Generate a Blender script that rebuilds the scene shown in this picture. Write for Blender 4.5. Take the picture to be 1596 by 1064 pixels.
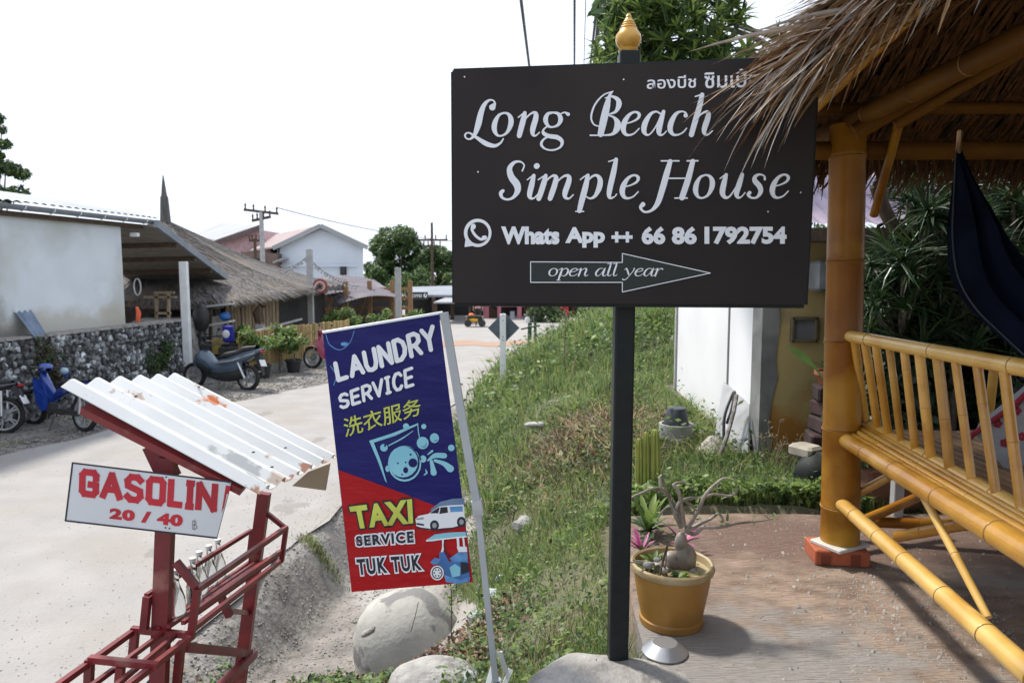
import bpy, math, random
import numpy as np
from mathutils import Vector, Matrix
random.seed(7); rng = np.random.default_rng(7)
for _o in list(bpy.data.objects): bpy.data.objects.remove(_o)
sc = bpy.context.scene
COL = sc.collection
R = math.radians
# ------------------------------------------------------------------ camera
EYE = 1.5; PITCH = R(5.516); FPX = 1108.0
cam_d = bpy.data.cameras.new('camera'); cam = bpy.data.objects.new('camera', cam_d); COL.objects.link(cam)
cam.location = (0, 0, EYE); cam.rotation_euler = (R(90) - PITCH, 0, 0)
cam_d.sensor_width = 36; cam_d.lens = FPX / 1596 * 36; cam_d.clip_start = 0.05; cam_d.clip_end = 2500
cam_d.dof.use_dof = True; cam_d.dof.focus_distance = 3.0; cam_d.dof.aperture_fstop = 5.0
sc.camera = cam
# ------------------------------------------------------------------ world and sun
SUN_AZ = Vector((-0.74, 0.67)).normalized(); SUN_EL = R(56)
world = bpy.data.worlds.new('World'); sc.world = world; world.use_nodes = True
wn = world.node_tree; wn.nodes.clear()
_sky = wn.nodes.new('ShaderNodeTexSky'); _sky.sky_type = 'NISHITA'; _sky.sun_disc = False
_sky.sun_elevation = SUN_EL; _sky.sun_rotation = math.atan2(SUN_AZ.x, SUN_AZ.y)
_sky.air_density = 1.3; _sky.dust_density = 3.0; _sky.ozone_density = 1.0
_mix = wn.nodes.new('ShaderNodeMixRGB'); _mix.inputs[0].default_value = 0.86
_nz = wn.nodes.new('ShaderNodeTexNoise'); _nz.inputs['Scale'].default_value = 1.6; _nz.inputs['Detail'].default_value = 5
_rp = wn.nodes.new('ShaderNodeValToRGB')
_rp.color_ramp.elements[0].color = (8.9, 9.9, 11.6, 1); _rp.color_ramp.elements[1].color = (10.2, 11.1, 12.6, 1)
_rp.color_ramp.elements[0].position = .3; _rp.color_ramp.elements[1].position = .62
_bg = wn.nodes.new('ShaderNodeBackground'); _bg.inputs[1].default_value = 0.085
_wo = wn.nodes.new('ShaderNodeOutputWorld')
_tc = wn.nodes.new('ShaderNodeTexCoord')
wn.links.new(_tc.outputs['Generated'], _nz.inputs['Vector'])
wn.links.new(_nz.outputs['Fac'], _rp.inputs[0])
wn.links.new(_sky.outputs[0], _mix.inputs[1]); wn.links.new(_rp.outputs[0], _mix.inputs[2])
wn.links.new(_mix.outputs[0], _bg.inputs[0]); wn.links.new(_bg.outputs[0], _wo.inputs[0])
sun_d = bpy.data.lights.new('sun', 'SUN'); sun = bpy.data.objects.new('sun', sun_d); COL.objects.link(sun)
sun_d.energy = 3.5; sun_d.angle = R(6.0); sun_d.color = (1.0, 0.94, 0.85)
_sd = Vector((SUN_AZ.x * math.cos(SUN_EL), SUN_AZ.y * math.cos(SUN_EL), math.sin(SUN_EL)))
sun.rotation_euler = _sd.to_track_quat('Z', 'Y').to_euler(); sun.location = (0, 0, 30)
vs = sc.view_settings; vs.view_transform = 'Standard'; vs.look = 'None'; vs.exposure = 0.52; vs.gamma = 1; vs.use_curve_mapping = False
sc.cycles.use_denoising = True; sc.cycles.max_bounces = 6; sc.cycles.diffuse_bounces = 3; sc.cycles.glossy_bounces = 2
sc.cycles.transparent_max_bounces = 6; sc.cycles.use_adaptive_sampling = True; sc.cycles.adaptive_threshold = 0.02
sc.cycles.caustics_reflective = False; sc.cycles.caustics_refractive = False

# ------------------------------------------------------------------ survey helpers: photo pixel -> point in the place
_cp, _sp = math.cos(PITCH), math.sin(PITCH)
def ray(px, py):
    cx = (px - 798) / FPX; cy = (532 - py) / FPX
    return Vector((cx, _cp + cy * _sp, cy * _cp - _sp))
def P(px, py, Y):
    r = ray(px, py); return Vector((0, 0, EYE)) + r * (Y / r.y)
def G(px, py, z):
    r = ray(px, py); return Vector((0, 0, EYE)) + r * ((z - EYE) / r.z)
def plane_hit(px, py, o, n):
    r = ray(px, py); e = Vector((0, 0, EYE)); return e + r * ((o - e).dot(n) / r.dot(n))

# ------------------------------------------------------------------ materials
MATS = {}
def mat(name, c, c2=None, scale=6, rough=.65, metal=0, bump=0, bscale=40, stretch=(1, 1, 1), c3=None, s3=1.5, t3=(.5, .62), spec=.5,
        coat=0, trans=0, vary=.0, detail=6, contrast=(.35, .65), bstretch=None, emit=None):
    if name in MATS: return MATS[name]
    m = bpy.data.materials.new(name); m.use_nodes = True; t = m.node_tree; n = t.nodes; L = t.links
    b = n['Principled BSDF']
    c2 = c2 or tuple(x * .72 for x in c)
    tc = n.new('ShaderNodeTexCoord'); oi = n.new('ShaderNodeObjectInfo')
    add = n.new('ShaderNodeVectorMath'); add.operation = 'ADD'
    mul = n.new('ShaderNodeVectorMath'); mul.operation = 'SCALE'; mul.inputs['Scale'].default_value = 37.0
    cmb = n.new('ShaderNodeCombineXYZ')
    for i in range(3): L.new(oi.outputs['Random'], cmb.inputs[i])
    L.new(cmb.outputs[0], mul.inputs[0]); L.new(tc.outputs['Object'], add.inputs[0]); L.new(mul.outputs[0], add.inputs[1])
    mp = n.new('ShaderNodeMapping'); mp.inputs['Scale'].default_value = stretch; L.new(add.outputs[0], mp.inputs[0])
    nz = n.new('ShaderNodeTexNoise'); nz.inputs['Scale'].default_value = scale; nz.inputs['Detail'].default_value = detail
    L.new(mp.outputs[0], nz.inputs['Vector'])
    rp = n.new('ShaderNodeValToRGB'); rp.color_ramp.elements[0].color = (*c, 1); rp.color_ramp.elements[1].color = (*c2, 1)
    rp.color_ramp.elements[0].position, rp.color_ramp.elements[1].position = contrast
    L.new(nz.outputs['Fac'], rp.inputs[0]); out = rp.outputs[0]
    if c3:
        n3 = n.new('ShaderNodeTexNoise'); n3.inputs['Scale'].default_value = s3; n3.inputs['Detail'].default_value = 5
        L.new(mp.outputs[0], n3.inputs['Vector'])
        r3 = n.new('ShaderNodeMapRange'); r3.inputs[1].default_value, r3.inputs[2].default_value = t3
        L.new(n3.outputs['Fac'], r3.inputs[0]); mx = n.new('ShaderNodeMixRGB'); mx.inputs[2].default_value = (*c3, 1)
        L.new(r3.outputs[0], mx.inputs[0]); L.new(out, mx.inputs[1]); out = mx.outputs[0]
    if vary:
        hs = n.new('ShaderNodeHueSaturation'); mr = n.new('ShaderNodeMapRange')
        mr.inputs[3].default_value = 1 - vary; mr.inputs[4].default_value = 1 + vary
        L.new(oi.outputs['Random'], mr.inputs[0]); L.new(mr.outputs[0], hs.inputs['Value']); L.new(out, hs.inputs['Color']); out = hs.outputs[0]
    L.new(out, b.inputs['Base Color'])
    b.inputs['Roughness'].default_value = rough; b.inputs['Metallic'].default_value = metal
    b.inputs['Specular IOR Level'].default_value = spec; b.inputs['Coat Weight'].default_value = coat
    if trans: b.inputs['Transmission Weight'].default_value = trans
    if emit: b.inputs['Emission Color'].default_value = (*emit, 1); b.inputs['Emission Strength'].default_value = 1
    if bump:
        mb = n.new('ShaderNodeMapping'); mb.inputs['Scale'].default_value = bstretch or stretch; L.new(add.outputs[0], mb.inputs[0])
        nb = n.new('ShaderNodeTexNoise'); nb.inputs['Scale'].default_value = bscale; nb.inputs['Detail'].default_value = 6
        L.new(mb.outputs[0], nb.inputs['Vector']); bp = n.new('ShaderNodeBump'); bp.inputs['Distance'].default_value = bump
        bp.inputs['Strength'].default_value = 1; L.new(nb.outputs['Fac'], bp.inputs['Height']); L.new(bp.outputs[0], b.inputs['Normal'])
    m['_out'] = out.node.name
    MATS[name] = m; return m
def stain(m, colour, centre, radius, scale=14, edge=.5, soft=.25, strength=1.0):
    """adds one local mark (rust, dirt) with a shape of its own round a point in the object's coordinates"""
    t = m.node_tree; n = t.nodes; L = t.links; b = n['Principled BSDF']; src = b.inputs['Base Color'].links[0].from_socket
    tc = n.new('ShaderNodeTexCoord'); sb = n.new('ShaderNodeVectorMath'); sb.operation = 'SUBTRACT'; sb.inputs[1].default_value = centre
    dv = n.new('ShaderNodeVectorMath'); dv.operation = 'DIVIDE'; dv.inputs[1].default_value = radius
    ln = n.new('ShaderNodeVectorMath'); ln.operation = 'LENGTH'; nz = n.new('ShaderNodeTexNoise'); nz.inputs['Scale'].default_value = scale
    nz.inputs['Detail'].default_value = 6
    L.new(tc.outputs['Object'], sb.inputs[0]); L.new(sb.outputs[0], dv.inputs[0]); L.new(dv.outputs[0], ln.inputs[0]); L.new(tc.outputs['Object'], nz.inputs['Vector'])
    ma = n.new('ShaderNodeMath'); ma.operation = 'MULTIPLY_ADD'; ma.inputs[1].default_value = 2.2; L.new(nz.outputs['Fac'], ma.inputs[0]); L.new(ln.outputs['Value'], ma.inputs[2])
    mr = n.new('ShaderNodeMapRange'); mr.inputs[1].default_value = 1.6 + edge; mr.inputs[2].default_value = 1.6 + edge + soft
    mr.inputs[3].default_value = strength; mr.inputs[4].default_value = 0
    L.new(ma.outputs[0], mr.inputs[0]); mx = n.new('ShaderNodeMixRGB'); mx.inputs[2].default_value = (*colour, 1)
    L.new(mr.outputs[0], mx.inputs[0]); L.new(src, mx.inputs[1]); L.new(mx.outputs[0], b.inputs['Base Color'])

# ------------------------------------------------------------------ mesh builder
def cr(pts, n=6):
    """Catmull-Rom through tuples of any length"""
    p = [np.array(q, float) for q in pts]; p = [2 * p[0] - p[1]] + p + [2 * p[-1] - p[-2]]; out = []
    for i in range(1, len(p) - 2):
        a, b, c, d = p[i - 1], p[i], p[i + 1], p[i + 2]
        for k in range(n):
            t = k / n; out.append(.5 * (2 * b + (c - a) * t + (2 * a - 5 * b + 4 * c - d) * t * t + (3 * b - a - 3 * c + d) * t ** 3))
    out.append(p[-2]); return out
class MB:
    def __init__(s): s.v = []; s.f = []; s.m = []
    def add(s, vs_, fs, m=0):
        k = len(s.v); s.v += [tuple(x) for x in vs_]; s.f += [tuple(i + k for i in f) for f in fs]; s.m += [m] * len(fs); return s
    def hexa(s, q, m=0):
        return s.add(q, [(0, 3, 2, 1), (4, 5, 6, 7), (0, 1, 5, 4), (1, 2, 6, 5), (2, 3, 7, 6), (3, 0, 4, 7)], m)
    def box(s, c, d, rz=0, M=None, m=0):
        q = []
        for z in (-.5, .5):
            for x, y in ((-.5, -.5), (.5, -.5), (.5, .5), (-.5, .5)):
                v = Vector((x * d[0], y * d[1], z * d[2]))
                if M is not None: v = M @ v
                elif rz: v = Matrix.Rotation(rz, 3, 'Z') @ v
                q.append(Vector(c) + v)
        return s.hexa(q, m)
    def bbox(s, c, d, bev=.01, rz=0, M=None, m=0):
        """box with chamfered edges"""
        hx, hy, hz = d[0] / 2, d[1] / 2, d[2] / 2; e = min(bev, hx * .9, hy * .9, hz * .9); V = []; rot = M if M is not None else Matrix.Rotation(rz, 3, 'Z')
        rings = [(-hz, e), (-hz + e, 0), (hz - e, 0), (hz, e)]
        for z, i in rings:
            X, Y = hx - i, hy - i
            for x, y in ((-X + e, -Y), (X - e, -Y), (X, -Y + e), (X, Y - e), (X - e, Y), (-X + e, Y), (-X, Y - e), (-X, -Y + e)):
                V.append(Vector(c) + rot @ Vector((x, y, z)))
        F = [tuple(range(7, -1, -1)), tuple(range(24, 32))]
        for r_ in range(3):
            for k in range(8): F.append((r_ * 8 + k, r_ * 8 + (k + 1) % 8, r_ * 8 + 8 + (k + 1) % 8, r_ * 8 + 8 + k))
        return s.add(V, F, m)
    def bar(s, a, b, w, h=None, up=(0, 0, 1), m=0):
        a, b = Vector(a), Vector(b); h = h or w; d = (b - a).normalized(); u = Vector(up)
        if abs(d.dot(u)) > .98: u = Vector((0, 1, 0))
        x = d.cross(u).normalized(); u = x.cross(d)
        q = [p + x * (i * w / 2) + u * (j * h / 2) for p in (a, b) for i, j in ((-1, -1), (1, -1), (1, 1), (-1, 1))]
        return s.hexa([q[0], q[1], q[2], q[3], q[4], q[5], q[6], q[7]], m)
    def tube(s, pts, r, n=8, m=0, cap=True, flat=1.0, up=None):
        pts = [Vector(p) for p in pts]; rr = r if hasattr(r, '__len__') else [r] * len(pts)
        V = []; F = []; ref = Vector(up) if up else None
        d0 = (pts[1] - pts[0]).normalized(); u = ref or (Vector((0, 0, 1)) if abs(d0.z) < .9 else Vector((1, 0, 0)))
        for i, p in enumerate(pts):
            d = (pts[min(i + 1, len(pts) - 1)] - pts[max(i - 1, 0)]).normalized()
            if ref: u = ref
            x = d.cross(u)
            if x.length < 1e-5: x = d.orthogonal()
            x.normalize(); u = x.cross(d).normalized()
            for k in range(n):
                a = 2 * math.pi * k / n; V.append(p + x * (math.cos(a) * rr[i]) + u * (math.sin(a) * rr[i] * flat))
        for i in range(len(pts) - 1):
            for k in range(n): F.append((i * n + k, i * n + (k + 1) % n, (i + 1) * n + (k + 1) % n, (i + 1) * n + k))
        if cap: F.append(tuple(range(n - 1, -1, -1))); F.append(tuple(range((len(pts) - 1) * n, len(pts) * n)))
        mm = m if not callable(m) else 0
        k0 = len(s.m); s.add(V, F, mm)
        if callable(m):
            for i in range(len(pts) - 1):
                for k in range(n): s.m[k0 + i * n + k] = m(i)
        return s
    def lathe(s, prof, c=(0, 0, 0), n=16, m=0, M=None, sx=1, sy=1, wob=0, cap=True):
        V = []; F = []; c = Vector(c)
        for r, z in prof:
            for k in range(n):
                a = 2 * math.pi * k / n; w = 1 + (random.uniform(-wob, wob) if wob else 0)
                v = Vector((r * math.cos(a) * sx * w, r * math.sin(a) * sy * w, z))
                V.append(c + (M @ v if M is not None else v))
        for i in range(len(prof) - 1):
            for k in range(n): F.append((i * n + k, i * n + (k + 1) % n, (i + 1) * n + (k + 1) % n, (i + 1) * n + k))
        if prof[0][0] > 1e-4: F.append(tuple(range(n - 1, -1, -1)))
        if cap and prof[-1][0] > 1e-4: F.append(tuple(range((len(prof) - 1) * n, len(prof) * n)))
        return s.add(V, F, m)
    def ball(s, c, r, n=12, m=0, M=None, wob=0, k=8):
        r = r if hasattr(r, '__len__') else (r, r, r); V = []; F = []
        for i in range(k + 1):
            t = math.pi * i / k
            for j in range(n):
                a = 2 * math.pi * j / n; w = 1 + (random.uniform(-wob, wob) if 0 < i < k else 0)
                v = Vector((r[0] * math.sin(t) * math.cos(a) * w, r[1] * math.sin(t) * math.sin(a) * w, -r[2] * math.cos(t) * w))
                V.append(Vector(c) + (M @ v if M is not None else v))
        for i in range(k):
            for j in range(n): F.append((i * n + j, i * n + (j + 1) % n, (i + 1) * n + (j + 1) % n, (i + 1) * n + j))
        return s.add(V, F, m)
    def prism(s, poly, d, m=0):
        """closed 3-D polygon swept by vector d"""
        n = len(poly); d = Vector(d); V = [Vector(p) for p in poly] + [Vector(p) + d for p in poly]
        F = [tuple(range(n - 1, -1, -1)), tuple(range(n, 2 * n))] + [(i, (i + 1) % n, n + (i + 1) % n, n + i) for i in range(n)]
        return s.add(V, F, m)
    def grid(s, rows, m=0):
        n = len(rows[0]); V = [p for r_ in rows for p in r_]
        F = [(i * n + j, i * n + j + 1, (i + 1) * n + j + 1, (i + 1) * n + j) for i in range(len(rows) - 1) for j in range(n - 1)]
        return s.add(V, F, m)
    def build(s, name, mats, parent=None, smooth=False, loc=None, local=False, angle=40, clean=False):
        me = bpy.data.meshes.new(name); V = np.array(s.v, float).reshape(-1, 3)
        if loc is None and parent is None and len(V) and not local:
            loc = ((V[:, 0].min() + V[:, 0].max()) / 2, (V[:, 1].min() + V[:, 1].max()) / 2, V[:, 2].min())
        off = np.array(loc if loc is not None else (0, 0, 0), float)
        if parent is not None and not local: off = np.array(world_loc(parent))
        V = V - off if not local else V
        me.from_pydata(V.tolist(), [], s.f)
        for x in (mats if isinstance(mats, (list, tuple)) else [mats]): me.materials.append(x)
        me.polygons.foreach_set('material_index', s.m)
        if smooth:
            me.polygons.foreach_set('use_smooth', [True] * len(me.polygons)); me.set_sharp_from_angle(angle=R(angle))
        if clean: me.validate()
        me.update()
        o = bpy.data.objects.new(name, me); COL.objects.link(o)
        if parent is not None: o.parent = parent
        elif loc is not None: o.location = loc
        return o
def world_loc(o):
    p = Vector(o.location)
    while o.parent: o = o.parent; p = p + Vector(o.location)
    return p
def tag(o, label=None, cat=None, group=None, kind=None):
    if label: o['label'] = label
    if cat: o['category'] = cat
    if group: o['group'] = group
    if kind: o['kind'] = kind
    return o
def thing(name, loc, label, cat, group=None, rz=0):
    o = bpy.data.objects.new(name, None); COL.objects.link(o); o.location = loc; o.rotation_euler = (0, 0, rz); o.empty_display_size = .1
    return tag(o, label, cat, group)
def inst(src_mesh, name, parent=None, loc=(0, 0, 0), rot=(0, 0, 0), sca=(1, 1, 1)):
    o = bpy.data.objects.new(name, src_mesh); COL.objects.link(o); o.location = loc; o.rotation_euler = rot; o.scale = sca
    if parent is not None: o.parent = parent
    return o
def copy_tree(o, parent=None):
    c = o.copy(); COL.objects.link(c); c.parent = parent
    for ch in list(o.children): copy_tree(ch, c)
    return c
def np_mesh(name, V, F, mats, mi=None, smooth=False):
    """fast mesh from arrays: V (n,3), F (m,k)"""
    me = bpy.data.meshes.new(name); V = np.asarray(V, np.float32); F = np.asarray(F, np.int32); k = F.shape[1]
    me.vertices.add(len(V)); me.vertices.foreach_set('co', V.ravel()); me.loops.add(F.size); me.loops.foreach_set('vertex_index', F.ravel())
    me.polygons.add(len(F)); me.polygons.foreach_set('loop_start', np.arange(0, F.size, k, dtype=np.int32))
    for x in mats: me.materials.append(x)
    if mi is not None: me.polygons.foreach_set('material_index', np.asarray(mi, np.int32))
    if smooth: me.polygons.foreach_set('use_smooth', np.ones(len(F), bool))
    me.update(calc_edges=True); return me

# ------------------------------------------------------------------ lettering laid on a plane, drawn stroke by stroke
class Face:
    """a flat face in the place; marks are given in survey pixels and land on its plane"""
    def __init__(s, o, n): s.o = Vector(o); s.n = Vector(n).normalized(); s.lift = 0
    def pt(s, px, py, h): return plane_hit(px, py, s.o + s.n * h, s.n)
    def stroke(s, mb, pts, h=.002, m=0, n=6, caps=True, smooth=True):
        q = cr(pts, n) if smooth and len(pts) > 2 else [np.array(p, float) for p in pts]
        s.lift += 1; base = h + (s.lift % 12) * 6e-5; V = []; F = []
        L = []
        for i in range(len(q)):
            a, b = q[max(i - 1, 0)][:2], q[min(i + 1, len(q) - 1)][:2]; d = b - a; d = d / (np.hypot(*d) + 1e-9); nrm = np.array((-d[1], d[0])); w = max(q[i][2], .3) / 2
            L.append((q[i][:2] + nrm * w, q[i][:2] - nrm * w))
        for i, (a, b) in enumerate(L): V += [s.pt(*a, base + i * 2e-6), s.pt(*b, base + i * 2e-6)]
        for i in range(len(L) - 1): F.append((2 * i, 2 * i + 2, 2 * i + 3, 2 * i + 1))
        if caps:
            for e, sg in ((0, -1), (-1, 1)):
                c = q[e][:2]; w = max(q[e][2], .3) / 2; d = (q[e][:2] - q[e - 1 if e else 1][:2]); a0 = math.atan2(d[1], d[0]); k = len(V)
                for j in range(7):
                    a = a0 - math.pi / 2 + math.pi * j / 6; V.append(s.pt(c[0] + w * math.cos(a), c[1] + w * math.sin(a), base + 3e-5))
                F.append(tuple(range(k, k + 7)))
        mb.add(V, F, m)
    def poly(s, mb, pts, h=.002, m=0):
        mb.add([s.pt(x, y, h) for x, y in pts], [tuple(range(len(pts)))], m)
    def disc(s, mb, cx, cy, rx, ry=None, h=.002, m=0, n=20, a0=0):
        ry = ry or rx; s.poly(mb, [(cx + rx * math.cos(2 * math.pi * k / n + a0), cy + ry * math.sin(2 * math.pi * k / n + a0)) for k in range(n)], h, m)
    def text(s, mb, txt, tl, tr, br, bl, h=.002, m=0, offset=0, keep=1.0, spacing=1.0, ref=None):
        cu = bpy.data.curves.new('lettering', 'FONT'); cu.body = txt; cu.size = 1; cu.offset = offset; cu.resolution_u = 3; cu.space_character = spacing
        ob = bpy.data.objects.new('lettering', cu); COL.objects.link(ob)
        me = bpy.data.meshes.new_from_object(ob.evaluated_get(bpy.context.evaluated_depsgraph_get()))
        if len(me.vertices):
            V = np.array([v.co[:2] for v in me.vertices]); lo, hi = V.min(0), V.max(0)
            if ref is not None:
                cu.offset = ref; bpy.context.view_layer.update(); m2 = bpy.data.meshes.new_from_object(ob.evaluated_get(bpy.context.evaluated_depsgraph_get())); V2 = np.array([v.co[:2] for v in m2.vertices]); lo, hi = V2.min(0), V2.max(0); bpy.data.meshes.remove(m2)
            U = (V - lo) / (hi - lo)
            W = []
            for u, v in U:
                a = np.array(bl) * (1 - u) + np.array(br) * u; b = np.array(tl) * (1 - u) + np.array(tr) * u; p = a * (1 - v) + b * v
                W.append(s.pt(p[0], p[1], h))
            mb.add(W, [tuple(p.vertices) for p in me.polygons], m)
        bpy.data.objects.remove(ob); bpy.data.curves.remove(cu); bpy.data.meshes.remove(me)
# ================================================================== materials in use
M_road = mat('road_concrete', (.345, .325, .31), (.285, .27, .26), scale=2.2, rough=.88, bump=.008, bscale=35, detail=12, contrast=(.3, .72), c3=(.29, .262, .235), s3=.9, t3=(.5, .75))
for _i, (_x, _y) in enumerate(((-3.2, 6.2), (-3.9, 8.8), (-2.4, 7.4), (-2.9, 10.5), (-4.4, 12.5), (-2.0, 12.0))): stain(M_road, (.17, .15, .135), (_x, _y, -1), (.10 + .05 * (_i % 3), .25, 1), scale=7, edge=.1, soft=.35, strength=.5)
M_gravel = mat('roadside_gravel', (.30, .28, .26), (.17, .16, .15), scale=9, rough=.95, bump=.03, bscale=30, c3=(.20, .19, .13), s3=.7, t3=(.52, .66))
M_soil = mat('dry_soil', (.27, .245, .22), (.17, .155, .14), scale=5, rough=.95, bump=.03, bscale=18, c3=(.33, .31, .29), s3=1.1, t3=(.45, .6))
M_bankground = mat('bank_soil', (.16, .15, .09), (.09, .095, .055), scale=5, rough=.95, bump=.02, bscale=25, c3=(.2, .165, .12), s3=1.4, t3=(.55, .68))
M_orange_dirt = mat('orange_dirt', (.37, .215, .135), (.33, .26, .21), scale=2, rough=.95)
M_slab = mat('platform_concrete', (.385, .285, .215), (.215, .15, .11), scale=7, rough=.88, bump=.022, bscale=28, detail=13, contrast=(.36, .66), c3=(.31, .265, .235), s3=.9, t3=(.52, .66), stretch=(1, 1.7, 1), bstretch=(.5, 5, 1))
M_rockc = mat('grey_rock', (.38, .37, .35), (.22, .215, .2), scale=7, rough=.92, bump=.03, bscale=12, c3=(.2, .2, .17), s3=3, t3=(.58, .68), vary=.15)
M_mound = mat('footing_concrete', (.36, .345, .325), (.21, .20, .19), scale=9, rough=.92, bump=.03, bscale=16, detail=10, c3=(.15, .15, .13), s3=5, t3=(.6, .68))
M_white_wall = mat('white_render', (.66, .70, .74), (.57, .62, .66), scale=1.2, rough=.9, c3=(.46, .46, .42), s3=.6, t3=(.52, .75))
M_metal_roof = mat('grey_metal_roof', (.26, .28, .31), (.2, .22, .25), scale=2, rough=.6, metal=.2, spec=.3)
M_zinc = mat('zinc_blue', (.20, .25, .31), (.15, .19, .24), scale=4, rough=.5, metal=.4)
M_stone = mat('rubble_stone', (.21, .215, .22), (.045, .05, .055), scale=11, rough=.9, bump=.03, bscale=18, vary=.55, c3=(.46, .48, .5), s3=9, t3=(.54, .6))
M_mortar = mat('dark_mortar', (.09, .09, .09), (.04, .042, .045), scale=9, rough=.95, bump=.03, bscale=15)
M_white_paint = mat('white_paint', (.74, .75, .76), (.64, .65, .66), scale=4, rough=.5)
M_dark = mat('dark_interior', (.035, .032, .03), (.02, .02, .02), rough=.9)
M_thatch_grey = mat('grey_thatch', (.155, .14, .135), (.075, .07, .068), scale=14, rough=.95, bump=.03, bscale=30, stretch=(1, 1, .12), c3=(.16, .13, .10), s3=.8)
M_mat_wall = mat('bamboo_matting', (.40, .31, .21), (.22, .16, .10), scale=5, rough=.85, stretch=(8, 8, .5), vary=.18)
M_bamboo_fence = mat('fence_bamboo', (.42, .30, .13), (.26, .18, .07), scale=5, rough=.7, stretch=(6, 6, .5), vary=.3)
M_wood_dark = mat('dark_wood', (.10, .065, .04), (.05, .03, .02), scale=6, rough=.8, stretch=(6, 6, 1))
M_wood = mat('warm_wood', (.33, .19, .09), (.2, .11, .05), scale=6, rough=.7, stretch=(5, 5, 1))
M_post_grey = mat('pole_concrete', (.42, .42, .41), (.33, .33, .32), scale=5, rough=.85)
M_black_paint = mat('black_paint', (.008, .012, .013), (.012, .016, .017), scale=30, rough=.42, spec=.25)
M_black = mat('black_plastic', (.02, .02, .022), (.03, .03, .03), rough=.5)
M_green_dark = mat('foliage_dark', (.045, .085, .022), (.022, .048, .013), scale=2.5, rough=.5)
M_green_mid = mat('foliage_mid', (.10, .18, .045), (.06, .12, .03), scale=3, rough=.5)
M_green_light = mat('foliage_light', (.21, .30, .06), (.14, .22, .045), scale=3, rough=.5)
M_bark = mat('bark', (.20, .17, .14), (.11, .09, .075), scale=12, rough=.9, bump=.01)
M_terracotta = mat('terracotta', (.38, .13, .06), (.28, .09, .045), scale=6, rough=.8)
def leafify(m, trans):
    b = m.node_tree.nodes['Principled BSDF']; b.inputs['Subsurface Weight'].default_value = 0
    t = m.node_tree; n = t.nodes; tr = n.new('ShaderNodeBsdfTranslucent'); mx = n.new('ShaderNodeMixShader'); mx.inputs[0].default_value = trans
    src = b.inputs['Base Color'].links[0].from_socket; g = n.new('ShaderNodeGamma'); g.inputs[1].default_value = .85; t.links.new(src, g.inputs[0]); t.links.new(g.outputs[0], tr.inputs[0])
    o = n['Material Output']; t.links.new(b.outputs[0], mx.inputs[1]); t.links.new(tr.outputs[0], mx.inputs[2]); t.links.new(mx.outputs[0], o.inputs[0])
M_grass = [mat('grass_green', (.26, .37, .10), (.16, .25, .065), scale=1.2, rough=.6), mat('grass_yellow', (.43, .45, .17), (.31, .35, .13), scale=1.2, rough=.6),
           mat('grass_dry', (.34, .28, .17), (.22, .17, .1), scale=1.2, rough=.8), mat('grass_deep', (.07, .13, .05), (.045, .09, .04), scale=1.2, rough=.55)]
for m_, t_ in ((M_green_dark, .25), (M_green_mid, .35), (M_green_light, .4), (M_grass[0], .4), (M_grass[1], .4), (M_grass[3], .3)): leafify(m_, t_)

# ================================================================== ground, road, platform
XR = [(-10, -2.5), (3, -2.3), (4.8, -2.2), (6.7, -1.95), (10, -1.5), (14.2, -.97), (19, -.4), (23.5, .2), (25.5, 1.6), (28, 6), (32, 20), (60, 40)]
XL = [(-10, -9.5), (5, -8.1), (9.65, -6.95), (12.9, -5.8), (15.8, -4.25), (20, -3.9), (25, -4.6), (27, -8), (30, -30), (60, -40)]
def xr(y): return np.interp(y, [a for a, b in XR], [b for a, b in XR])
def xl(y): return np.interp(y, [a for a, b in XL], [b for a, b in XL])
CP = [(-.8, 5.3, -1.42), (-1.15, 5.9, -1.36), (-.9, 6.8, -1.3), (-.8, 8, -1.12), (-1.35, 4.3, -1.16), (-1.6, 3, -1.12), (-1.6, 1, -1.1), (-.55, 4.0, -.98), (-.45, 3.2, -.72),
      (-.08, 3, -.42), (.1, 2.5, -.3), (.35, 3, -.2), (.3, 2, -.2), (.2, 4.5, -.42), (.55, 4.2, -.14), (.62, 5, -.18), (-.2, 5, -.85), (0, 6, -.6), (.8, 6.2, -.16), (-.3, 9, -.82), (.5, 9, -.38), (1.2, 9, -.14),
      (2.2, 5, -.08), (2, 8, -.04), (1.3, 5.5, -.1), (-.4, 12, -.88), (.6, 12, -.3), (2, 12, .18), (3, 12, .4), (-.5, 14.5, -.95), (.8, 15, -.1), (2.5, 15, .45), (4, 15, .6), (7, 15, .7), (.5, 18, -.75),
      (1.6, 18, -.15), (4, 18, .5), (8, 18, .6), (1.2, 22, -.85), (3, 22, -.2), (6, 22, .3), (10, 22, .3), (3, 26, -.9), (6, 25, -.4), (10, 25, -.3), (5, 5, -.08), (5, 9, 0), (8, 9, 0), (8, 4, -.1), (3, 2, -.2), (3, -2, -.2), (-.5, 0, -.6), (-1.5, -3, -1), (1, -3, -.3), (12, 12, .4), (14, 4, 0)]
_C = np.array(CP); _n = len(_C)
def _phi(d): return np.where(d > 0, d * d * np.log(d + 1e-9), 0)
_A = np.zeros((_n + 3, _n + 3)); _d = np.hypot(_C[:, None, 0] - _C[None, :, 0], _C[:, None, 1] - _C[None, :, 1])
_A[:_n, :_n] = _phi(_d) + np.eye(_n) * .02; _A[:_n, _n] = 1; _A[:_n, _n + 1:] = _C[:, :2]; _A[_n, :_n] = 1; _A[_n + 1:, :_n] = _C[:, :2].T
_W = np.linalg.solve(_A, np.concatenate([_C[:, 2], [0, 0, 0]]))
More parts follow.
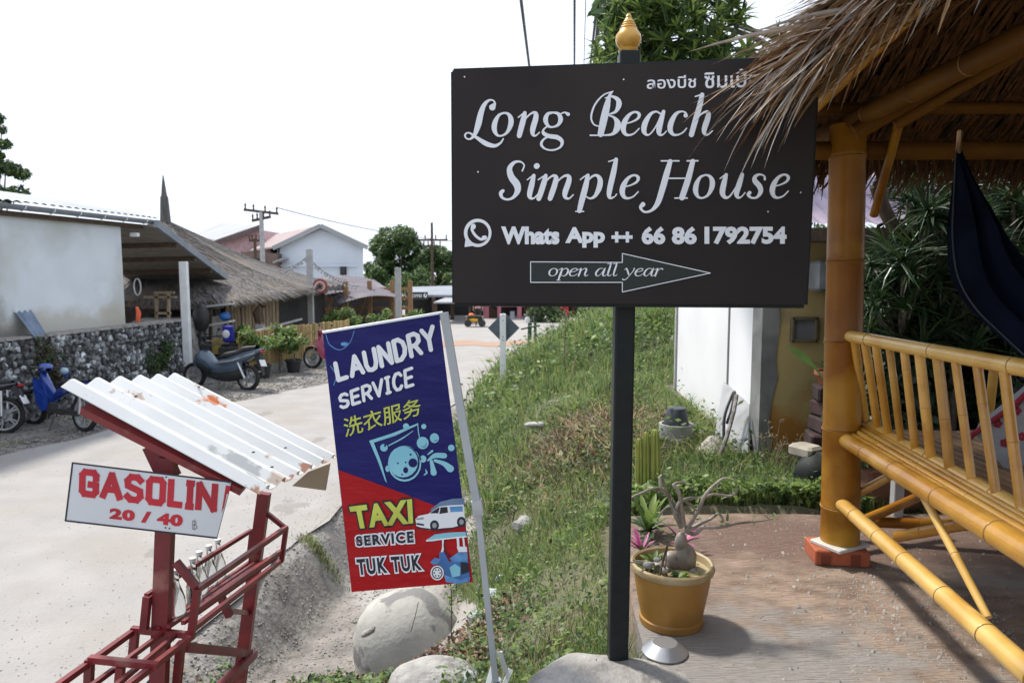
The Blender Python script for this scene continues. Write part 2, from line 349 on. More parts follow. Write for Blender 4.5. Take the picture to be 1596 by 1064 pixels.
def hnoise(x, y): return .5 * np.sin(x * 3.1 + 1.7 * np.sin(y * 2.3)) * np.sin(y * 2.7 + 1.3 * np.sin(x * 1.9)) + .3 * np.sin(x * 7.3 + y * 4.1) * np.sin(y * 8.1 - x * 3.3) + .2 * np.sin(x * 17 + y * 9) * np.sin(y * 19 - x * 7)
def ground_z(x, y, rough=True):
    x = np.asarray(x, float); y = np.asarray(y, float); sh = x.shape; X = x.ravel(); Y = y.ravel(); Xc = np.clip(X, -4, 12); Yc = np.clip(Y, -3, 26); z = np.full(X.shape, _W[_n])
    z = z + _W[_n + 1] * Xc + _W[_n + 2] * Yc
    for i in range(_n): z = z + _W[i] * _phi(np.hypot(Xc - _C[i, 0], Yc - _C[i, 1]))
    if rough: z = z + .035 * hnoise(X, Y)
    s = np.clip((X - xr(Y)) / .5, 0, 1); s = s * s * (3 - 2 * s); far = np.clip((Y - 24) / 3, 0, 1); s = s * (1 - far)
    z = -1.02 + (z + 1.02) * s
    lf = np.clip((xl(Y) - X) / .4, 0, 1); z = np.where(X < xl(Y), -1.02 + .035 * lf + .012 * lf * hnoise(X * 2, Y * 2), z)
    sl = (X > .5) & (Y < 4.4) & (X < 9); z = np.where(sl, np.minimum(z, -.16), z)
    return z.reshape(sh)
def gz(x, y): return float(ground_z(np.array([x]), np.array([y]))[0])
def axis(a, b, c, d, fine, coarse_n):
    mid = np.arange(b, c, fine); lo = b - np.geomspace(fine, b - a, coarse_n)[::-1]; hi = c + np.geomspace(fine, d - c, coarse_n); return np.concatenate([lo, mid, hi])
gx = axis(-900, -3.2, 5, 900, .07, 40); gy = axis(-300, 1.6, 16, 1500, .08, 60)
GX, GY = np.meshgrid(gx, gy); GZ = ground_z(GX, GY)
nx, ny = len(gx), len(gy); V = np.stack([GX, GY, GZ], -1).reshape(-1, 3); ii = np.arange((ny - 1) * (nx - 1)); r_, c_ = ii // (nx - 1), ii % (nx - 1); k = r_ * nx + c_
F = np.stack([k, k + 1, k + nx + 1, k + nx], 1); fc = V[F].mean(1); mi = (fc[:, 0] > (xr(fc[:, 1]) - .6)).astype(int); mi[(fc[:, 1] > 27)] = 0
bk = (mi == 1) & (fc[:, 0] > xr(fc[:, 1]) + .35 + .2 * hnoise(fc[:, 0] * 2, fc[:, 1] * 2)) & ~((fc[:, 0] < -.3 + .15 * np.sin(fc[:, 1] * 3)) & (fc[:, 1] < 8)); mi[bk] = 2
o = bpy.data.objects.new('ground', np_mesh('ground', V, F, [M_gravel, M_soil, M_bankground], mi, True)); COL.objects.link(o); tag(o, kind='structure', label='bare gravel and soil of the roadside and bank')

ys = np.concatenate([np.arange(-10, 27, .5), np.arange(27, 60, 1.5)]); rows = []
for y in ys:
    a, b = float(xl(y)), float(xr(y)); jit = .05 * math.sin(y * 3.7) + .03 * math.sin(y * 9.1)
    rows.append([(a + (b - a) * t + (jit if t in (0, 1) else 0), y, -.996) for t in np.linspace(0, 1, 9)])
o = MB().grid(rows).build('road', M_road, loc=(0, 0, 0)); tag(o, kind='structure', label='cream concrete road running away to the junction')
# dark joints across the road
mb = MB()
for y in (20.5,): mb.add([(float(xl(y)) + .1, y, -.991), (float(xr(y)) - .1, y + .35, -.991), (float(xr(y)) - .1, y + .365, -.991), (float(xl(y)) + .1, y + .015, -.991)], [(0, 1, 2, 3)])
o = mb.build('road_joint', mat('joint', (.30, .27, .23), rough=.9), loc=(0, 0, 0)); tag(o, kind='structure')
# strip of orange dirt across the junction
pts = [(-3.6 + i * .35, 24.2 + .25 * math.sin(i * 1.3) + .12 * math.sin(i * 3.1)) for i in range(18)]; pts2 = [(x, y + 1.7 + .3 * math.sin(x * 2.2)) for x, y in pts]
o = MB().grid([[(x, y, -.988) for x, y in pts], [(x, y, -.988) for x, y in pts2]]).build('dirt_patch', M_orange_dirt, loc=(0, 0, 0)); tag(o, kind='structure')

# platform of the hut
edge = [(.47, -1.2), (.50, 1.2), (.53, 2.0), (.55, 2.6), (.555, 3.0), (.60, 3.5), (.66, 4.0), (.70, 4.28), (1.4, 4.33), (2.2, 4.30), (3.2, 4.36), (8, 4.36), (8, -1.2)]
mb = MB(); fine = []
for i in range(len(edge)):
    a, b = edge[i], edge[(i + 1) % len(edge)]; L_ = math.dist(a, b); n_ = max(1, min(40, int(L_ / .12)))
    for k_ in range(n_):
        t = k_ / n_; x, y = a[0] + (b[0] - a[0]) * t, a[1] + (b[1] - a[1]) * t; w = .012 * hnoise(np.array(x * 5), np.array(y * 5)); fine.append((x + float(w), y + float(w)))
n_ = len(fine); V = [(x, y, 0) for x, y in fine] + [(x - .012, y + .008, -.02) for x, y in fine] + [(x - .02, y + .012, -.3) for x, y in fine]
mb.add(V, [tuple(range(n_ - 1, -1, -1))] + [(j * n_ + i, j * n_ + (i + 1) % n_, (j + 1) * n_ + (i + 1) % n_, (j + 1) * n_ + i) for j in (0, 1) for i in range(n_)])
stain(M_slab, (.30, .28, .26), (.75, 2.3, 0), (.75, .6, 1), scale=5, edge=.5, soft=.5)
stain(M_slab, (.20, .13, .10), (2.3, 3.9, 0), (1.6, .35, 1), scale=4, edge=.3, soft=.6)
o = mb.build('concrete_platform', M_slab, loc=(0, 0, 0)); tag(o, kind='structure', label='brushed pinkish concrete platform under the bamboo hut')
# broom grooves, real relief, and loose grit on the slab
Vg = []; Fg = []
for i in range(5200):
    x, y = random.uniform(.7, 3.2), random.uniform(2.0, 4.25)
    if random.random() < .5: x, y = random.gauss(1.9, .3), random.gauss(3.0, .35)
    if x < .72: continue
    s = random.uniform(.0015, .005) if random.random() < .93 else random.uniform(.005, .012); k = len(Vg); a = random.uniform(0, 6)
    Vg += [(x + s * math.cos(a), y + s * math.sin(a), .0), (x + s * math.cos(a + 2.1), y + s * math.sin(a + 2.1), 0), (x + s * math.cos(a + 4.2), y + s * math.sin(a + 4.2), 0), (x, y, s * 1.2)]
    Fg += [(k, k + 1, k + 3), (k + 1, k + 2, k + 3), (k + 2, k, k + 3)]
o = bpy.data.objects.new('grit', np_mesh('grit', Vg, Fg, [M_mound])); COL.objects.link(o); tag(o, 'fine grey grit scattered over the concrete platform', 'grit', kind='stuff')

# round concrete footing of the sign
base = G(962, 1040, .02)
mb = MB(); rings = [(0.0, .035), (.06, .034), (.15, .028), (.24, .01), (.31, -.03), (.36, -.09), (.40, -.2), (.42, -.4)]; V = []; N = 28
for r0, z in rings:
    for k in range(N):
        a = 2 * math.pi * k / N; w = 1 + .09 * math.sin(3 * a + 1) + .05 * math.sin(7 * a); V.append((base.x - .02 + r0 * w * 1.0 * math.cos(a), base.y - .08 + r0 * w * .85 * math.sin(a), z + .02 * min(r0, .3) * math.sin(9 * a + r0 * 30)))
mb.add(V, [(i * N + k, i * N + (k + 1) % N, (i + 1) * N + (k + 1) % N, (i + 1) * N + k) for i in range(len(rings) - 1) for k in range(N)])
o = mb.build('concrete_footing', M_mound, smooth=True); tag(o, 'rough rounded grey concrete footing around the black sign post', 'footing')

# ================================================================== rubble wall at the left
W0 = Vector((-8.03, 11.15, 0)); WD = Vector((.137, 1, 0)).normalized(); WN = Vector((WD.y, -WD.x, 0))    # WN points to the road
def wp(s, z, out=0): return W0 + WD * s + WN * out + Vector((0, 0, z))
wall = thing('stone_wall', wp(0, -1.0, -.2), 'dark grey rubble stone wall below the white building', 'wall')
mb = MB(); mb.hexa([wp(-6, -1.1, -.4), wp(4.85, -1.1, -.4), wp(4.85, -1.1, -.03), wp(-6, -1.1, -.03), wp(-6, .42, -.4), wp(4.85, .42, -.4), wp(4.85, .42, -.03), wp(-6, .42, -.03)]); mb.build('wall_core', M_mortar, wall)
mb = MB(); mb.hexa([wp(-6, .42, -.42), wp(4.87, .42, -.42), wp(4.87, .42, .02), wp(-6, .42, .02), wp(-6, .46, -.42), wp(4.87, .46, -.42), wp(4.87, .46, .02), wp(-6, .46, .02)]); mb.build('coping', M_mound, wall)
smesh = []
for i in range(8):
    b = MB(); b.ball((0, 0, 0), (.078 * random.uniform(.8, 1.2), .04, .064 * random.uniform(.8, 1.2)), n=5 + i % 2, k=4, wob=.3); o_ = b.build('stone', M_stone, local=True); smesh.append(o_.data); bpy.data.objects.remove(o_)
spots = []; z = -.98
while z < .40:
    s = -2.6 + random.uniform(0, .1)
    while s < 4.8: spots.append((s + random.uniform(-.02, .02), z + random.uniform(-.03, .03))); s += random.uniform(.115, .17)
    z += .112
wr = world_loc(wall); wang = math.atan2(WD.y, WD.x)
spots.sort(key=lambda q: (q[0] < -0.3, (q[0] > 3.6) * 1, q[0]))
vis = [q for q in spots if q[0] > -.2]; rest = [q for q in spots if q[0] <= -.2]; random.shuffle(vis); rest += vis[298:]; vis = vis[:298]
for s, z in vis:
    inst(random.choice(smesh), 'stone', wall, wp(s, z, -.02) - wr, (0, random.uniform(-.6, .6), wang), [random.uniform(.8, 1.25)] * 3)
mb = MB()
for s, z in rest: mb.ball(wp(s, z, -.02), (.07 * random.uniform(.8, 1.2), .06, .062 * random.uniform(.8, 1.2)), n=6, k=4, wob=.22)
tag(mb.build('stonework', M_stone, wall), kind='stuff')
# dark creeper patches hanging on the wall
def leaf_cloud(name, centres, n, size, mats, parent=None, flat=.5, droop=0, w=(.5, .3, .2)):
    """n leaf-sized faces spread through ellipsoids [(c,(rx,ry,rz))]; shared between shells so the outline stays broken"""
    vol = np.array([c[1][0] * c[1][1] * c[1][2] for c in centres]) ** .6; idx = rng.choice(len(centres), n, p=vol / vol.sum())
    C0 = np.array([c[0] for c in centres])[idx]; RR = np.array([c[1] for c in centres])[idx]
    d = rng.normal(size=(n, 3)); d /= np.linalg.norm(d, axis=1)[:, None]; rad = rng.uniform(.45, 1.0, n) ** .6 * (1 + .18 * np.sin(d[:, 0] * 9 + idx) * np.sin(d[:, 2] * 7 + idx))
    p = C0 + d * RR * rad[:, None]; nrm = d * (1 - flat) + np.array([0, 0, 1.]) * flat + rng.normal(size=(n, 3)) * .45; nrm /= np.linalg.norm(nrm, axis=1)[:, None]
    t = np.cross(nrm, rng.normal(size=(n, 3))); t /= np.linalg.norm(t, axis=1)[:, None]; b = np.cross(nrm, t); s = size * rng.uniform(.6, 1.4, n)[:, None]; t[:, 2] -= droop
    V = np.stack([p - t * s, p + b * s * .42, p + t * s, p - b * s * .42], 1).reshape(-1, 3); F = np.arange(4 * n).reshape(-1, 4); mi_ = rng.choice(len(mats), n, p=np.array(w[:len(mats)]) / sum(w[:len(mats)]))
    if parent is not None: V = V - np.array(world_loc(parent))
    o = bpy.data.objects.new(name, np_mesh(name, V, F, mats, mi_)); COL.objects.link(o)
    if parent is not None: o.parent = parent
    return o
LEAVES = [M_green_dark, M_green_mid, M_green_light]
for s0, z0, wd, hh, lab in ((.75, -.1, .42, .5, 'dark dry creeper hanging on the stone wall behind the blue motorbike'), (3.7, -.25, .7, .3, 'green creeper on the stone wall beside the white porch post')):
    c = wp(s0, z0, .04); cc = [(tuple(wp(s0 + random.uniform(-wd, wd) * .6, z0 + random.uniform(-hh, hh) * .7, .05)), (.2, .08, .22)) for _ in range(9)]
    r = thing('creeper', wp(s0, -1, .05), lab, 'creeper'); leaf_cloud('foliage', cc, 1500, .035, [M_green_dark, M_wood_dark, M_green_mid], r, w=(.4, .5 if s0 < 2 else .1, .1 if s0 < 2 else .4)); MB().tube([wp(s0, -1, .03), wp(s0 + .05, z0, .04), wp(s0 - .1, z0 + hh, .04)], .012, 5).build('stem', M_bark, r)
# plants spilling over the wall's low end beside the post
# ================================================================== white building
bld = thing('white_building', wp(0, .46, -.35), 'long white rendered building with a grey gutter above the stone wall', 'building')
def bw(s, z, out=-.3): return wp(s, z, out)
stain(M_white_wall, (.42, .38, .30), (0, 0, .05), (9, 9, .3), scale=2.2, edge=.1, soft=.8, strength=.7)
stain(M_white_wall, (.16, .15, .13), (0, 0, 0.0), (.75, .75, .45), scale=2.5, edge=.1, soft=.9, strength=.85)
mb = MB(); mb.hexa([bw(-7, .461, -4), bw(3.3, .461, -4), bw(3.3, .461), bw(-7, .461), bw(-7, 2.42, -4), bw(3.3, 2.42, -4), bw(3.3, 2.42), bw(-7, 2.42)]); mb.build('wall', M_white_wall, bld)
# gutter: half round trough with brackets
mb = MB(); pr = []
for s in (-7, 4.1):
    pr.append([bw(s, 2.60 + .085 * math.sin(a) , -.3 + .28 - .085 + .085 * math.cos(a)) for a in np.linspace(-math.pi, 0, 9)] + [bw(s, 2.60 + .078 * math.sin(a), -.3 + .195 + .078 * math.cos(a)) for a in np.linspace(0, -math.pi, 9)])
mb.grid(pr); mb.build('gutter', M_metal_roof, bld, smooth=True)
for s in np.arange(-1.2, 4.0, .62):
    b = MB(); b.tube([bw(s, 2.61, -.3 + .195 + .09), bw(s, 2.55, -.3 + .195 + .075), bw(s, 2.505, -.3 + .195), bw(s, 2.56, -.3 + .11)], .012, 5); b.build('bracket', M_white_paint, bld)
mb = MB(); mb.hexa([bw(-7, 2.42, -.42), bw(4.0, 2.42, -.42), bw(4.0, 2.42, -.2), bw(-7, 2.42, -.2), bw(-7, 2.5, -.42), bw(4.0, 2.5, -.42), bw(4.0, 2.5, -.2), bw(-7, 2.5, -.2)]); mb.build('soffit', M_wood_dark, bld)
# corrugated roof, ridge 3 m back
def corr(p00, p10, p01, p11, n, h, thick=.0):
    """corrugated sheet: waves across p00->p10, ribs along p00->p01"""
    p00, p10, p01, p11 = map(Vector, (p00, p10, p01, p11)); nn = (p10 - p00).cross(p01 - p00).normalized(); rows = []
    for t in (0, .5, 1):
        row = []
        for i in range(n * 4 + 1):
            u = i / (n * 4); q = (p00 * (1 - u) + p10 * u) * (1 - t) + (p01 * (1 - u) + p11 * u) * t; row.append(q + nn * (h * (0, .7, 1, .7)[i % 4]))
        rows.append(row)
    mb = MB(); mb.grid(rows); return mb
corr(bw(-7, 2.64, -.06), bw(4.15, 2.64, -.06), bw(-7, 3.15, -3), bw(4.15, 3.15, -3), 60, .03).build('roof', M_metal_roof, bld)
# porch lean-to running down away from the gable end
A = P(243, 350, 15.0); B = P(352, 433, 19.4); Cc = P(208, 436, 19.4); D = A + (Cc - B)
mb = MB(); nn = (B - A).cross(D - A).normalized(); nn = nn if nn.z > 0 else -nn; mb.prism([A, B, Cc, D], -nn * .05); mb.build('porch_roof', mat('porch_lining', (.24, .22, .2), rough=.8), bld)
mb = MB(); mb.bar(A + nn * .02, B + nn * .02, .09, .16); mb.build('barge_board', M_metal_roof, bld)
mb = MB(); mb.bar(B, Cc, .08, .12); mb.build('eave_beam', M_metal_roof, bld)
for t in (.25, .5, .75):
    b = MB(); b.bar(A.lerp(B, t) - nn * .1, D.lerp(Cc, t) - nn * .1, .06, .1); b.build('purlin', M_wood_dark, bld)
pp = P(291, 524, 15.9); pt_ = P(289, 402, 15.9)
mb = MB(); mb.bbox((pp.x, pp.y, (pp.z - .6 + pt_.z) / 2 - .08), (.16, .16, pt_.z - pp.z + .6), .01, rz=.1); mb.build('porch_post', M_white_paint, bld)
mb = MB(); q = P(210, 366, 14.7); mb.bbox(q, (.16, .1, .08)); mb.build('lamp', M_white_paint, bld)
# back of the porch
pb = thing('porch_furniture', P(245, 497, 17.0), 'pale wooden rack on the shaded porch of the white building', 'rack')
for (x0, y0, x1, y1) in ((244, 458, 244, 500), (263, 458, 263, 500), (240, 456, 272, 456), (225, 463, 275, 463), (244, 488, 266, 488)):
    b = MB(); b.bar(P(x0, y0, 17), P(x1, y1, 17), .06); b.build('rail', M_mat_wall, pb)
mb = MB(); mb.hexa([P(208, 500, 16.4) + Vector((-.1, 0, -1.5)), P(300, 500, 16.4) + Vector((0, 0, -1.5)), P(300, 500, 21) + Vector((0, 0, -1.5)), P(208, 500, 21) + Vector((-2, 0, -1.5))] + [P(208, 500, 16.4), P(285, 500, 16.4), P(285, 500, 16.4) + Vector((0, 4.5, 0)), P(208, 500, 16.4) + Vector((-1.5, 4.5, 0))]); o = mb.build('porch_floor', M_mound); tag(o, kind='structure')
mb = MB(); mb.box(P(250, 470, 21.5), (4.2, .1, 2.2)); mb.build('back_wall', mat('porch_back', (.16, .14, .12), (.08, .07, .06), scale=3), bld)
mb = MB(); a = P(213, 478, 14.9); b_ = P(215, 501, 14.9); mb.tube([a, a.lerp(b_, .4) + Vector((.03, 0, 0)), b_], [.035, .07, .06], 8, flat=.6)
o = mb.build('orange_cloth', mat('orange_plastic', (.85, .12, .03), rough=.5), smooth=True); tag(o, 'bright orange cloth hanging at the corner of the white building', 'cloth')
mb = MB(); mb.tube([P(214, 447, 14.6) + Vector((.07 * math.cos(a), 0, .17 * math.sin(a))) for a in np.linspace(0, 6.28, 14)], .015, 5)
o = mb.build('wire_hoop', M_post_grey); tag(o, 'thin wire hoop hanging under the porch beside the orange cloth', 'hoop')
# zinc sheet leaning on the wall
a, b_, c_, d_ = P(22, 485, 11.75), P(48, 482, 12.1), P(75, 524, 12.05), P(55, 527, 11.7)
mb = corr(a, b_, d_, c_, 3, .035); o = mb.build('zinc_sheet', mat('zinc_lean', (.19, .24, .33), (.12, .16, .22), scale=6, rough=.55, metal=.2)); tag(o, 'blue grey corrugated sheet leaning against the white wall', 'metal sheet')

# ================================================================== thatched house
th = thing('thatched_house', (-10, 21, -1), 'house with a steep grey thatched roof, a thin spire and bamboo walls', 'house')
ap = P(256, 341, 23.0); fr = P(480, 449, 21.0); fn = P(338, 470, 17.6); fl = Vector((-16.5, 17.6, fn.z)); bl_ = Vector((-15, 27, fr.z)); br_ = Vector((fr.x - .2, 27, fr.z))
def thatch_face(a, b, top, name, mt):
    rows = []
    for i in range(9):
        t = i / 8; row = []
        for j in range(25):
            u = j / 24; e = a.lerp(b, u); q = e.lerp(top, t); q = q + Vector((0, 0, -.28 * math.sin(math.pi * t) + (random.uniform(-.05, .05) if t < 1 else 0))); row.append(q)
        rows.append(row)
    m_ = MB(); m_.grid(rows); k = len(m_.v); e0 = rows[0]; m_.grid([[p + Vector((0, 0, -.16 + random.uniform(-.05, .03))) for p in e0], e0]); return m_.build(name, mt, th)
for a, b in ((fl, fn), (fn, fr), (fr, br_), (br_, bl_), (bl_, fl)): thatch_face(a, b, ap, 'roof', M_thatch_grey)
# straw strands lying on the roof
def strands(a, b, top, n, parent, ln=.5, wd=.02, hang=.1):
    V = []; F = []; mi_ = []; up = Vector((0, 0, 1)); off = world_loc(parent)
    for _ in range(n):
        u = random.random(); t = random.random() ** 1.3 * .93; e = a.lerp(b, u); q = e.lerp(top, t) + Vector((0, 0, -.28 * math.sin(math.pi * t) + .03)); dn = (e - top).normalized(); sd = dn.cross(up).normalized(); l = ln * random.uniform(.6, 1.4)
        p1 = q + dn * l + Vector((0, 0, random.uniform(-.03, .05))) + sd * random.uniform(-.08, .08); w = wd * random.uniform(.5, 1.3); k = len(V); V += [q - sd * w - off, q + sd * w - off, p1 - off]; F.append((k, k + 1, k + 2)); mi_.append(random.randrange(3))
    o = bpy.data.objects.new('straw', np_mesh('straw', V, F, [M_thatch_grey, mat('straw_light', (.21, .19, .18), (.15, .135, .13), rough=.95), mat('straw_dark', (.09, .08, .075), rough=.95)], mi_)); COL.objects.link(o); o.parent = parent; tag(o, kind='stuff')
strands(fn, fr, ap, 5000, th); strands(fl, fn, ap, 2500, th)
sp0, sp1 = P(258, 343, 23.0), P(254, 273, 23.0)
mb = MB(); mb.tube([sp0 + Vector((0, 0, -.3)), sp0, sp0.lerp(sp1, .5), sp0.lerp(sp1, .56), sp0.lerp(sp1, .8), sp1], [.2, .16, .12, .085, .05, .012], 9); mb.build('spire', M_thatch_grey, th, smooth=True)
# bamboo slat walls
def slat_wall(a, b, z0, z1, parent, mt, step=.14, name='slat', th_=.03):
    a, b = Vector(a), Vector(b); L_ = (b - a).length; d = (b - a).normalized(); n_ = int(L_ / step); ang = math.atan2(d.y, d.x); h = z1 - z0
    m_ = MB(); m_.bbox((0, 0, h / 2), (step * .9, th_, h), .008); oo = m_.build(name, mt, local=True); me = oo.data; bpy.data.objects.remove(oo); off = world_loc(parent)
    for i in range(n_):
        q = a + d * (i + .5) * step; inst(me, name, parent, Vector((q.x, q.y, z0 + random.uniform(-.02, .02))) - off, (0, random.uniform(-.01, .01), ang), (random.uniform(.85, 1.05), random.uniform(.8, 1.4), random.uniform(.97, 1.02)))
wa = P(352, 500, 18.6); wb = P(436, 500, 20.6)
slat_wall((wa.x, wa.y, 0), (wb.x, wb.y, 0), -1.0, fn.z + .12, th, M_mat_wall)
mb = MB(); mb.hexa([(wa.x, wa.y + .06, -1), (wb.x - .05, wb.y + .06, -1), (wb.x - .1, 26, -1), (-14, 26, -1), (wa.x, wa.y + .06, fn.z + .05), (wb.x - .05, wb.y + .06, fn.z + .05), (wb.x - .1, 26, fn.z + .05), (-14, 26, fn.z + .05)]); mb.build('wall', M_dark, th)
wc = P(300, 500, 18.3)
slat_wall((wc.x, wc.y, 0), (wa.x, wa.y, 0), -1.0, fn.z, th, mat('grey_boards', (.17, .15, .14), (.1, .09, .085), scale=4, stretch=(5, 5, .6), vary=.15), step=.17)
# ================================================================== lane of the thatched bar: fence, pots, plants
M_corr_lav = mat('lavender_sheet', (.15, .135, .155), (.12, .11, .13), scale=3, rough=.8, spec=.2, c3=(.18, .165, .18), s3=1)
fa = G(373, 592, -1.0); fb = G(498, 566, -1.0)
fence = thing('bamboo_fence', (fa.x, fa.y, -1), 'low bamboo slat fence on a grey kerb behind the parked scooters', 'fence')
fbe = fb + (fb - fa) * .5
slat_wall((fa.x, fa.y, 0), (fbe.x, fbe.y, 0), -.78, .12, fence, M_bamboo_fence, step=.105)
mb = MB(); mb.bar((fa.x, fa.y + .1, -.9), (fbe.x, fbe.y + .1, -.9), .22, .28); mb.build('kerb', M_mound, fence)
mb = MB(); mb.bar((fa.x, fa.y - .04, -.1), (fbe.x, fbe.y - .04, -.1), .04, .05); mb.build('rail', M_bamboo_fence, fence)
mb = MB(); q = P(470, 465, 17.5); mb.bar(P(385, 520, 17.2), P(470, 497, 20.5), .05); mb.build('rail', M_post_grey, fence)
def blade_plant(parent, c, n, ln, w, mats, up=.5, spread=1.0, bend=.5, seed=0, name='leaf', three=True):
    """each leaf a part: folded strap leaf arching out"""
    rd = random.Random(seed); off = world_loc(parent)
    for i in range(n):
        a = i * 2.4 + rd.uniform(-.3, .3); e = up + rd.uniform(-.25, .25); l = ln * rd.uniform(.6, 1.1); b = MB(); rows = []
        for k in range(6):
            t = k / 5; el = e - bend * t * t; r_ = l * t * spread; z = l * (math.sin(e) * t - bend * .5 * t * t); x = math.cos(a) * r_ * math.cos(e); y = math.sin(a) * r_ * math.cos(e); ww = w * math.sin(math.pi * min(1, .18 + .82 * t)) ** .7 if t < 1 else .001
            sx, sy = -math.sin(a) * ww, math.cos(a) * ww; rows.append([Vector(c) + Vector((x - sx, y - sy, z + ww * .35)), Vector(c) + Vector((x, y, z)), Vector(c) + Vector((x + sx, y + sy, z + ww * .35))])
        b.grid(rows); b.build(name, mats[rd.randrange(len(mats))], parent, smooth=True)
def pot(parent, c, r, h, m, name='pot'):
    b = MB(); b.lathe([(r * .7, 0), (r * .95, h * .85), (r * 1.06, h * .86), (r * 1.06, h), (r * .93, h), (r * .9, h * .85), (0, h * .84)], c, 16); return b.build(name, m, parent, smooth=True)
for i, (px, py, lab, dk) in enumerate(((410, 586, 'black tub pot with a bushy plant, nearest to the grey scooter', .2), (458, 577, 'black tub pot on the kerb at the middle of the bamboo fence', .2), (436, 560, 'bushy green plant standing inside the bamboo fence', 0), (378, 560, 'pale green plant at the near end of the bamboo fence', 0), (545, 545, 'bright green bush behind the laundry banner top', 0), (590, 545, 'tall bright green bush near the grey canopy pole', 0), (520, 555, 'light green shrub left of the laundry banner', 0), (640, 545, 'dark green shrub before the dark shop front', 0))):
    g = G(px, py + (4 if dk else 20), -1.0)
    if i >= 4: g = P(px, 500, 23); g.z = -1.0
    r = thing('potted_plant' if dk else 'shrub', g, lab, 'potted plant' if dk else 'shrub')
    if dk: pot(r, g, .2, .34, M_black)
    hgt = (.2 if dk else .9); MB().tube([g + Vector((0, 0, 0)), g + Vector((.03, 0, hgt + .3))], .02, 5).build('stem', M_bark, r)
    cc = [(tuple(g + Vector((random.uniform(-.3, .3), random.uniform(-.2, .2), (.75 if i < 4 else .9) + random.uniform(-.2, .35)))), (.2, .2, .16)) for _ in range(8)]
    leaf_cloud('foliage', cc, 700, .06, [M_green_light, M_green_mid, M_green_dark], r, flat=.6, droop=.3, w=(.5, .4, .1))
# porch clutter seen between post and hut
r = thing('wooden_shelf', P(345, 560, 17.2), 'rough wooden shelf with a blue cover by the thatched house', 'shelf'); r.location.z = -1
for s in ((326, 477, 362, 473), (326, 507, 362, 500)): MB().bar(P(s[0], s[1], 17.2), P(s[2], s[3], 17.2), .35, .05).build('board', M_post_grey, r)
for x in (328, 360): MB().bar(P(x, 470, 17.2), P(x, 585, 17.2), .06).build('leg', M_wood_dark, r)
mb = MB(); mb.ball(P(352, 493, 17.2), (.15, .15, .11), wob=.1); o = mb.build('water_bottle', mat('blue_plastic', (.02, .13, .42), rough=.3), smooth=True); tag(o, 'round blue container on the wooden shelf', 'container')
q = P(314, 495, 17.0)
r = thing('backpack_stand', (q.x, q.y, -1), 'dark round hanging bag on a stand beside the white porch post', 'bag stand'); mb = MB(); mb.ball(q, (.2, .15, .34), wob=.06); mb.build('bag', M_black, r, smooth=True)
for dx in (-.08, .1): MB().tube([(q.x + dx, q.y, -1), (q.x + dx * .6, q.y, q.z - .2)], .035, 6).build('leg', M_black, r)
q = P(341, 540, 16.9)
mb = MB(); mb.bbox((q.x, q.y, q.z), (.28, .1, .36), .01); o = mb.build('yellow_board', mat('yellow_board', (.34, .24, .05), rough=.6)); tag(o, 'small mustard coloured board behind the grey scooter', 'board')
q = P(356, 520, 16.8)
mb = MB(); mb.bbox((q.x, q.y, q.z), (.26, .12, .4), .03); mb.ball((q.x - .03, q.y - .07, q.z), (.09, .03, .1), m=1); o = mb.build('blue_container', [mat('deep_blue', (.01, .02, .32), rough=.4), M_white_paint]); tag(o, 'deep blue canister with a pale round badge above the scooter seat', 'canister')
q = P(362, 560, 16.8); mb = MB(); mb.bbox((q.x, q.y, -.62), (.55, .3, .76), .03); o = mb.build('dark_bin', M_black); tag(o, 'dark upright bin at the near end of the bamboo fence', 'bin')
q = P(405, 485, 18.6); r = thing('statue', (q.x, q.y, q.z - .3), 'small brown wooden figure standing above the bamboo fence', 'statue')
mb = MB(); mb.tube([(q.x, q.y, q.z - .3), (q.x - .05, q.y, q.z - .05), (q.x + .02, q.y, q.z + .12)], [.12, .14, .08], 7); mb.build('body', M_wood_dark, r, smooth=True); mb = MB(); mb.ball((q.x + .1, q.y, q.z + .2), .1, wob=.1); mb.build('head', M_wood_dark, r)
mb = MB(); g = P(405, 500, 18.6); mb.bbox((g.x, g.y, (g.z - 1.1) / 2), (.2, .2, g.z + 1.0 - .1), .01); mb.build('plinth', M_post_grey, r)

# ================================================================== open restaurant with the bowed canopy
rs = thing('restaurant_canopy', P(550, 500, 27), 'open timber restaurant under a bowed lavender sheet canopy', 'restaurant')
rs.location.z = -1
rows = []
for j in range(9):
    t = j / 8; a = P(470 + 15 * t, 440 - 0 * t, 30).lerp(P(530, 474, 25), t); b = P(585, 437, 31).lerp(P(627, 465, 27), t); row = []
    for i in range(41):
        u = i / 40; q = a.lerp(b, u); q.z += .25 * math.sin(math.pi * u) * (1 - .3 * t) + .03 * (i % 2); row.append(q)
    rows.append(row)
mb = MB(); mb.grid(rows); mb.build('canopy', M_corr_lav, rs, smooth=False)
for px, Y in ((500, 27), (540, 26), (577, 27.5), (612, 28), (640, 27), (480, 28)): q = P(px, 500, Y); MB().bbox((q.x, q.y, .1), (.16, .16, 2.2), .01).build('post', M_wood, rs)
for y0 in (452, 466, 482, 495): MB().bar(P(470, y0, 28.5), P(640, y0 - 2, 28.5), .12, .12).build('beam', M_wood, rs)
for k, x in enumerate((478, 505, 530, 556, 600)): MB().bar(P(x, 500, 28.2), P(x + 18, 450, 28.2), .08).build('brace', M_wood, rs)
mb = MB(); q = P(550, 470, 32); mb.box((q.x, q.y, -.2), (4.4, .2, 1.6)); mb.build('back_wall', M_dark, rs)
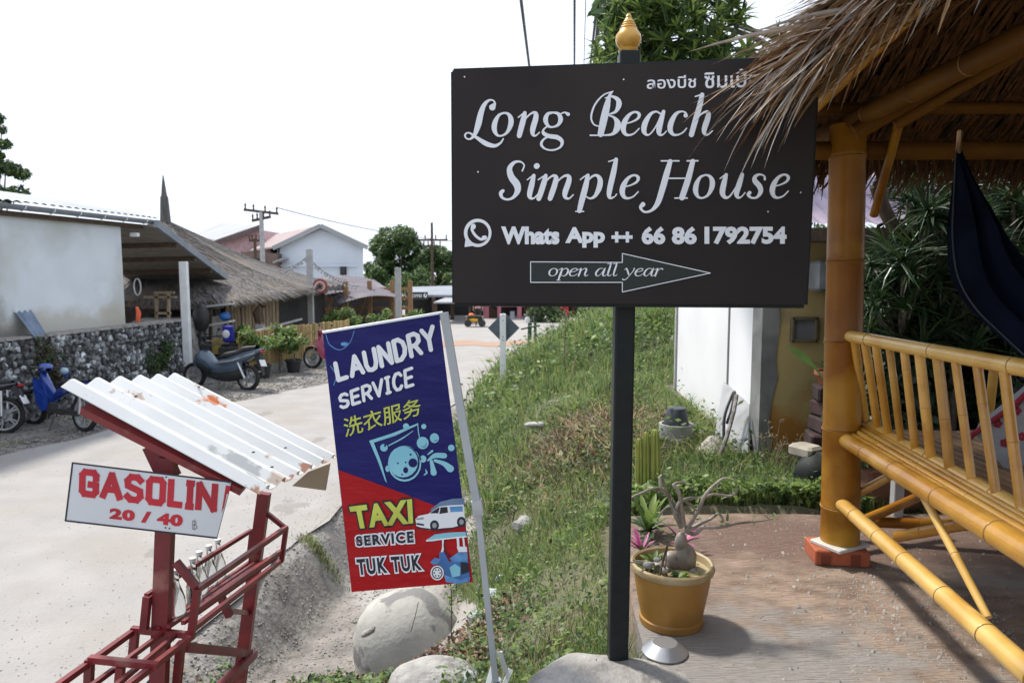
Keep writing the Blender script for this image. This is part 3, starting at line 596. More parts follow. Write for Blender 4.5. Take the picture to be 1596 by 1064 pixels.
q = P(470, 494, 26.5); mb = MB(); mb.bbox((q.x, q.y, q.z), (.35, .1, .6), .01); mb.bbox((q.x, q.y - .06, q.z), (.22, .02, .22), .01, m=1); o = mb.build('red_sign', [mat('sign_red', (.5, .03, .03), rough=.5), M_white_paint]); tag(o, 'small red board with a white centre in the timber restaurant', 'sign')
# white concrete posts with star disc
def slim_post(px, ytop, Y, lab, w=.14):
    q = P(px, ytop, Y); r = thing('slim_post', (q.x, q.y, -1), lab, 'post'); MB().bbox((q.x, q.y, (q.z - 1) / 2), (w, w, q.z + 1), .01).build('pole', M_post_grey, r); return r, q
r, q = slim_post(482, 388, 22.5, 'pale concrete post carrying the round star disc', .17)
c = P(499, 446, 22.2); star = thing('star_disc', c, 'round red and white disc with a dark star', 'disc sign')
Mx = Matrix.Rotation(R(90), 3, 'X')
mb = MB(); mb.lathe([(.22, -.03), (.24, 0), (.22, .03)], c, 24, M=Mx); mb.build('disc', mat('disc_red', (.30, .06, .05), rough=.6), star)
mb = MB(); mb.lathe([(.165, 0), (.165, .005)], c - Vector((0, .032, 0)), 24, M=Mx); mb.build('ring', mat('disc_pale', (.6, .5, .45), rough=.6), star)
mb = MB(); mb.lathe([(.115, 0), (.115, .005)], c - Vector((0, .04, 0)), 20, M=Mx); mb.build('inner_ring', mat('disc_rose', (.42, .17, .14), rough=.6), star)
mb = MB(); mb.prism([c + Vector(((.11 if k % 2 == 0 else .045) * math.sin(k * math.pi / 5), -.05, (.11 if k % 2 == 0 else .045) * math.cos(k * math.pi / 5))) for k in range(10)], (0, -.004, 0)); mb.build('star', M_dark, star)
MB().bar(c + Vector((-.3, .06, 0)), c + Vector((.1, .06, 0)), .04).build('bracket', M_post_grey, star)
slim_post(620, 417, 25.5, 'pale concrete post at the right end of the lavender canopy', .2)
# festoon lights running from the star post
for k, (x1, y1, sag) in enumerate(((400, 442, 8), (412, 425, 6), (560, 446, 10), (540, 436, 6))):
    a, b = P(482, 396 + 3 * k, 22.5), P(x1, y1, 24); n_ = 13; pts = [a.lerp(b, i / n_) - Vector((0, 0, .0225 * sag * 4 * (i / n_) * (1 - i / n_))) for i in range(n_ + 1)]
    r = thing('festoon', a, ('string of small bulbs hanging left of the star post, %s' if x1 < 482 else 'string of small bulbs hanging right of the star post, %s') % ('lower strand' if k in (0, 2) else 'upper strand'), 'light string', 'festoon strings from the star post')
    MB().tube(pts, .008, 4).build('cable', M_black, r)
    for p_ in pts[1:-1]: b2 = MB(); b2.ball(p_ - Vector((0, 0, .06)), (.03, .03, .05), 6, k=4); b2.build('bulb', mat('bulb_glass', (.45, .46, .47), rough=.3), r)

# ================================================================== far houses
M_gable = mat('pale_blue_render', (.60, .65, .72), (.55, .6, .66), scale=1, rough=.9)
M_roof_rose = mat('rose_roof', (.27, .19, .19), (.33, .27, .27), scale=.4, rough=.7, spec=.3)
M_roof_pale = mat('pale_roof', (.34, .35, .36), (.29, .30, .31), scale=.5, rough=.7, spec=.3)
h = thing('gable_house', P(500, 440, 50), 'pale blue two storey gable house with a rose metal roof', 'house')
h.location.z = -1
pts = [P(437, 500, 50), P(566, 500, 50), P(566, 384, 50), P(500, 357, 50), P(437, 384, 50)]
for p_ in pts[:2]: p_.z = -1
mb = MB(); mb.prism(pts, (-5, 14, 0)); mb.build('wall', M_gable, h)
rt = P(500, 353, 49.6); bk = Vector((-8.5, 14.5, 0))
for e, nm in ((P(425, 387, 49.6), 'roof'), (P(573, 386, 49.6), 'roof')):
    mb = MB(); mb.prism([e, rt, rt + bk, e + bk], (0, 0, .12)); mb.build(nm, M_roof_rose if e.x < rt.x else M_roof_pale, h)
for e in (P(425, 388, 49.5), P(573, 387, 49.5)): MB().bar(e + Vector((0, 0, .05)), rt + Vector((0, -.05, .05)), .1, .3).build('barge_board', M_roof_pale, h)
w = thing_win = MB(); q = P(535, 421, 49.9); w.bbox((q.x, q.y, q.z), (.42, .12, .72), .01); ww = w.build('window', M_dark, h); mb = MB(); mb.box((q.x, q.y - .1, q.z), (.3, .02, .5)); mb.build('pane', mat('dark_glass', (.02, .025, .03), rough=.1), ww)
mb = MB(); a = P(437, 414, 49.8); b = P(556, 414, 49.8); mb.bar(a, b, .12, .1); mb.build('string_course', M_gable, h)
mb = MB(); mb.prism([P(432, 395, 49), P(375, 392, 51), P(375, 440, 51), P(432, 440, 49)], (0, 5, 0)); mb.build('side_wing', mat('wing_brown', (.16, .11, .09), rough=.8), h)
for x in (385, 405): b2 = MB(); q = P(x, 408, 49.2); b2.bbox(q, (.5, .12, .5), .01); b2.build('window', M_dark, h)
mb = MB(); mb.prism([P(440, 402, 48.6), P(425, 408, 48.6), P(425, 410, 48.6), P(440, 404, 48.6)], (0, 2, 0)); mb.build('canopy', M_roof_pale, h)
h2 = thing('pink_gable_house', P(360, 440, 58), 'house with a pink gable and grey roof, behind the gable house', 'house'); h2.location.z = -1
mb = MB(); mb.prism([Vector((P(345, 0, 58).x, 58, -1)), Vector((P(420, 0, 58).x, 58, -1)), P(420, 385, 58), P(405, 358, 58), P(338, 380, 58)], (0, 12, 0)); mb.build('wall', mat('pink_render', (.50, .33, .34), rough=.9), h2)
mb = MB(); mb.prism([P(335, 377, 57.5), P(405, 353, 57.5), P(345, 349, 70), P(292, 368, 70)], (0, 0, .15)); mb.build('roof', M_roof_pale, h2)
mb = MB(); mb.bar(P(333, 380, 57.4), P(408, 354, 57.4), .1, .35); mb.build('barge_board', mat('brown_board', (.12, .08, .08)), h2)

# ================================================================== power poles and lines
def power_pole(px, ytop, Y, hw, lab, arms=((0, 1.0, 0),), w=.24):
    q = P(px, ytop, Y); r = thing('power_pole', (q.x, q.y, -1), lab, 'power pole'); MB().tube([(q.x, q.y, -1), (q.x, q.y, q.z)], [w * .6, w * .4], 8).build('pole', M_post_grey if w > .2 else M_wood_dark, r, smooth=True)
    for dz, l, tilt in arms:
        a = Vector((q.x - hw * l, q.y, q.z - dz + tilt)); b = Vector((q.x + hw * l, q.y, q.z - dz - tilt)); MB().bar(a, b, .12, .12).build('crossarm', M_wood_dark, r)
        for u in (.04, .28, .62, .96): p_ = a.lerp(b, u); MB().lathe([(.02, 0), (.05, .05), (.03, .1), (.055, .18), (.02, .28), (0, .3)], p_ + Vector((0, 0, .05)), 7).build('insulator', M_wood_dark, r, smooth=True)
    return q
q1 = power_pole(407, 330, 36, .85, 'concrete power pole with a wide crossarm before the gable house', ((0, 1, .1), (.35, .55, -.1)), .26)
q2 = power_pole(673, 347, 46, 1.25, 'thin dark power pole with crossarm before the round trees', ((1.1, .8, 0), (1.5, .45, 0)), .18)
power_pole(397, 372, 38, .3, 'short dark pole just left of the wide crossarm pole', ((.1, 1, 0),), .2)
q3 = power_pole(884, 380, 75, 1.3, 'far power pole hidden behind the brown signboard', ((.2, 1, 0), (.9, 1, 0)))
def wire(pts, lab, r_=.02, grp='overhead power lines'):
    full = []
    for a, b in zip(pts[:-1], pts[1:]):
        L_ = (b - a).length; n_ = 10; full += [a.lerp(b, i / n_) - Vector((0, 0, L_ * .012 * 4 * (i / n_) * (1 - i / n_))) for i in range(n_)]
    mb = MB(); mb.tube(full + [pts[-1]], r_, 5); o = mb.build('power_line', M_black); tag(o, lab, 'power line', grp)
vp = P(884, 398, 75)
for (xa, lab, zz, r_) in ((812, 'overhead line farthest left, slanting behind the brown board', 0, .03), (895.5, 'overhead line standing upright above the middle of the board', 0, .022), (913, 'faint thin line beside the pair of thick overhead lines', 0, .008), (931, 'left line of the thick overhead pair near the tree', 0, .026), (937, 'right line of the thick overhead pair near the tree', 0, .045)):
    a = P(xa, 0, 13.0); t = 104; x104 = {812: 825, 895.5: 895.3, 913: 910, 931: 920, 937: 926}[xa]; b = P(x104, 104, 18.2)
    # carry the straight run on to the far pole and back over the viewer
    d = b - a; far = b + d * 4.0; far = Vector((vp.x, 75, a.z + .3)).lerp(Vector((far.x, 75, a.z)), .5); near = a - d.normalized() * 22
    mb = MB(); mb.tube([near, a, b, far], r_, 6); o = mb.build('power_line', M_black); tag(o, lab, 'power line')
wire([q1 + Vector((.8, 0, .2)), q2 + Vector((-1, 0, -.9)), q3], 'thin cable running level between the two distant poles', .02)

# ================================================================== far shops across the junction
M_pink = mat('pink_render2', (.46, .17, .20), (.38, .14, .17), scale=2, rough=.8)
M_shop_roof = mat('shop_roof', (.25, .28, .32), (.2, .22, .25), scale=1, rough=.6)
sh = thing('dark_shop', P(660, 500, 38), 'dark open shop with a blue grey roof and a framed name board', 'shop'); sh.location.z = -1
mb = MB(); mb.prism([P(634, 463, 38), P(712, 463, 38), P(704, 448, 44), P(640, 450, 44)], (0, 0, .12)); mb.build('roof', M_shop_roof, sh)
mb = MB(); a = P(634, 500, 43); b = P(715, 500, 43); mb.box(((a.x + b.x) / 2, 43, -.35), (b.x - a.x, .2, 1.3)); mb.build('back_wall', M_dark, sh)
for x in (634, 676, 705): q = P(x, 463, 38); MB().bbox((q.x, q.y, (q.z - 1) / 2), (.18, .18, q.z + 1), .01).build('post', M_wood_dark, sh)
a, b = P(634, 455, 37.6), P(667, 467, 37.6); bd = MB(); bd.bbox(((a.x + b.x) / 2, 37.6, (a.z + b.z) / 2), (b.x - a.x, .08, a.z - b.z), .01); bd = bd.build('name_board', M_black, sh)
fc_ = Face((0, 37.55, 0), (0, -1, 0)); lt = MB(); fc_.text(lt, 'COFFEE', (639, 458.5), (658, 458.5), (658, 463.5), (639, 463.5), .01, offset=.02); fc_.stroke(lt, [(662, 458, 2), (661, 461, 2.4), (664, 463, 1.5), (665, 459, 1.6)], .01); lt.build('lettering', M_white_paint, bd)
aw = thing('white_awning', P(700, 500, 36), 'white awning roof to the right of the dark shop, half behind the board', 'awning'); aw.location.z = -1
mb = MB(); mb.prism([P(676, 473, 35), P(738, 473, 35), P(738, 462, 40), P(704, 462, 40)], (0, 0, .08)); mb.build('roof', M_roof_pale, aw)
for x in (680, 732): q = P(x, 474, 35.3); MB().bbox((q.x, q.y, (q.z - 1) / 2), (.1, .1, q.z + 1), .01).build('post', M_wood_dark, aw)
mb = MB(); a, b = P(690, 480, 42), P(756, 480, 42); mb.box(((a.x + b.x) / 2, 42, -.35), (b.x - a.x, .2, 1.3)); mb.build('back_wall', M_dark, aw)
pk = thing('pink_shop', P(782, 500, 39), 'small pink shop with two dark doorways, just below the board', 'shop'); pk.location.z = -1
def wallbox(x0, y0, x1, y1, Y, d=.3, name='wall', m=M_pink, par=None):
    a, b = P(x0, y0, Y), P(x1, y1, Y); k = MB(); k.bbox(((a.x + b.x) / 2, Y + d / 2, (a.z + b.z) / 2), (abs(b.x - a.x), d, abs(a.z - b.z)), .01); return k.build(name, m, par)
wallbox(753, 440, 818, 478, 39, par=pk); wallbox(753, 478, 762, 509, 39, par=pk); wallbox(775, 478, 781, 509, 39, par=pk); wallbox(806, 478, 813, 509, 39, par=pk)
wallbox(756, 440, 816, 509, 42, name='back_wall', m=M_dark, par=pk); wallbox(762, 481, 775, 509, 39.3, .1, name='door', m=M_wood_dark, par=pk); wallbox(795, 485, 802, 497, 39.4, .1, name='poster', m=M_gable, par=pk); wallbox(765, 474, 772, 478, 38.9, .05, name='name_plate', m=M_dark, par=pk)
mb = MB(); mb.prism([P(748, 441, 38.5), P(822, 441, 38.5), P(822, 432, 43), P(748, 432, 43)], (0, 0, .12)); mb.build('roof', M_shop_roof, pk)
# red drinks cabinet, brown shop row and green posts farther right
r = thing('red_cabinet', P(881, 497, 38), 'tall red cabinet standing by the far shops', 'cabinet'); r.location.z = -1
wallbox(874, 470, 886, 497, 37, .5, name='body', m=mat('cabinet_red', (.55, .015, .03), rough=.4), par=r); wallbox(877, 486, 883, 495, 36.95, .04, name='badge', m=mat('badge_pink', (.75, .4, .42)), par=r)
br = thing('brown_shop_row', P(850, 500, 41), 'brown timber shop front right of the pink shop', 'shop'); br.location.z = -1
wallbox(815, 440, 960, 509, 43, .3, name='wall', m=mat('shop_brown', (.19, .13, .1), (.1, .08, .065), scale=1.5, rough=.8), par=br)
for x in (822, 846, 862, 892, 905, 925): wallbox(x, 466, x + 3, 509, 41, .1, name='post', m=M_wood, par=br)
mb = MB(); mb.prism([P(812, 468, 40), P(965, 468, 40), P(965, 455, 44), P(812, 455, 44)], (0, 0, .1)); mb.build('roof', M_shop_roof, br)
r = thing('oil_drum_bushes', P(850, 500, 36), 'dark green bushes in front of the brown shops', 'bush'); r.location.z = -1
leaf_cloud('foliage', [(tuple(P(x, y, 36)), (.5, .4, .5)) for x, y in ((832, 492), (843, 485), (855, 484), (866, 488), (872, 497), (835, 500), (852, 499), (912, 490), (930, 486))], 2200, .09, [M_green_dark, M_green_mid], r, w=(.8, .2)); MB().tube([P(850, 515, 36), P(850, 488, 36)], .05, 5).build('stem', M_bark, r)
# yellow ride with a person in pink
q = P(740, 499, 33); g = Vector((q.x, q.y, -.99))
r = thing('yellow_tub_cart', g, 'small cart with a yellow and orange tub by the far road', 'cart')
mb = MB(); mb.lathe([(.25, -.1), (.34, -.04), (.33, .06), (.24, .08)], (q.x - .05, q.y, q.z + .02), 14, sx=1.0); mb.build('tub', mat('tub_yellow', (.75, .42, .02), rough=.5), r, smooth=True)
mb = MB(); mb.ball((q.x - .15, q.y, q.z + .2), (.16, .16, .14)); mb.build('cushion', mat('tub_orange', (.75, .16, .02), rough=.6), r, smooth=True)
mb = MB(); mb.bbox((q.x, q.y, -.62), (.7, .5, .3), .04); mb.build('chassis', M_dark, r)
for dx in (-.3, .35):
    mb = MB(); mb.lathe([(.09, -.03), (.17, -.03), (.17, .03), (.09, .03)], (q.x + dx, q.y - .28, -.82), 14, M=Mx); mb.build('wheel', M_black, r)
def person(loc, h, shirt, trousers, label, rz=0, mini=1.0, sit=False):
    """one continuous skinned body, clothes as close shells"""
    r = thing('person', loc, label, 'person', rz=rz)
    J = {'pel': (0, 0, .53), 'che': (0, -.01, .72), 'nec': (0, 0, .83), 'hea': (0, -.01, .885), 'top': (0, -.012, .95)}
    for s, n_ in ((1, 'l'), (-1, 'r')):
        J['sh' + n_] = (s * .105, 0, .80); J['el' + n_] = (s * .14, .0 if s > 0 else -.05, .63); J['wr' + n_] = (s * .13, -.06, .50); J['ha' + n_] = (s * .125, -.075, .45)
        J['hi' + n_] = (s * .05, 0, .50); J['kn' + n_] = (s * .06, -.02 * s, .27); J['an' + n_] = (s * .06, .01, .04); J['to' + n_] = (s * .065, -.08, .015)
    E = [('pel', 'che'), ('che', 'nec'), ('nec', 'hea'), ('hea', 'top')] + [e for n_ in 'lr' for e in (('che', 'sh' + n_), ('sh' + n_, 'el' + n_), ('el' + n_, 'wr' + n_), ('wr' + n_, 'ha' + n_), ('pel', 'hi' + n_), ('hi' + n_, 'kn' + n_), ('kn' + n_, 'an' + n_), ('an' + n_, 'to' + n_))]
    Rr = {'pel': .078, 'che': .085, 'nec': .035, 'hea': .052, 'top': .05, 'sh': .042, 'el': .03, 'wr': .02, 'ha': .022, 'hi': .06, 'kn': .038, 'an': .025, 'to': .022}
    names = list(J); me = bpy.data.meshes.new('body'); me.from_pydata([tuple(c * h for c in J[k]) for k in names], [(names.index(a), names.index(b)) for a, b in E], []); ob = bpy.data.objects.new('body', me); COL.objects.link(ob)
    sk = ob.modifiers.new('s', 'SKIN'); ob.modifiers.new('u', 'SUBSURF').levels = 2
    for i, k in enumerate(names):
        rr = Rr.get(k, Rr.get(k[:2], .04)) * h; me.skin_vertices[0].data[i].radius = (rr, rr)
    me.skin_vertices[0].data[names.index('pel')].use_root = True
    em = bpy.data.meshes.new_from_object(ob.evaluated_get(bpy.context.evaluated_depsgraph_get())); bpy.data.objects.remove(ob)
    for m_ in (M_skin, shirt, trousers): em.materials.append(m_)
    for p_ in em.polygons:
        z = p_.center.z / h; x = abs(p_.center.x) / h; p_.use_smooth = True
        p_.material_index = 2 if .03 < z < .53 and x < .12 else (1 if .5 < z < .82 and (x < .125 or z > .62) else 0)
    em.name = 'body'; ob = bpy.data.objects.new('body', em); COL.objects.link(ob); ob.parent = r
    mb = MB(); mb.ball((0, .01 * h, .925 * h), (.056 * h, .06 * h, .055 * h), 10, k=7); mb.build('hair', M_black, r, smooth=True, local=True); return r
M_skin = mat('skin', (.35, .2, .13), rough=.6)
person((P(745, 499, 33.6).x, 33.6, -1.0), 1.55, mat('pink_cloth', (.72, .38, .40), rough=.9), M_black, 'person in a pale pink top standing at the yellow cart')
# diamond sign seen from behind
b = P(784, 616, 14); t = P(785.5, 489, 14); gz_ = gz(b.x, b.y)
r = thing('diamond_road_sign', (b.x, b.y, gz_), 'dark back of a diamond road sign on a white post', 'road sign')
mb = MB(); mb.bbox((b.x, b.y - .05, (t.z + gz_) / 2 - .05), (.12, .12, t.z - gz_ + .1), .008); po = mb.build('post', mat('post_white', (.78, .78, .78), (.7, .7, .7), rough=.6), r)
c = P(785, 511, 14.06); mb = MB(); mb.prism([c + Vector((.315, 0, 0)), c + Vector((0, 0, .315)), c + Vector((-.315, 0, 0)), c + Vector((0, 0, -.315))], (0, .01, 0)); mb.build('plate', mat('sign_back', (.10, .125, .15), (.085, .105, .13), rough=.5, metal=.3), r)
for z in (.27, .16, -.16, -.22):
    mb = MB(); mb.lathe([(.011, 0), (.011, .01), (0, .012)], (b.x, b.y - .11, c.z + z), 8, M=Mx); mb.build('bolt', M_dark, r)
# green post with white cap
b = P(825, 545, 24.5); r = thing('green_post', (b.x, b.y, -1), 'dark green post with a pale cap beside the far road', 'post')
mb = MB(); mb.tube([(b.x, b.y, -1), P(826, 503, 24.5)], .07, 8); mb.build('pole', mat('post_green', (.01, .06, .03), rough=.5), r); mb = MB(); mb.tube([(b.x + .22, b.y, -1), P(834, 503, 24.5)], .05, 8); mb.build('pole', MATS['post_green'], r)
mb = MB(); mb.lathe([(.08, 0), (.09, .12), (.05, .2), (0, .2)], P(822, 503, 24.5), 10); mb.build('cap', M_white_paint, r, smooth=True)
mb = MB(); mb.bar(P(812, 513, 24.5), P(842, 507, 24.5), .05); mb.build('crossbar', MATS['post_green'], r)
# low post stump in the grass, dead stakes
b = P(920, 567, 12); z = gz(b.x, b.y); mb = MB(); mb.tube([(b.x, b.y, z - .05), (b.x + .01, b.y, P(920, 548, 12).z)], [.05, .045], 8, m=0); o = mb.build('stump', M_wood_dark); tag(o, 'short dark wooden stump in the long grass', 'stump')
b = P(879, 582, 12); z = gz(b.x, b.y); mb = MB(); mb.tube([(b.x, b.y, z - .05), (b.x + .02, b.y, z + 1.0)], [.012, .007], 5); o = mb.build('stake', M_bark); tag(o, 'thin bare stake standing left of the dark stump', 'stake')

# ================================================================== trees
def tree(name, base, top_z, cr_c, lab, n, size, mats=None, w=(.5, .35, .15), trunk=.15, group=None, flat=.4):
    r = thing(name, base, lab, 'tree', group); base = Vector(base)
    mid = Vector(cr_c[0][0]) ; tr = MB(); cen = Vector(np.mean([c[0] for c in cr_c], 0)); tr.tube([base - Vector((0, 0, .2)), base.lerp(cen, .5) + Vector((.1, 0, 0)), cen], [trunk, trunk * .75, trunk * .4], 8)
    for c, _ in cr_c[:14]: tr.tube([base.lerp(cen, .55), base.lerp(Vector(c), .8) + Vector((0, 0, .1)), c], [trunk * .45, trunk * .25, trunk * .08], 5)
    tr.build('trunk', M_bark, r, smooth=True); leaf_cloud('crown', cr_c, n, size, mats or LEAVES, r, w=w, flat=flat); return r
def blobs(px0, py0, px1, py1, Y, n, r_, seed, shape=lambda u, v: True):
    rd = random.Random(seed); out = []
    while len(out) < n:
        u, v = rd.random(), rd.random()
        if not shape(u, v): continue
        p_ = P(px0 + (px1 - px0) * u, py0 + (py1 - py0) * v, Y + rd.uniform(-1, 1) * r_ * 2); s = r_ * rd.uniform(.6, 1.25); out.append((tuple(p_), (s, s, s * .75)))
    return out
dome = lambda u, v: (u - .5) ** 2 * 4 + (.75 - v) ** 2 * 1.6 < 1
def far_tree(x0, y0, x1, y1, Y, n, r_, seed, lab, nl, size, **k):
    g = P((x0 + x1) / 2, y1, Y); g.z = -1; return tree('broadleaf_tree', g, 0, blobs(x0 + 8, y0 + 8, x1 - 8, y1 - 6, Y, n, r_, seed, dome), lab, nl, size, group=None, **k)
far_tree(566, 352, 672, 455, 62, 60, .85, 3, 'large round crowned tree right of the gable house', 22000, .15)
far_tree(640, 380, 725, 470, 60, 36, .8, 4, 'smaller dark tree behind the thin power pole', 12000, .15)
far_tree(600, 415, 730, 485, 55, 34, .7, 5, 'low bushy tree behind the dark shop roof', 5000, .16)
far_tree(560, 400, 600, 470, 58, 14, .7, 6, 'dark tree close against the gable house wall', 4500, .16)
far_tree(905, 440, 1000, 520, 40, 20, .8, 8, 'dark tree behind the grassy rise left of the post', 6000, .12, w=(.8, .2, .0))
far_tree(975, 450, 1075, 530, 30, 24, .7, 9, 'dense dark tree between the post and the white panels', 9000, .1, w=(.8, .2, .0))
far_tree(800, 420, 900, 505, 55, 20, 1.2, 10, 'tree rising behind the brown shops under the board', 5000, .16)
far_tree(1030, 300, 1350, 520, 26, 40, 1.1, 11, 'big tree standing behind the yellow house', 9000, .12, w=(.8, .2, 0))
g = P(-20, 300, 25); g.z = -1
tree('broadleaf_tree', g, 0, blobs(-60, 180, 40, 312, 25, 46, .30, 12, lambda u, v: u < (.72 if v < .35 else (.62 if v < .55 else .98))), 'tree with small leaves rising over the white building roof', 12000, .075, w=(.6, .3, .1))
# ================================================================== motorbikes
M_tyre = mat('tyre', (.02, .02, .02), rough=.85); M_chrome = mat('silver_metal', (.62, .63, .65), (.5, .51, .53), rough=.3, metal=.85)
M_alloy = mat('alloy_paint', (.5, .51, .53), rough=.4, metal=.4); M_seat = mat('seat_vinyl', (.03, .03, .035), rough=.55); M_engine = mat('engine_grey', (.12, .12, .12), rough=.5, metal=.6)
def hull(stations, n=12):
    """smooth body loft: stations (x, z_centre, half_width, half_height)"""
    mb = MB(); mb_rows = []
    for x, z, w, h in [tuple(q) for q in cr(stations, 4)]:
        mb_rows.append([(x, max(w, .002) * math.copysign(abs(math.cos(a)) ** .7, math.cos(a)), z + max(h, .002) * math.copysign(abs(math.sin(a)) ** .7, math.sin(a))) for a in np.linspace(0, 2 * math.pi, n + 1)])
    return mb.grid(mb_rows)
def motorbike(loc, heading, label, paint, style='underbone', group='motorbikes parked by the stone wall', lean=6, plate=True):
    """x is forward; stands on its side stand"""
    r = thing('motorbike' if style != 'scooter' else 'scooter', loc, label, 'motorbike' if style != 'scooter' else 'scooter', group); r.rotation_euler = (R(lean), 0, heading)
    Mw = Matrix.Rotation(R(90), 3, 'X'); wr_ = .29 if style != 'scooter' else .27; wb = .62 if style != 'scooter' else .68; tw = .042 if style != 'scooter' else .062
    for x, nm in ((wb, 'front'), (-wb, 'rear')):
        b = MB(); b.lathe([(wr_ - .065, -tw * .6), (wr_ - .03, -tw), (wr_ - .008, -tw * .7), (wr_, 0), (wr_ - .008, tw * .7), (wr_ - .03, tw), (wr_ - .065, tw * .6), (wr_ - .065, -tw * .6)], (x, 0, wr_), 28, M=Mw); b.v, b.f, b.m = b.v, b.f[:-2], b.m[:-2]
        w = b.build('wheel', M_tyre, r, smooth=True, local=True)
        b = MB(); b.lathe([(wr_ - .085, -.025), (wr_ - .062, -.03), (wr_ - .062, .03), (wr_ - .085, .025), (wr_ - .085, -.025)], (x, 0, wr_), 28, M=Mw); b.f, b.m = b.f[:-2], b.m[:-2]
        for k in range(5):
            a = k * 2 * math.pi / 5
            for da in (-.12, .12): b.bar((x + .03 * math.cos(a), 0, wr_ + .03 * math.sin(a)), (x + (wr_ - .075) * math.cos(a + da), 0, wr_ + (wr_ - .075) * math.sin(a + da)), .02, .014, up=(0, 1, 0))
        b.lathe([(.045, -.05), (.045, .05)], (x, 0, wr_), 12, M=Mw); b.lathe([(.1, .03), (.1, .036)], (x, 0, wr_), 16, M=Mw); b.build('rim', M_alloy, w, local=True)
    sc_ = style == 'scooter'
    for s in (-1, 1): MB().tube([(wb, s * .07, wr_), (wb - .12, s * .07, wr_ + .35), (wb - .17, s * .05, .8)], .022, 8).build('fork', M_chrome, r, smooth=True, local=True)
    # front mudguard
    b = MB(); rows = []
    for a in np.linspace(R(35), R(150), 9): rows.append([(wb + (wr_ + .03 - .012 * abs(j)) * math.cos(a), j * .03, wr_ + (wr_ + .03 - .012 * abs(j)) * math.sin(a)) for j in (-2, -1, 0, 1, 2)])
    b.grid(rows); b.build('front_mudguard', paint, r, smooth=True, local=True)
    if not sc_:
        hull([(.02, .42, .03, .04), (.12, .46, .05, .12), (.26, .56, .075, .16), (.38, .72, .08, .14), (.44, .86, .06, .08)]).build('leg_shield', paint, r, smooth=True, local=True)
        for s in (-1, 1):   # side wings of the leg shield
            b = MB(); b.prism([(.50, s * .13, .80), (.42, s * .16, .62), (.34, s * .17, .42), (.22, s * .15, .27), (.14, s * .12, .30), (.2, s * .09, .5), (.32, s * .08, .72)], (0, -s * .02, 0)); b.build('side_wing', paint, r, local=True)
        hull([(.3, .93, .05, .03), (.36, .96, .12, .07), (.42, .95, .1, .075), (.47, .93, .05, .04)]).build('headlight_cowl', paint, r, smooth=True, local=True)
        b = MB(); b.ball((.455, 0, .925), (.035, .08, .045)); b.build('headlight', M_alloy, r, smooth=True, local=True)
        hull([(-.80, .78, .03, .02), (-.6, .74, .09, .06), (-.3, .66, .1, .07), (-.05, .58, .09, .08), (.1, .48, .06, .05)]).build('body', paint, r, smooth=True, local=True)
        hull([(-.74, .815, .06, .02), (-.5, .79, .11, .035), (-.2, .745, .11, .045), (0, .72, .07, .04), (.06, .7, .04, .02)]).build('seat', M_seat, r, smooth=True, local=True)
        b = MB(); b.bbox((.05, 0, .33), (.34, .16, .2), .04); b.lathe([(.075, -.12), (.075, .12)], (.06, 0, .3), 14, M=Mw); b.build('engine', M_engine, r, local=True)
        MB().tube([(.1, -.13, .25), (-.2, -.14, .24), (-.4, -.14, .28), (-.78, -.14, .36)], [.018, .02, .045, .04], 10).build('exhaust', M_chrome, r, smooth=True, local=True)
        MB().bar((.0, -.1, .3), (-wb, -.1, wr_), .03, .05).build('swingarm', M_engine, r, local=True); MB().bar((.0, .1, .3), (-wb, .1, wr_), .03, .08).build('chain_cover', M_engine, r, local=True)
        for s in (-1, 1): MB().tube([(-.62, s * .1, .68), (-wb, s * .1, wr_)], .026, 8).build('shock', M_chrome, r, local=True)
        b = MB(); b.prism([(-.72, -.05, .72), (-.92, -.04, .42), (-.94, -.04, .44), (-.82, -.05, .74)], (0, .1, 0)); b.build('rear_mudguard', M_black, r, local=True)
        if plate: b = MB(); b.bbox((-.9, 0, .53), (.012, .2, .15), .004, M=Matrix.Rotation(R(25), 3, 'Y')); b.build('number_plate', M_white_paint, r, local=True)
        b = MB(); b.bbox((-.85, 0, .75), (.06, .13, .05), .015); b.build('tail_light', mat('tail_red', (.4, .01, .01), rough=.3), r, local=True)
        hb = .97; hx = .34
    else:
        hull([(.68, .50, .05, .05), (.60, .60, .15, .13), (.46, .66, .2, .19), (.30, .60, .17, .17), (.12, .47, .15, .15), (-.15, .46, .15, .13), (-.4, .5, .16, .14), (-.6, .6, .12, .1)]).build('body', paint, r, smooth=True, local=True)
        hull([(.05, .52, .1, .1), (-.15, .57, .16, .12), (-.45, .66, .18, .13), (-.75, .77, .14, .1), (-1.0, .88, .06, .03), (-1.06, .9, .02, .01)]).build('tail', paint, r, smooth=True, local=True)
        hull([(.52, .84, .05, .04), (.46, .9, .13, .09), (.38, .96, .1, .07), (.34, 1.0, .05, .03)]).build('dash_cowl', M_black, r, smooth=True, local=True)
        for s in (-1, 1): b = MB(); b.prism([(.50, s * .205, .58), (.30, s * .19, .48), (.12, s * .165, .42), (.2, s * .17, .36), (.42, s * .19, .47)], (0, s * .012, 0)); b.build('side_vent', M_black, r, local=True); b = MB(); b.prism([(.05, s * .168, .55), (-.4, s * .185, .62), (-.9, s * .11, .80), (-.9, s * .11, .83), (-.4, s * .185, .66), (.05, s * .168, .585)], (0, s * .01, 0)); b.build('side_trim', M_alloy, r, local=True)
        b = MB(); b.bbox((-1.02, 0, .84), (.05, .16, .05), .015); b.build('tail_light', mat('tail_red', (.4, .01, .01), rough=.3), r, local=True); b = MB(); b.bbox((-1.03, 0, .6), (.012, .2, .15), .004, M=Matrix.Rotation(R(25), 3, 'Y')); b.build('number_plate', M_white_paint, r, local=True)
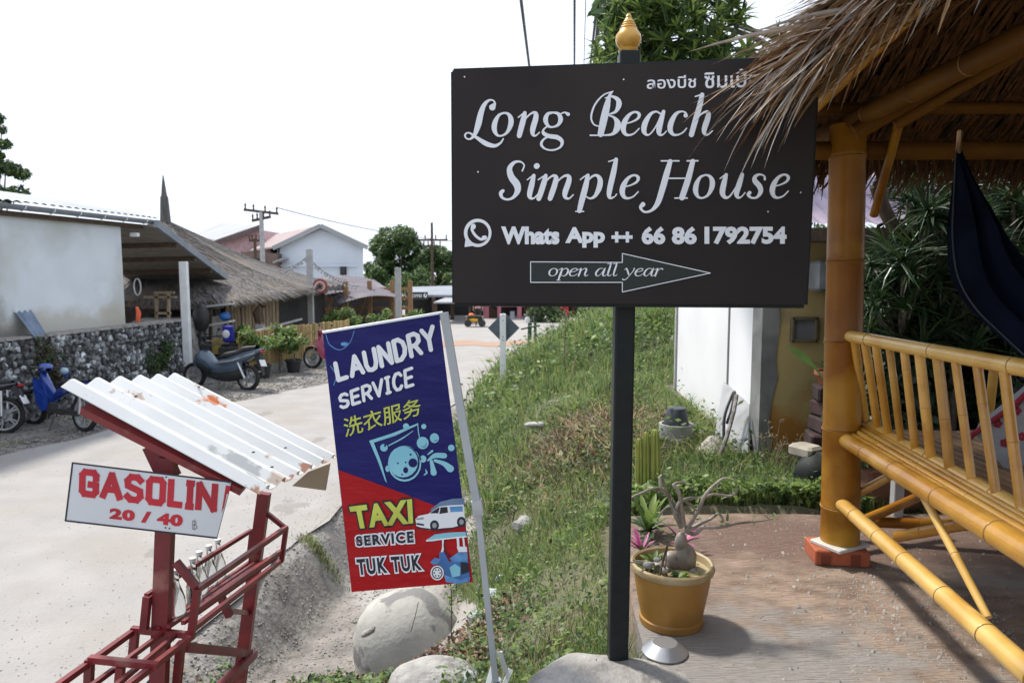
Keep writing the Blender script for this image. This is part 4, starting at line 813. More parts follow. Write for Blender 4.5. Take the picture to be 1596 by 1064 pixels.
        hull([(.0, .70, .05, .03), (-.15, .73, .15, .07), (-.45, .79, .17, .08), (-.6, .87, .15, .07), (-.88, .93, .08, .04)]).build('seat', M_seat, r, smooth=True, local=True)
        b = MB(); b.prism([(.45, -.14, .78), (.33, -.1, 1.03), (.33, .1, 1.03), (.45, .14, .78)], (.015, 0, .01)); b.build('windscreen', mat('smoked_screen', (.03, .035, .04), rough=.15), r, local=True)
        hull([(.36, .36, .1, .08), (.0, .28, .15, .1), (-.35, .32, .16, .13), (-.66, .38, .12, .1)]).build('underbody', M_black, r, smooth=True, local=True)
        MB().tube([(-.15, -.15, .25), (-.45, -.17, .28), (-.55, -.18, .31), (-.92, -.18, .38)], [.02, .03, .06, .055], 12).build('exhaust', M_black, r, smooth=True, local=True)
        MB().tube([(-.5, -.235, .32), (-.85, -.235, .375)], [.028, .022], 8, flat=.5).build('heat_shield', M_chrome, r, smooth=True, local=True)
        for s in (-1, 1): MB().tube([(-.5, s * .13, .6), (-wb, s * .12, wr_)], .028, 8).build('shock', M_chrome, r, local=True)
        b = MB(); b.ball((.56, 0, .66), (.06, .14, .05)); b.build('headlight', M_alloy, r, smooth=True, local=True)
        b = MB(); b.prism([(-.85, -.06, .75), (-1.02, -.05, .42), (-1.04, -.05, .44), (-.98, -.06, .8)], (0, .12, 0)); b.build('rear_mudguard', M_black, r, local=True)
        hb = .96; hx = .36
    MB().tube([(hx - .12, -.36, hb + .02), (hx - .04, -.22, hb), (hx, 0, hb - .02), (hx - .04, .22, hb), (hx - .12, .36, hb + .02)], .014, 6).build('handlebar', M_black, r, smooth=True, local=True)
    for s in (-1, 1):
        MB().tube([(hx - .12, s * .36, hb + .02), (hx - .08, s * .26, hb + .01)], .02, 8).build('grip', M_black, r, local=True)
        m_ = MB(); m_.tube([(hx - .04, s * .22, hb), (hx - .08, s * .27, hb + .15)], .007, 5); m_.ball((hx - .08, s * .28, hb + .18), (.012, .055, .035)); m_.build('mirror', M_black, r, smooth=True, local=True)
    MB().tube([(-.05, .1, .28), (-.12, .24, .0)], .014, 6).build('side_stand', M_engine, r, local=True)
    MB().tube([(-.02, -.22, .27), (-.02, .22, .27)], .016, 6).build('footrest', M_black, r, local=True)
    return r
M_blue = mat('blue_paint', (.012, .05, .30), (.01, .035, .22), rough=.22, coat=.6); M_bikeblack = mat('black_gloss', (.025, .027, .032), rough=.25, coat=.5)
M_slate = mat('slate_paint', (.085, .12, .165), (.065, .095, .14), rough=.28, coat=.5); M_pinkbike = mat('crimson_paint', (.30, .015, .06), rough=.3, coat=.4)
q = G(20, 686, -1.0)
motorbike((q.x - 1.02, q.y + .28, -1), math.pi + .22, 'black motorbike with a silver spoked rear wheel, cut by the photo edge', M_bikeblack, group='underbone motorbikes')
q = G(60, 668, -1.0)
b1 = motorbike((q.x + .30, q.y + .05, -1), math.pi - .42, 'blue motorbike with its front wheel turned to the black one', M_blue, group='underbone motorbikes', lean=5)
# white plate on the front mudguard side of the blue bike
q = G(378, 609, -1.0)
motorbike((q.x - .55, q.y + .22, -1), math.pi - .28, 'slate grey maxi scooter with a pale upswept tail', M_slate, 'scooter', group='')
q = G(492, 580, -1.0)
motorbike((q.x + .3, q.y + .5, -1), math.pi - .35, 'crimson and black small motorbike at the far end of the bamboo fence', M_pinkbike, group='underbone motorbikes')
q = G(310, 600, -1.0)
motorbike((q.x - .2, q.y + 1.3, -1), math.pi - .5, 'dark motorbike half hidden behind the slate grey scooter', M_bikeblack, group='underbone motorbikes')
for o in bpy.data.objects:
    if o.get('group') == '': del o['group']
# blue helmet on the mirror of the blue bike
q = P(94, 580, 12.2)
h = thing('helmet', (q.x, q.y, q.z - .12), 'glossy blue helmet resting on the blue motorbike handlebar', 'helmet')
mb = MB(); mb.ball(q, (.15, .125, .13), 16, k=10); mb.build('shell', M_blue, h, smooth=True); mb = MB(); mb.ball(q + Vector((.06, -.05, .03)), (.11, .1, .075), 12); mb.build('visor', mat('visor', (.35, .5, .6), rough=.1, coat=.5), h, smooth=True)
# ================================================================== yellow house with white side panels
M_yellow = mat('ochre_render', (.55, .42, .18), (.43, .33, .14), scale=1.4, rough=.9, c3=(.25, .21, .14), s3=2.2, t3=(.55, .72))
M_panel = mat('white_panel', (.78, .79, .80), (.70, .71, .72), scale=1.2, rough=.8)
yh = thing('yellow_house', (2.6, 5.8, -.1), 'stained ochre house wall under a lavender sheet roof', 'house')
YW = 5.85
def fpt(px, py, Y=YW): return P(px, py, Y)
stain(M_yellow, (.40, .16, .02), (0, 0, -.02), (9, 9, .55), scale=2.2, edge=.05, soft=.5, strength=.92)
stain(M_yellow, (.16, .12, .06), (.35, 0, .35), (.5, 1, .45), scale=4, edge=.0, soft=.5, strength=.7)
x0 = fpt(1186, 600).x
mb = MB(); mb.box(((x0 + 8) / 2, YW + .1, .8), (8 - x0, .2, 1.9)); mb.build('wall', M_yellow, yh)
mb = MB(); n_ = 12; pl = [(x0 - .01, -.15)] + [(x0 - .01, 1.72)] + [(x0 + .125 + .014 * math.sin(i * 1.9) - (.035 if i > 7 else 0), 1.72 - 1.87 * i / n_) for i in range(n_ + 1)]
mb.prism([(x, YW - .012, z) for x, z in pl], (0, .235, 0)); mb.build('corner_pillar', mat('grey_pillar', (.21, .215, .21), (.15, .15, .145), scale=4, rough=.9, c3=(.28, .28, .26), s3=2), yh)
a, b = fpt(1234, 496), fpt(1269, 530)
fr_ = MB()
for q, d in (((a.x, (a.z + b.z) / 2), (.025, .21)), ((b.x, (a.z + b.z) / 2), (.025, .21)), (((a.x + b.x) / 2, a.z), (.21, .025)), (((a.x + b.x) / 2, b.z), (.21, .025))): fr_.bbox((q[0], YW - .02, q[1]), (d[0], .05, d[1]), .004)
fo = fr_.build('vent', mat('vent_frame', (.17, .14, .09), rough=.8), yh); mb = MB(); mb.box(((a.x + b.x) / 2, YW - .004, (a.z + b.z) / 2), (.17, .02, .17)); mb.build('grille', mat('vent_grey', (.20, .21, .22), rough=.8), fo)
q = fpt(1275, 430); mb = MB(); mb.bbox((q.x, YW - .12, q.z), (.2, .2, .24), .02); mb.build('meter_box', mat('box_grey', (.3, .32, .33), rough=.6), yh)
mb = corr((x0 - .25, 5.45, 1.86), (8, 5.45, 1.86), (x0 - .25, 8.4, 3.15), (8, 8.4, 3.15), 46, .022); mb.build('roof', mat('lavender_roof', (.34, .27, .36), (.28, .22, .30), scale=2, rough=.5, c3=(.22, .17, .22), s3=1.2), yh)
mb = MB(); mb.box(((x0 + 8) / 2, 5.6, 1.79), (8 - x0, .3, .1)); mb.build('eave_board', M_wood_dark, yh)
pw = thing('white_panel_wall', (2.02, 7.3, -.1), 'bright white panel wall standing end on to the ochre house', 'wall')
pa = G(1184, 716, -.08); pb_ = G(1053, 618, -.08)
def pwp(t, z, out=0): q = pa.lerp(pb_, t); d = (pb_ - pa).normalized(); return Vector((q.x - d.y * out, q.y + d.x * out, z))
segs = [(0.015, .30), (.315, .985)]
for s0, s1 in segs:
    mb = MB(); mb.hexa([pwp(s0, -.15, .0), pwp(s1, -.15, .0), pwp(s1, -.15, -.06), pwp(s0, -.15, -.06), pwp(s0, 1.95, .0), pwp(s1, 1.95, .0), pwp(s1, 1.95, -.06), pwp(s0, 1.95, -.06)]); mb.build('panel', M_panel, pw)
for t in (.0, .307, 1.0):
    q = pwp(t, .9, -.02); mb = MB(); mb.bbox((q.x, q.y, .9), (.05 if t == .307 else .09, .06, 2.15), .006); mb.build('stud', M_post_grey if t != .307 else mat('stud_dark', (.12, .12, .13), rough=.6), pw)
mb = MB(); mb.bar(pwp(0, 1.97, -.03), pwp(1, 1.97, -.03), .1, .06); mb.build('top_rail', M_post_grey, pw)
# things leaning and lying by the white wall
q = G(1150, 700, -.06)
r = thing('leaning_sheet', q, 'small pale sheet leaning against the foot of the white panel wall', 'sheet'); mb = MB(); mb.prism([P(1127, 596, 6.9), P(1168, 630, 6.2), P(1165, 715, 5.85), P(1112, 690, 6.3)], (.02, .01, 0)); mb.build('sheet', mat('pale_sheet', (.36, .37, .38), rough=.6), r)
mb = MB(); mb.tube([P(1117, 722, 5.75), P(1133, 680, 5.85), P(1144, 640, 6.0), P(1148, 616, 6.1)], .018, 8); o = mb.build('rusty_pipe', mat('rusty_pipe', (.14, .11, .1), (.3, .29, .28), scale=20, rough=.8), smooth=True); tag(o, 'thin mottled pipe leaning on the white panels', 'pipe')
mb = MB(); pts = cr([tuple(P(1128, 690, 6.0)), tuple(P(1129, 650, 6.1)), tuple(P(1140, 618, 6.2)), tuple(P(1145, 612, 6.2)), tuple(P(1140, 640, 6.1)), tuple(P(1133, 660, 6.1))], 5); mb.tube(pts, .014, 7); o = mb.build('hose', M_black, smooth=True); tag(o, 'black hose looped behind the leaning pipe', 'hose')
q = G(1110, 712, -.08); mb = MB(); mb.lathe([(.18, -.05), (.14, .05), (.08, .13), (.03, .18), (0, .19)], q, 18, wob=.08); o = mb.build('sand_heap', mat('pale_gravel', (.48, .44, .39), (.36, .32, .28), scale=30, rough=.95, bump=.01), smooth=True); tag(o, 'small pale heap of sand below the leaning pipe', 'sand heap')
q = G(1053, 700, -.1); mb = MB(); mb.lathe([(.15, -.08), (.155, .24), (.13, .24), (.125, .05), (0, .05)], q, 20); o = mb.build('concrete_ring', mat('ring_concrete', (.36, .37, .36), (.27, .26, .24), scale=6, rough=.9), smooth=True); tag(o, 'grey concrete ring holding an upturned black bucket', 'concrete ring')
mb = MB(); mb.lathe([(.115, .2), (.12, .22), (.085, .38), (.08, .385), (0, .385)], q, 18); o = mb.build('bucket', mat('charcoal_plastic', (.045, .055, .065), rough=.6), smooth=True); tag(o, 'upturned charcoal bucket resting in the grey concrete ring', 'bucket')
# potted plant on a stack against the ochre wall
q = P(1296, 600, 5.3)
st = thing('block_stack', (q.x, 5.3, -.08), 'dark stack of worn blocks against the ochre wall', 'block stack')
for i in range(6):
    z = -.06 + i * .12; mb = MB(); mb.bbox((q.x + random.uniform(-.03, .03), 5.3, z + .06), (.3 - .02 * i, .26, .115), .015, rz=random.uniform(-.2, .2)); mb.build('block', mat('worn_block', (.055, .028, .026), (.03, .02, .018), scale=5, rough=.9, vary=.4), st)
pt2 = thing('potted_plant', (q.x, 5.3, .66), 'orange pot with dark strap leaves on the stack by the ochre wall', 'potted plant')
mb = MB(); mb.lathe([(.07, 0), (.11, .12), (.125, .13), (.125, .16), (.11, .16), (.1, .13), (0, .12)], (q.x, 5.3, q.z - .05), 18); mb.build('pot', M_terracotta, pt2, smooth=True)
blade_plant(pt2, (q.x, 5.3, q.z + .08), 9, .24, .02, [M_green_dark], up=1.0, bend=.7, seed=3)
mb = MB(); c_ = cr([tuple(P(1288, 597, 5.2)), tuple(P(1272, 575, 5.15)), tuple(P(1250, 555, 5.1)), tuple(P(1228, 538, 5.05))], 4); mb.grid([[Vector(p) + Vector((w, 0, w * 1.2)), Vector(p) - Vector((w, 0, w * 1.2))] for p, w in zip(c_, [.004, .004, .004, .005, .006, .008, .012, .016, .018, .017, .012, .006, .001])]); mb.build('leaf', M_green_mid, pt2)
q = P(1256, 702, 5.0); mb = MB(); mb.bbox((q.x, q.y, q.z), (.16, .2, .09), .02, rz=.5); o = mb.build('pale_block', mat('pale_block', (.42, .38, .31), (.3, .27, .22), rough=.9)); tag(o, 'pale block on the ground pile beside the bamboo post', 'block')
mb = MB(); mb.ball(P(1275, 740, 4.9), (.16, .15, .17), wob=.12); o = mb.build('dark_pot', mat('dark_green_pot', (.008, .014, .012), rough=.7), smooth=True); tag(o, 'dark rounded jar half hidden in weeds behind the bamboo post', 'jar')
mb = MB(); q = P(1237, 757, 4.75); mb.tube([q + Vector((0, 0, -.04)), q + Vector((0, 0, .0)), q + Vector((0, .01, .03))], [.028, .032, .015], 10); o = mb.build('blue_bottle', mat('teal_plastic', (.02, .22, .32), rough=.4), smooth=True); tag(o, 'small teal bottle lying in the weeds near the bamboo post', 'bottle')
mb = MB(); q = P(1212, 787, 4.55); mb.tube([q + Vector((-.03, 0, 0)), q + Vector((.04, 0, .01))], [.025, .02], 8); o = mb.build('blue_can', mat('pale_blue_plastic', (.2, .35, .45), rough=.4), smooth=True); tag(o, 'pale blue can among the weeds at the platform back edge', 'can')

# ================================================================== bamboo hut
M_bam = mat('varnished_bamboo', (.56, .29, .04), (.40, .175, .014), scale=5, rough=.3, coat=.35, stretch=(1, 1, 1), c3=(.64, .38, .09), s3=3.0, t3=(.5, .68), vary=.16, bump=.0012, bscale=60)
M_bam_d = mat('dark_bamboo', (.34, .14, .007), (.22, .075, .004), scale=3, rough=.42, coat=.08, spec=.3, c3=(.42, .215, .022), s3=1.6, vary=.1, bump=.0012, bscale=60)
M_bam_p = mat('pale_bamboo', (.66, .42, .12), (.52, .30, .06), scale=5, rough=.33, coat=.5, c3=(.55, .30, .06), s3=2.5, vary=.08)
M_bam_r = mat('shaded_roof_bamboo', (.17, .075, .010), (.10, .04, .006), scale=3, rough=.6, spec=.2, vary=.25)  # darker bamboo for poles under the thatch, roof shade put into the colour
M_node = mat('bamboo_node', (.38, .21, .06), (.16, .08, .025), scale=12, rough=.6)
def bamboo(a, b, r, name, parent, m=None, step=.3, r1=None, n=14, phase=None, sag=0):
    a, b = Vector(a), Vector(b); L_ = (b - a).length; r1 = r1 or r; pts = []; rr = []; kinds = []; s = (phase if phase is not None else random.uniform(.2, .9)) * step; ev = [(0, 1, 0)]
    while s < L_ - .02:
        for ds, f, k in ((-.018, 1.0, 0), (-.006, 1.05, 0), (-.0015, 1.055, 1), (.001, .985, 1), (.0045, 1.03, 0), (.02, .995, 0)):
            if 0 < s + ds * min(1, r / .03) < L_: ev.append((s + ds * min(1, r / .03), f, k))
        s += step * random.uniform(.85, 1.15)
    ev.append((L_, 1, 0)); ev.sort(key=lambda e: e[0]); w = Vector((random.uniform(-1, 1), random.uniform(-1, 1), random.uniform(-1, 1))) * r * .12
    for s, f, k in ev: t = s / L_; pts.append(a.lerp(b, t) + w * math.sin(math.pi * t) - Vector((0, 0, sag * 4 * t * (1 - t)))); rr.append((r + (r1 - r) * t) * f); kinds.append(k)
    mb = MB(); mb.tube(pts, rr, n, m=lambda i: 1 if kinds[i] and kinds[i + 1] else 0); return mb.build(name, [m or M_bam, M_node], parent, smooth=True, angle=60)
hut = thing('bamboo_hut', (2.6, 2.2, 0), 'bamboo hut with slatted bench rail and ragged palm thatch roof', 'hut')
pB, pT = P(1308, 860, 3.62), P(1322, 195, 3.62); pB.z = .098
hp = bamboo(pB, pT, .096, 'post', hut, M_bam_d, step=.46, r1=.084, n=22, phase=.42)
for x, y in ((4.6, 3.7), (1.62, .3), (4.6, .3)): bamboo((x, y, .12), (x, y, 2.25), .085, 'post', hut, M_bam_d, step=.45)
# plinth: brick pair and a slip of marble
q = Vector((pB.x, pB.y, 0))
b_ = MB(); b_.bbox((q.x - .015, q.y - .0, .04), (.27, .2, .08), .006, rz=-.12); bo = b_.build('base_brick', mat('red_brick', (.42, .11, .045), (.32, .08, .035), scale=9, rough=.85, bump=.004, bscale=60), hut)
for dx in (-.085, .06):
    b_ = MB(); b_.bbox((q.x + dx - .025, q.y - .1025 - dx * .12, .036), (.045, .006, .055), .002, rz=-.12); b_.build('brick_groove', mat('brick_dark', (.2, .05, .025), rough=.9), bo)
b_ = MB(); b_.bbox((q.x - .005, q.y - .01, .090), (.225, .19, .02), .004, rz=.45); b_.build('base_tile', mat('marble_slip', (.6, .58, .52), (.45, .44, .41), scale=9, rough=.6), hut)
T0, T1 = P(1320, 523, 3.56), P(1596, 573, 2.45); B0, B1 = P(1340, 656, 3.70), P(1596, 800, 2.40)
S0, S1 = P(1314, 683, 3.58), P(1596, 858, 2.12); D0, D1 = P(1312, 785, 3.55), P(1596, 1042, 2.04)
def ext(a, b, t): return a + (b - a) * t
bamboo(T0, ext(T0, T1, 2.85), .030, 'top_rail', hut, M_bam_p, step=.42, r1=.036, n=18)
bamboo(B0, ext(B0, B1, 2.5), .036, 'lower_rail', hut, M_bam_p, step=.5, r1=.04, n=18)
bamboo(S0, ext(S0, S1, 2.15), .038, 'seat_beam', hut, M_bam, step=.33, r1=.052, n=20, phase=.9)
bamboo(D0, ext(D0, D1, 2.0), .034, 'foot_beam', hut, M_bam_p, step=.3, r1=.045, n=20, phase=.6)
for k, f in enumerate((.22, .42, .62, .8)):
    a = S0.lerp(B0, f) + Vector((0, 0, .015)); b = S1.lerp(B1, f) + Vector((0, 0, .012)); bamboo(ext(a, b, .05), ext(a, b, 2.15), .014, 'seat_slat', hut, M_bam, step=.4, n=10)
def online(a, b, px):
    lo, hi = 0, 1.8
    for _ in range(40):
        t = (lo + hi) / 2; q = a + (b - a) * t; d = q - Vector((0, 0, EYE)); z = d.y * _cp - d.z * _sp; x = 798 + FPX * d.x / z
        if x < px: lo = t
        else: hi = t
    return a + (b - a) * lo
for xt, xb in ((1332, 1353), (1348, 1371), (1365, 1388), (1386, 1408), (1409, 1430), (1433, 1455), (1461, 1484), (1489, 1519), (1523, 1557), (1565, 1597), (1613, 1645), (1670, 1705)):
    bamboo(online(T0, T1, xt) + Vector((0, 0, -.01)), online(B0, B1, xb) + Vector((-.01, 0, .01)), .0165 + random.uniform(0, .004), 'baluster', hut, M_bam, step=.3, n=12)
for _k in range(11):
    _t = 1.32 + .13 * _k; bamboo(ext(T0, T1, _t), ext(B0, B1, _t * .86), .018, 'baluster', hut, M_bam, step=.3, n=10)
bamboo(P(1549, 576, 3.3), P(1540, 660, 3.4), .02, 'brace', hut, M_bam_p, step=.35)
bamboo(online(S0, S1, 1430) + Vector((0, .0, .0)), P(1540, 962, 2.35), .0165, 'brace', hut, M_bam_p, step=.5, r1=.014)
bamboo(P(1320, 778, 3.62), P(1392, 738, 3.55), .022, 'brace', hut, M_bam, step=.35)
bamboo(P(1398, 836, 3.25), P(1515, 814, 2.9), .026, 'brace', hut, M_bam, step=.2, phase=.8)
bamboo(P(1310, 825, 3.72), P(1440, 770, 4.0), .026, 'brace', hut, M_bam_d, step=.4)
bamboo(P(1328, 812, 3.9), P(1640, 822, 3.7), .03, 'floor_beam', hut, M_bam_d, step=.4)
for i in range(46):   # split bamboo floor of the hut
    x = 1.93 + i * .058; b2 = MB(); b2.bbox((x, 2.0, .655 + random.uniform(-.004, .004)), (.05, 3.5, .014), .005); b2.build('floor_slat', mat('floor_bamboo', (.35, .22, .11), (.24, .14, .07), scale=3, rough=.6, stretch=(6, .5, 1), vary=.2), hut)
for y in (.6, 1.6, 2.6, 3.6): bamboo((1.7, y, .6), (4.7, y, .6), .035, 'joist', hut, M_bam_d, step=.4, n=10)
# roof: hip, ridge along the view
E1 = Vector((1.12, 4.45, 2.2)); E0 = Vector((1.14, -.6, 2.42)); E2 = Vector((5.2, 4.45, 2.2)); E3 = Vector((5.2, -.6, 2.42)); K1 = Vector((3.1, 2.7, 3.45)); K0 = Vector((3.1, .6, 3.6))
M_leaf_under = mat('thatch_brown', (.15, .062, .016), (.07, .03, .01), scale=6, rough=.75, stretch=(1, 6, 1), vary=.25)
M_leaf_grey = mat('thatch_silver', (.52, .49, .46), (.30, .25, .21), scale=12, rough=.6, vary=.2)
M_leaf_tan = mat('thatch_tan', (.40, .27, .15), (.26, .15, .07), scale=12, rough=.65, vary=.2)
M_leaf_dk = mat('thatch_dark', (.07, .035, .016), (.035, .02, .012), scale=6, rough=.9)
def roof_face(a, b, kb, ka, name='thatch'):
    """layered palm leaf courses: each course hangs from its batten and laps the one below"""
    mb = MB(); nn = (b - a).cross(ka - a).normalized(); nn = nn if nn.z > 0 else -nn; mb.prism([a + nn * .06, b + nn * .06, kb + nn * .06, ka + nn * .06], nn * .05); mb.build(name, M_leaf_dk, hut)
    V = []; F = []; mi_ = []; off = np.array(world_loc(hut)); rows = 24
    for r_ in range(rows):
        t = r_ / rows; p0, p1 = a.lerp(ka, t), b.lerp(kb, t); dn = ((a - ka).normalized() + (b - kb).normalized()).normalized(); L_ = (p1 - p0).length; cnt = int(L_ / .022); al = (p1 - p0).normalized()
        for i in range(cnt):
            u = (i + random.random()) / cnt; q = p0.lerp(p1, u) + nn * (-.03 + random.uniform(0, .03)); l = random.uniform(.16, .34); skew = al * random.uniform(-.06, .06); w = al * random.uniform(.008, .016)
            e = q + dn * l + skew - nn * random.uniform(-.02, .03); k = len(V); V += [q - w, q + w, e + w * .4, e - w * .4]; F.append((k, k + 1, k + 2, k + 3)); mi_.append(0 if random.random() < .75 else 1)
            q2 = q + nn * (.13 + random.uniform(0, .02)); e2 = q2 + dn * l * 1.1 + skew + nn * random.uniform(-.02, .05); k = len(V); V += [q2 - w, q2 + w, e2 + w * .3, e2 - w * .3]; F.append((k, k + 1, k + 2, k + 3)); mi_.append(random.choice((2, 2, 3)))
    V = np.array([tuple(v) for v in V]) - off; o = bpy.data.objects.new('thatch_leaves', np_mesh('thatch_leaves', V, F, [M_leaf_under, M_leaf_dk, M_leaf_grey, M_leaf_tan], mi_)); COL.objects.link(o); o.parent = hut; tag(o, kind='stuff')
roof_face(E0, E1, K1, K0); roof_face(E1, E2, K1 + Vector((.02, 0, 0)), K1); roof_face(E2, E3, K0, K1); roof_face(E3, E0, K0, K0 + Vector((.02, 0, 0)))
# roof poles, seen from below
dk = Vector((0, 0, -.07))
bamboo(P(1268, 168, 2.9), P(1440, 2, 2.2) + (P(1440, 2, 2.2) - P(1268, 168, 2.9)) * 2.0, .026, 'eave_pole', hut, M_bam, step=.36)
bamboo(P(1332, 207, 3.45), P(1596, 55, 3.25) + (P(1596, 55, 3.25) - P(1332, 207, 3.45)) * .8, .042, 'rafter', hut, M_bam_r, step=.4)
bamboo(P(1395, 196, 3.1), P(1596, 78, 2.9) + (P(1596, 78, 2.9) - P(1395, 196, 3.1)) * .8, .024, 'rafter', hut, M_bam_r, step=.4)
bamboo(P(1410, 160, 3.4), P(1362, 335, 3.9), .022, 'brace', hut, M_bam_d, step=.4)
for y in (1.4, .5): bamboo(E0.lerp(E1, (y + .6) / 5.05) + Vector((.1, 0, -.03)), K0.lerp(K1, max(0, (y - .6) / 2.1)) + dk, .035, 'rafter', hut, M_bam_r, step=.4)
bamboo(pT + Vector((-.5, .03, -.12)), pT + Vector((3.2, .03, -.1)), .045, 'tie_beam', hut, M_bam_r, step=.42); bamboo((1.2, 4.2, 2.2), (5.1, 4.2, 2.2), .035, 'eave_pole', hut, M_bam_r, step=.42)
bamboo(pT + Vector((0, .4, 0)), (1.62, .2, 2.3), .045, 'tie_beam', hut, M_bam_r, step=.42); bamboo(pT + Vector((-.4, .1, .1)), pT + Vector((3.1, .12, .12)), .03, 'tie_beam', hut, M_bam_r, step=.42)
for i in range(9):
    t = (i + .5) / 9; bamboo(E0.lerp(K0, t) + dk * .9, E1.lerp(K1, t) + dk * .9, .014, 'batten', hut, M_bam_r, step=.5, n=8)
# ragged leaf ends along the eave
def leaf_strip(mb, p, d, l, w, droop, twist=0, nseg=6):
    p = Vector(p); d = Vector(d).normalized(); rows = []; s = d.cross(Vector((0, 0, 1))).normalized(); u = s.cross(d)
    s = (s * math.cos(twist) + u * math.sin(twist)); q = Vector(p)
    for k in range(nseg + 1):
        t = k / nseg; ww = w * (1 - t) ** .6 * (1 if k else .6); v = d.cross(s).normalized() * ww * .5; rows.append([q - s * ww, q + v, q + s * ww]); d = (d + Vector((0, 0, -droop / nseg))).normalized(); q = q + d * (l / nseg)
    mb.grid(rows)
FR = []
rdl = random.Random(21)
for i in range(235):
    if i < 95: ra, rb = P(1255, 118, 2.42), P(1330, 30, 2.2)
    elif i < 165: ra, rb = P(1310, 70, 2.3), P(1420, -30, 2.05)
    else: ra, rb = P(1360, 0, 2.15), P(1560, -120, 1.75)
    p = ra.lerp(rb, rdl.random()) + Vector((rdl.uniform(-.04, .06), rdl.uniform(-.08, .08), rdl.uniform(-.03, .05)))
    d = Vector((-1, rdl.uniform(-.25, .25), rdl.uniform(-.75, .05) if i < 165 else rdl.uniform(-1.2, -.2))); FR.append((p, d, rdl.uniform(.18, .50) * (1.0 if i < 165 else .75), rdl.uniform(.004, .0115), rdl.uniform(.1, 1.5), rdl.uniform(-1.2, 1.2)))
for p, d, l, w, dr, tw in FR:
    mb = MB(); leaf_strip(mb, p, d, l, w, dr, tw); mb.build('palm_leaf', rdl.choice((M_leaf_grey, M_leaf_grey, M_leaf_tan, M_leaf_under)), hut, smooth=True)
mb = MB()
for i in range(1500):   # hidden root ends and the rest of the eave
    t = rdl.random(); p = E0.lerp(E1, t) + Vector((rdl.uniform(-.05, .25), 0, rdl.uniform(0, .12))); leaf_strip(mb, p, (-1, rdl.uniform(-.4, .4), rdl.uniform(-.8, -.1)), rdl.uniform(.1, .3), rdl.uniform(.004, .009), rdl.uniform(.2, .9), rdl.uniform(-1, 1), 3)
for i in range(900):
    p = E1.lerp(E2, rdl.random()) + Vector((0, rdl.uniform(-.1, .05), rdl.uniform(-.04, .08))); leaf_strip(mb, p, (rdl.uniform(-.4, .4), rdl.uniform(-.1, .6), -1), rdl.uniform(.08, .30), rdl.uniform(.005, .011), rdl.uniform(.1, .5), rdl.uniform(-1, 1), 3)
ro = mb.build('eave_leaves', M_leaf_under, hut); tag(ro, kind='stuff')
mb = MB()
for i in range(420):
    p = P(1250, 135, 2.45).lerp(P(1450, -60, 2.05), rdl.random()) + Vector((rdl.uniform(-.02, .12), rdl.uniform(-.1, .1), rdl.uniform(-.02, .1))); leaf_strip(mb, p, (-1, rdl.uniform(-.3, .3), rdl.uniform(-.7, .1)), rdl.uniform(.1, .26), rdl.uniform(.004, .01), rdl.uniform(.2, .8), rdl.uniform(-1, 1), 4)
ro = mb.build('eave_leaves', M_leaf_tan, hut); tag(ro, kind='stuff')
# hammock
L1 = cr([tuple(P(x, y, Y)) for x, y, Y in ((1489, 235, 3.5), (1486, 300, 3.5), (1484, 370, 3.45), (1492, 430, 3.4), (1518, 478, 3.3), (1560, 520, 3.2), (1625, 580, 3.0))], 4)
L2 = cr([tuple(P(x, y, Y)) for x, y, Y in ((1500, 235, 3.5), (1522, 300, 3.45), (1548, 350, 3.4), (1580, 390, 3.35), (1620, 415, 3.3), (1670, 440, 3.2), (1740, 470, 3.0))], 4)
rows = []
for i, (a, b) in enumerate(zip(L1, L2)):
    a, b = Vector(a), Vector(b); row = []
    for j in range(25): u = j / 24; q = a.lerp(b, u) + Vector((0, .05 * math.sin(u * 19 + i * .12) * min(1, i / 6) - .12 * math.sin(math.pi * u) * min(1, i / 8), 0)); row.append(q)
    rows.append(row)
ham = thing('hammock', P(1489, 235, 3.5), 'dark navy hammock slung under the thatch at the right edge', 'hammock')
mb = MB(); mb.grid(rows); mb.build('cloth', mat('navy_cloth', (.006, .010, .026), (.003, .005, .013), scale=4, rough=.95, spec=.1), ham, smooth=True)
MB().tube([tuple(Vector(a) + Vector((0, -.004, 0))) for a in L1], .004, 5).build('hem', mat('grey_hem', (.05, .065, .075), rough=.8), ham)
MB().tube([P(1493, 240, 3.5), P(1496, 205, 3.55)], .012, 6).build('rope', M_leaf_tan, ham)
# patterned cushion on the hut floor
cu = thing('cushion', P(1575, 735, 2.95), 'pale cushion with red piping and red flowers on the hut floor', 'cushion')
M_cush = mat('cushion_cloth', (.34, .36, .40), (.27, .29, .33), scale=9, rough=.9); M_cred = mat('cushion_red', (.30, .02, .05), rough=.8)
cq = [P(1518, 675, 3.1), P(1640, 575, 2.75), P(1660, 700, 2.75), P(1570, 735, 2.98)]
mb = MB(); mb.prism(cq, (.1, .12, .02)); mb.build('pillow', M_cush, cu)
MB().tube([P(1505, 690, 3.12), P(1518, 675, 3.08), P(1580, 632, 2.9), P(1640, 573, 2.74)], .011, 6).build('piping', M_cred, cu)
cn = (cq[1] - cq[0]).cross(cq[3] - cq[0]).normalized(); cn = cn if cn.y < 0 else -cn; fc2 = Face(cq[0], cn); 
for x, y in ((1555, 660), (1585, 640), (1565, 690), (1592, 680), (1578, 712)):
    b2 = MB()
    for k in range(5): fc2.disc(b2, x + 4 * math.cos(k * 1.26), y + 4 * math.sin(k * 1.26), 3.2, h=.003 + k * 1e-4, n=8)
    b2.build('flower_print', M_cred, cu)
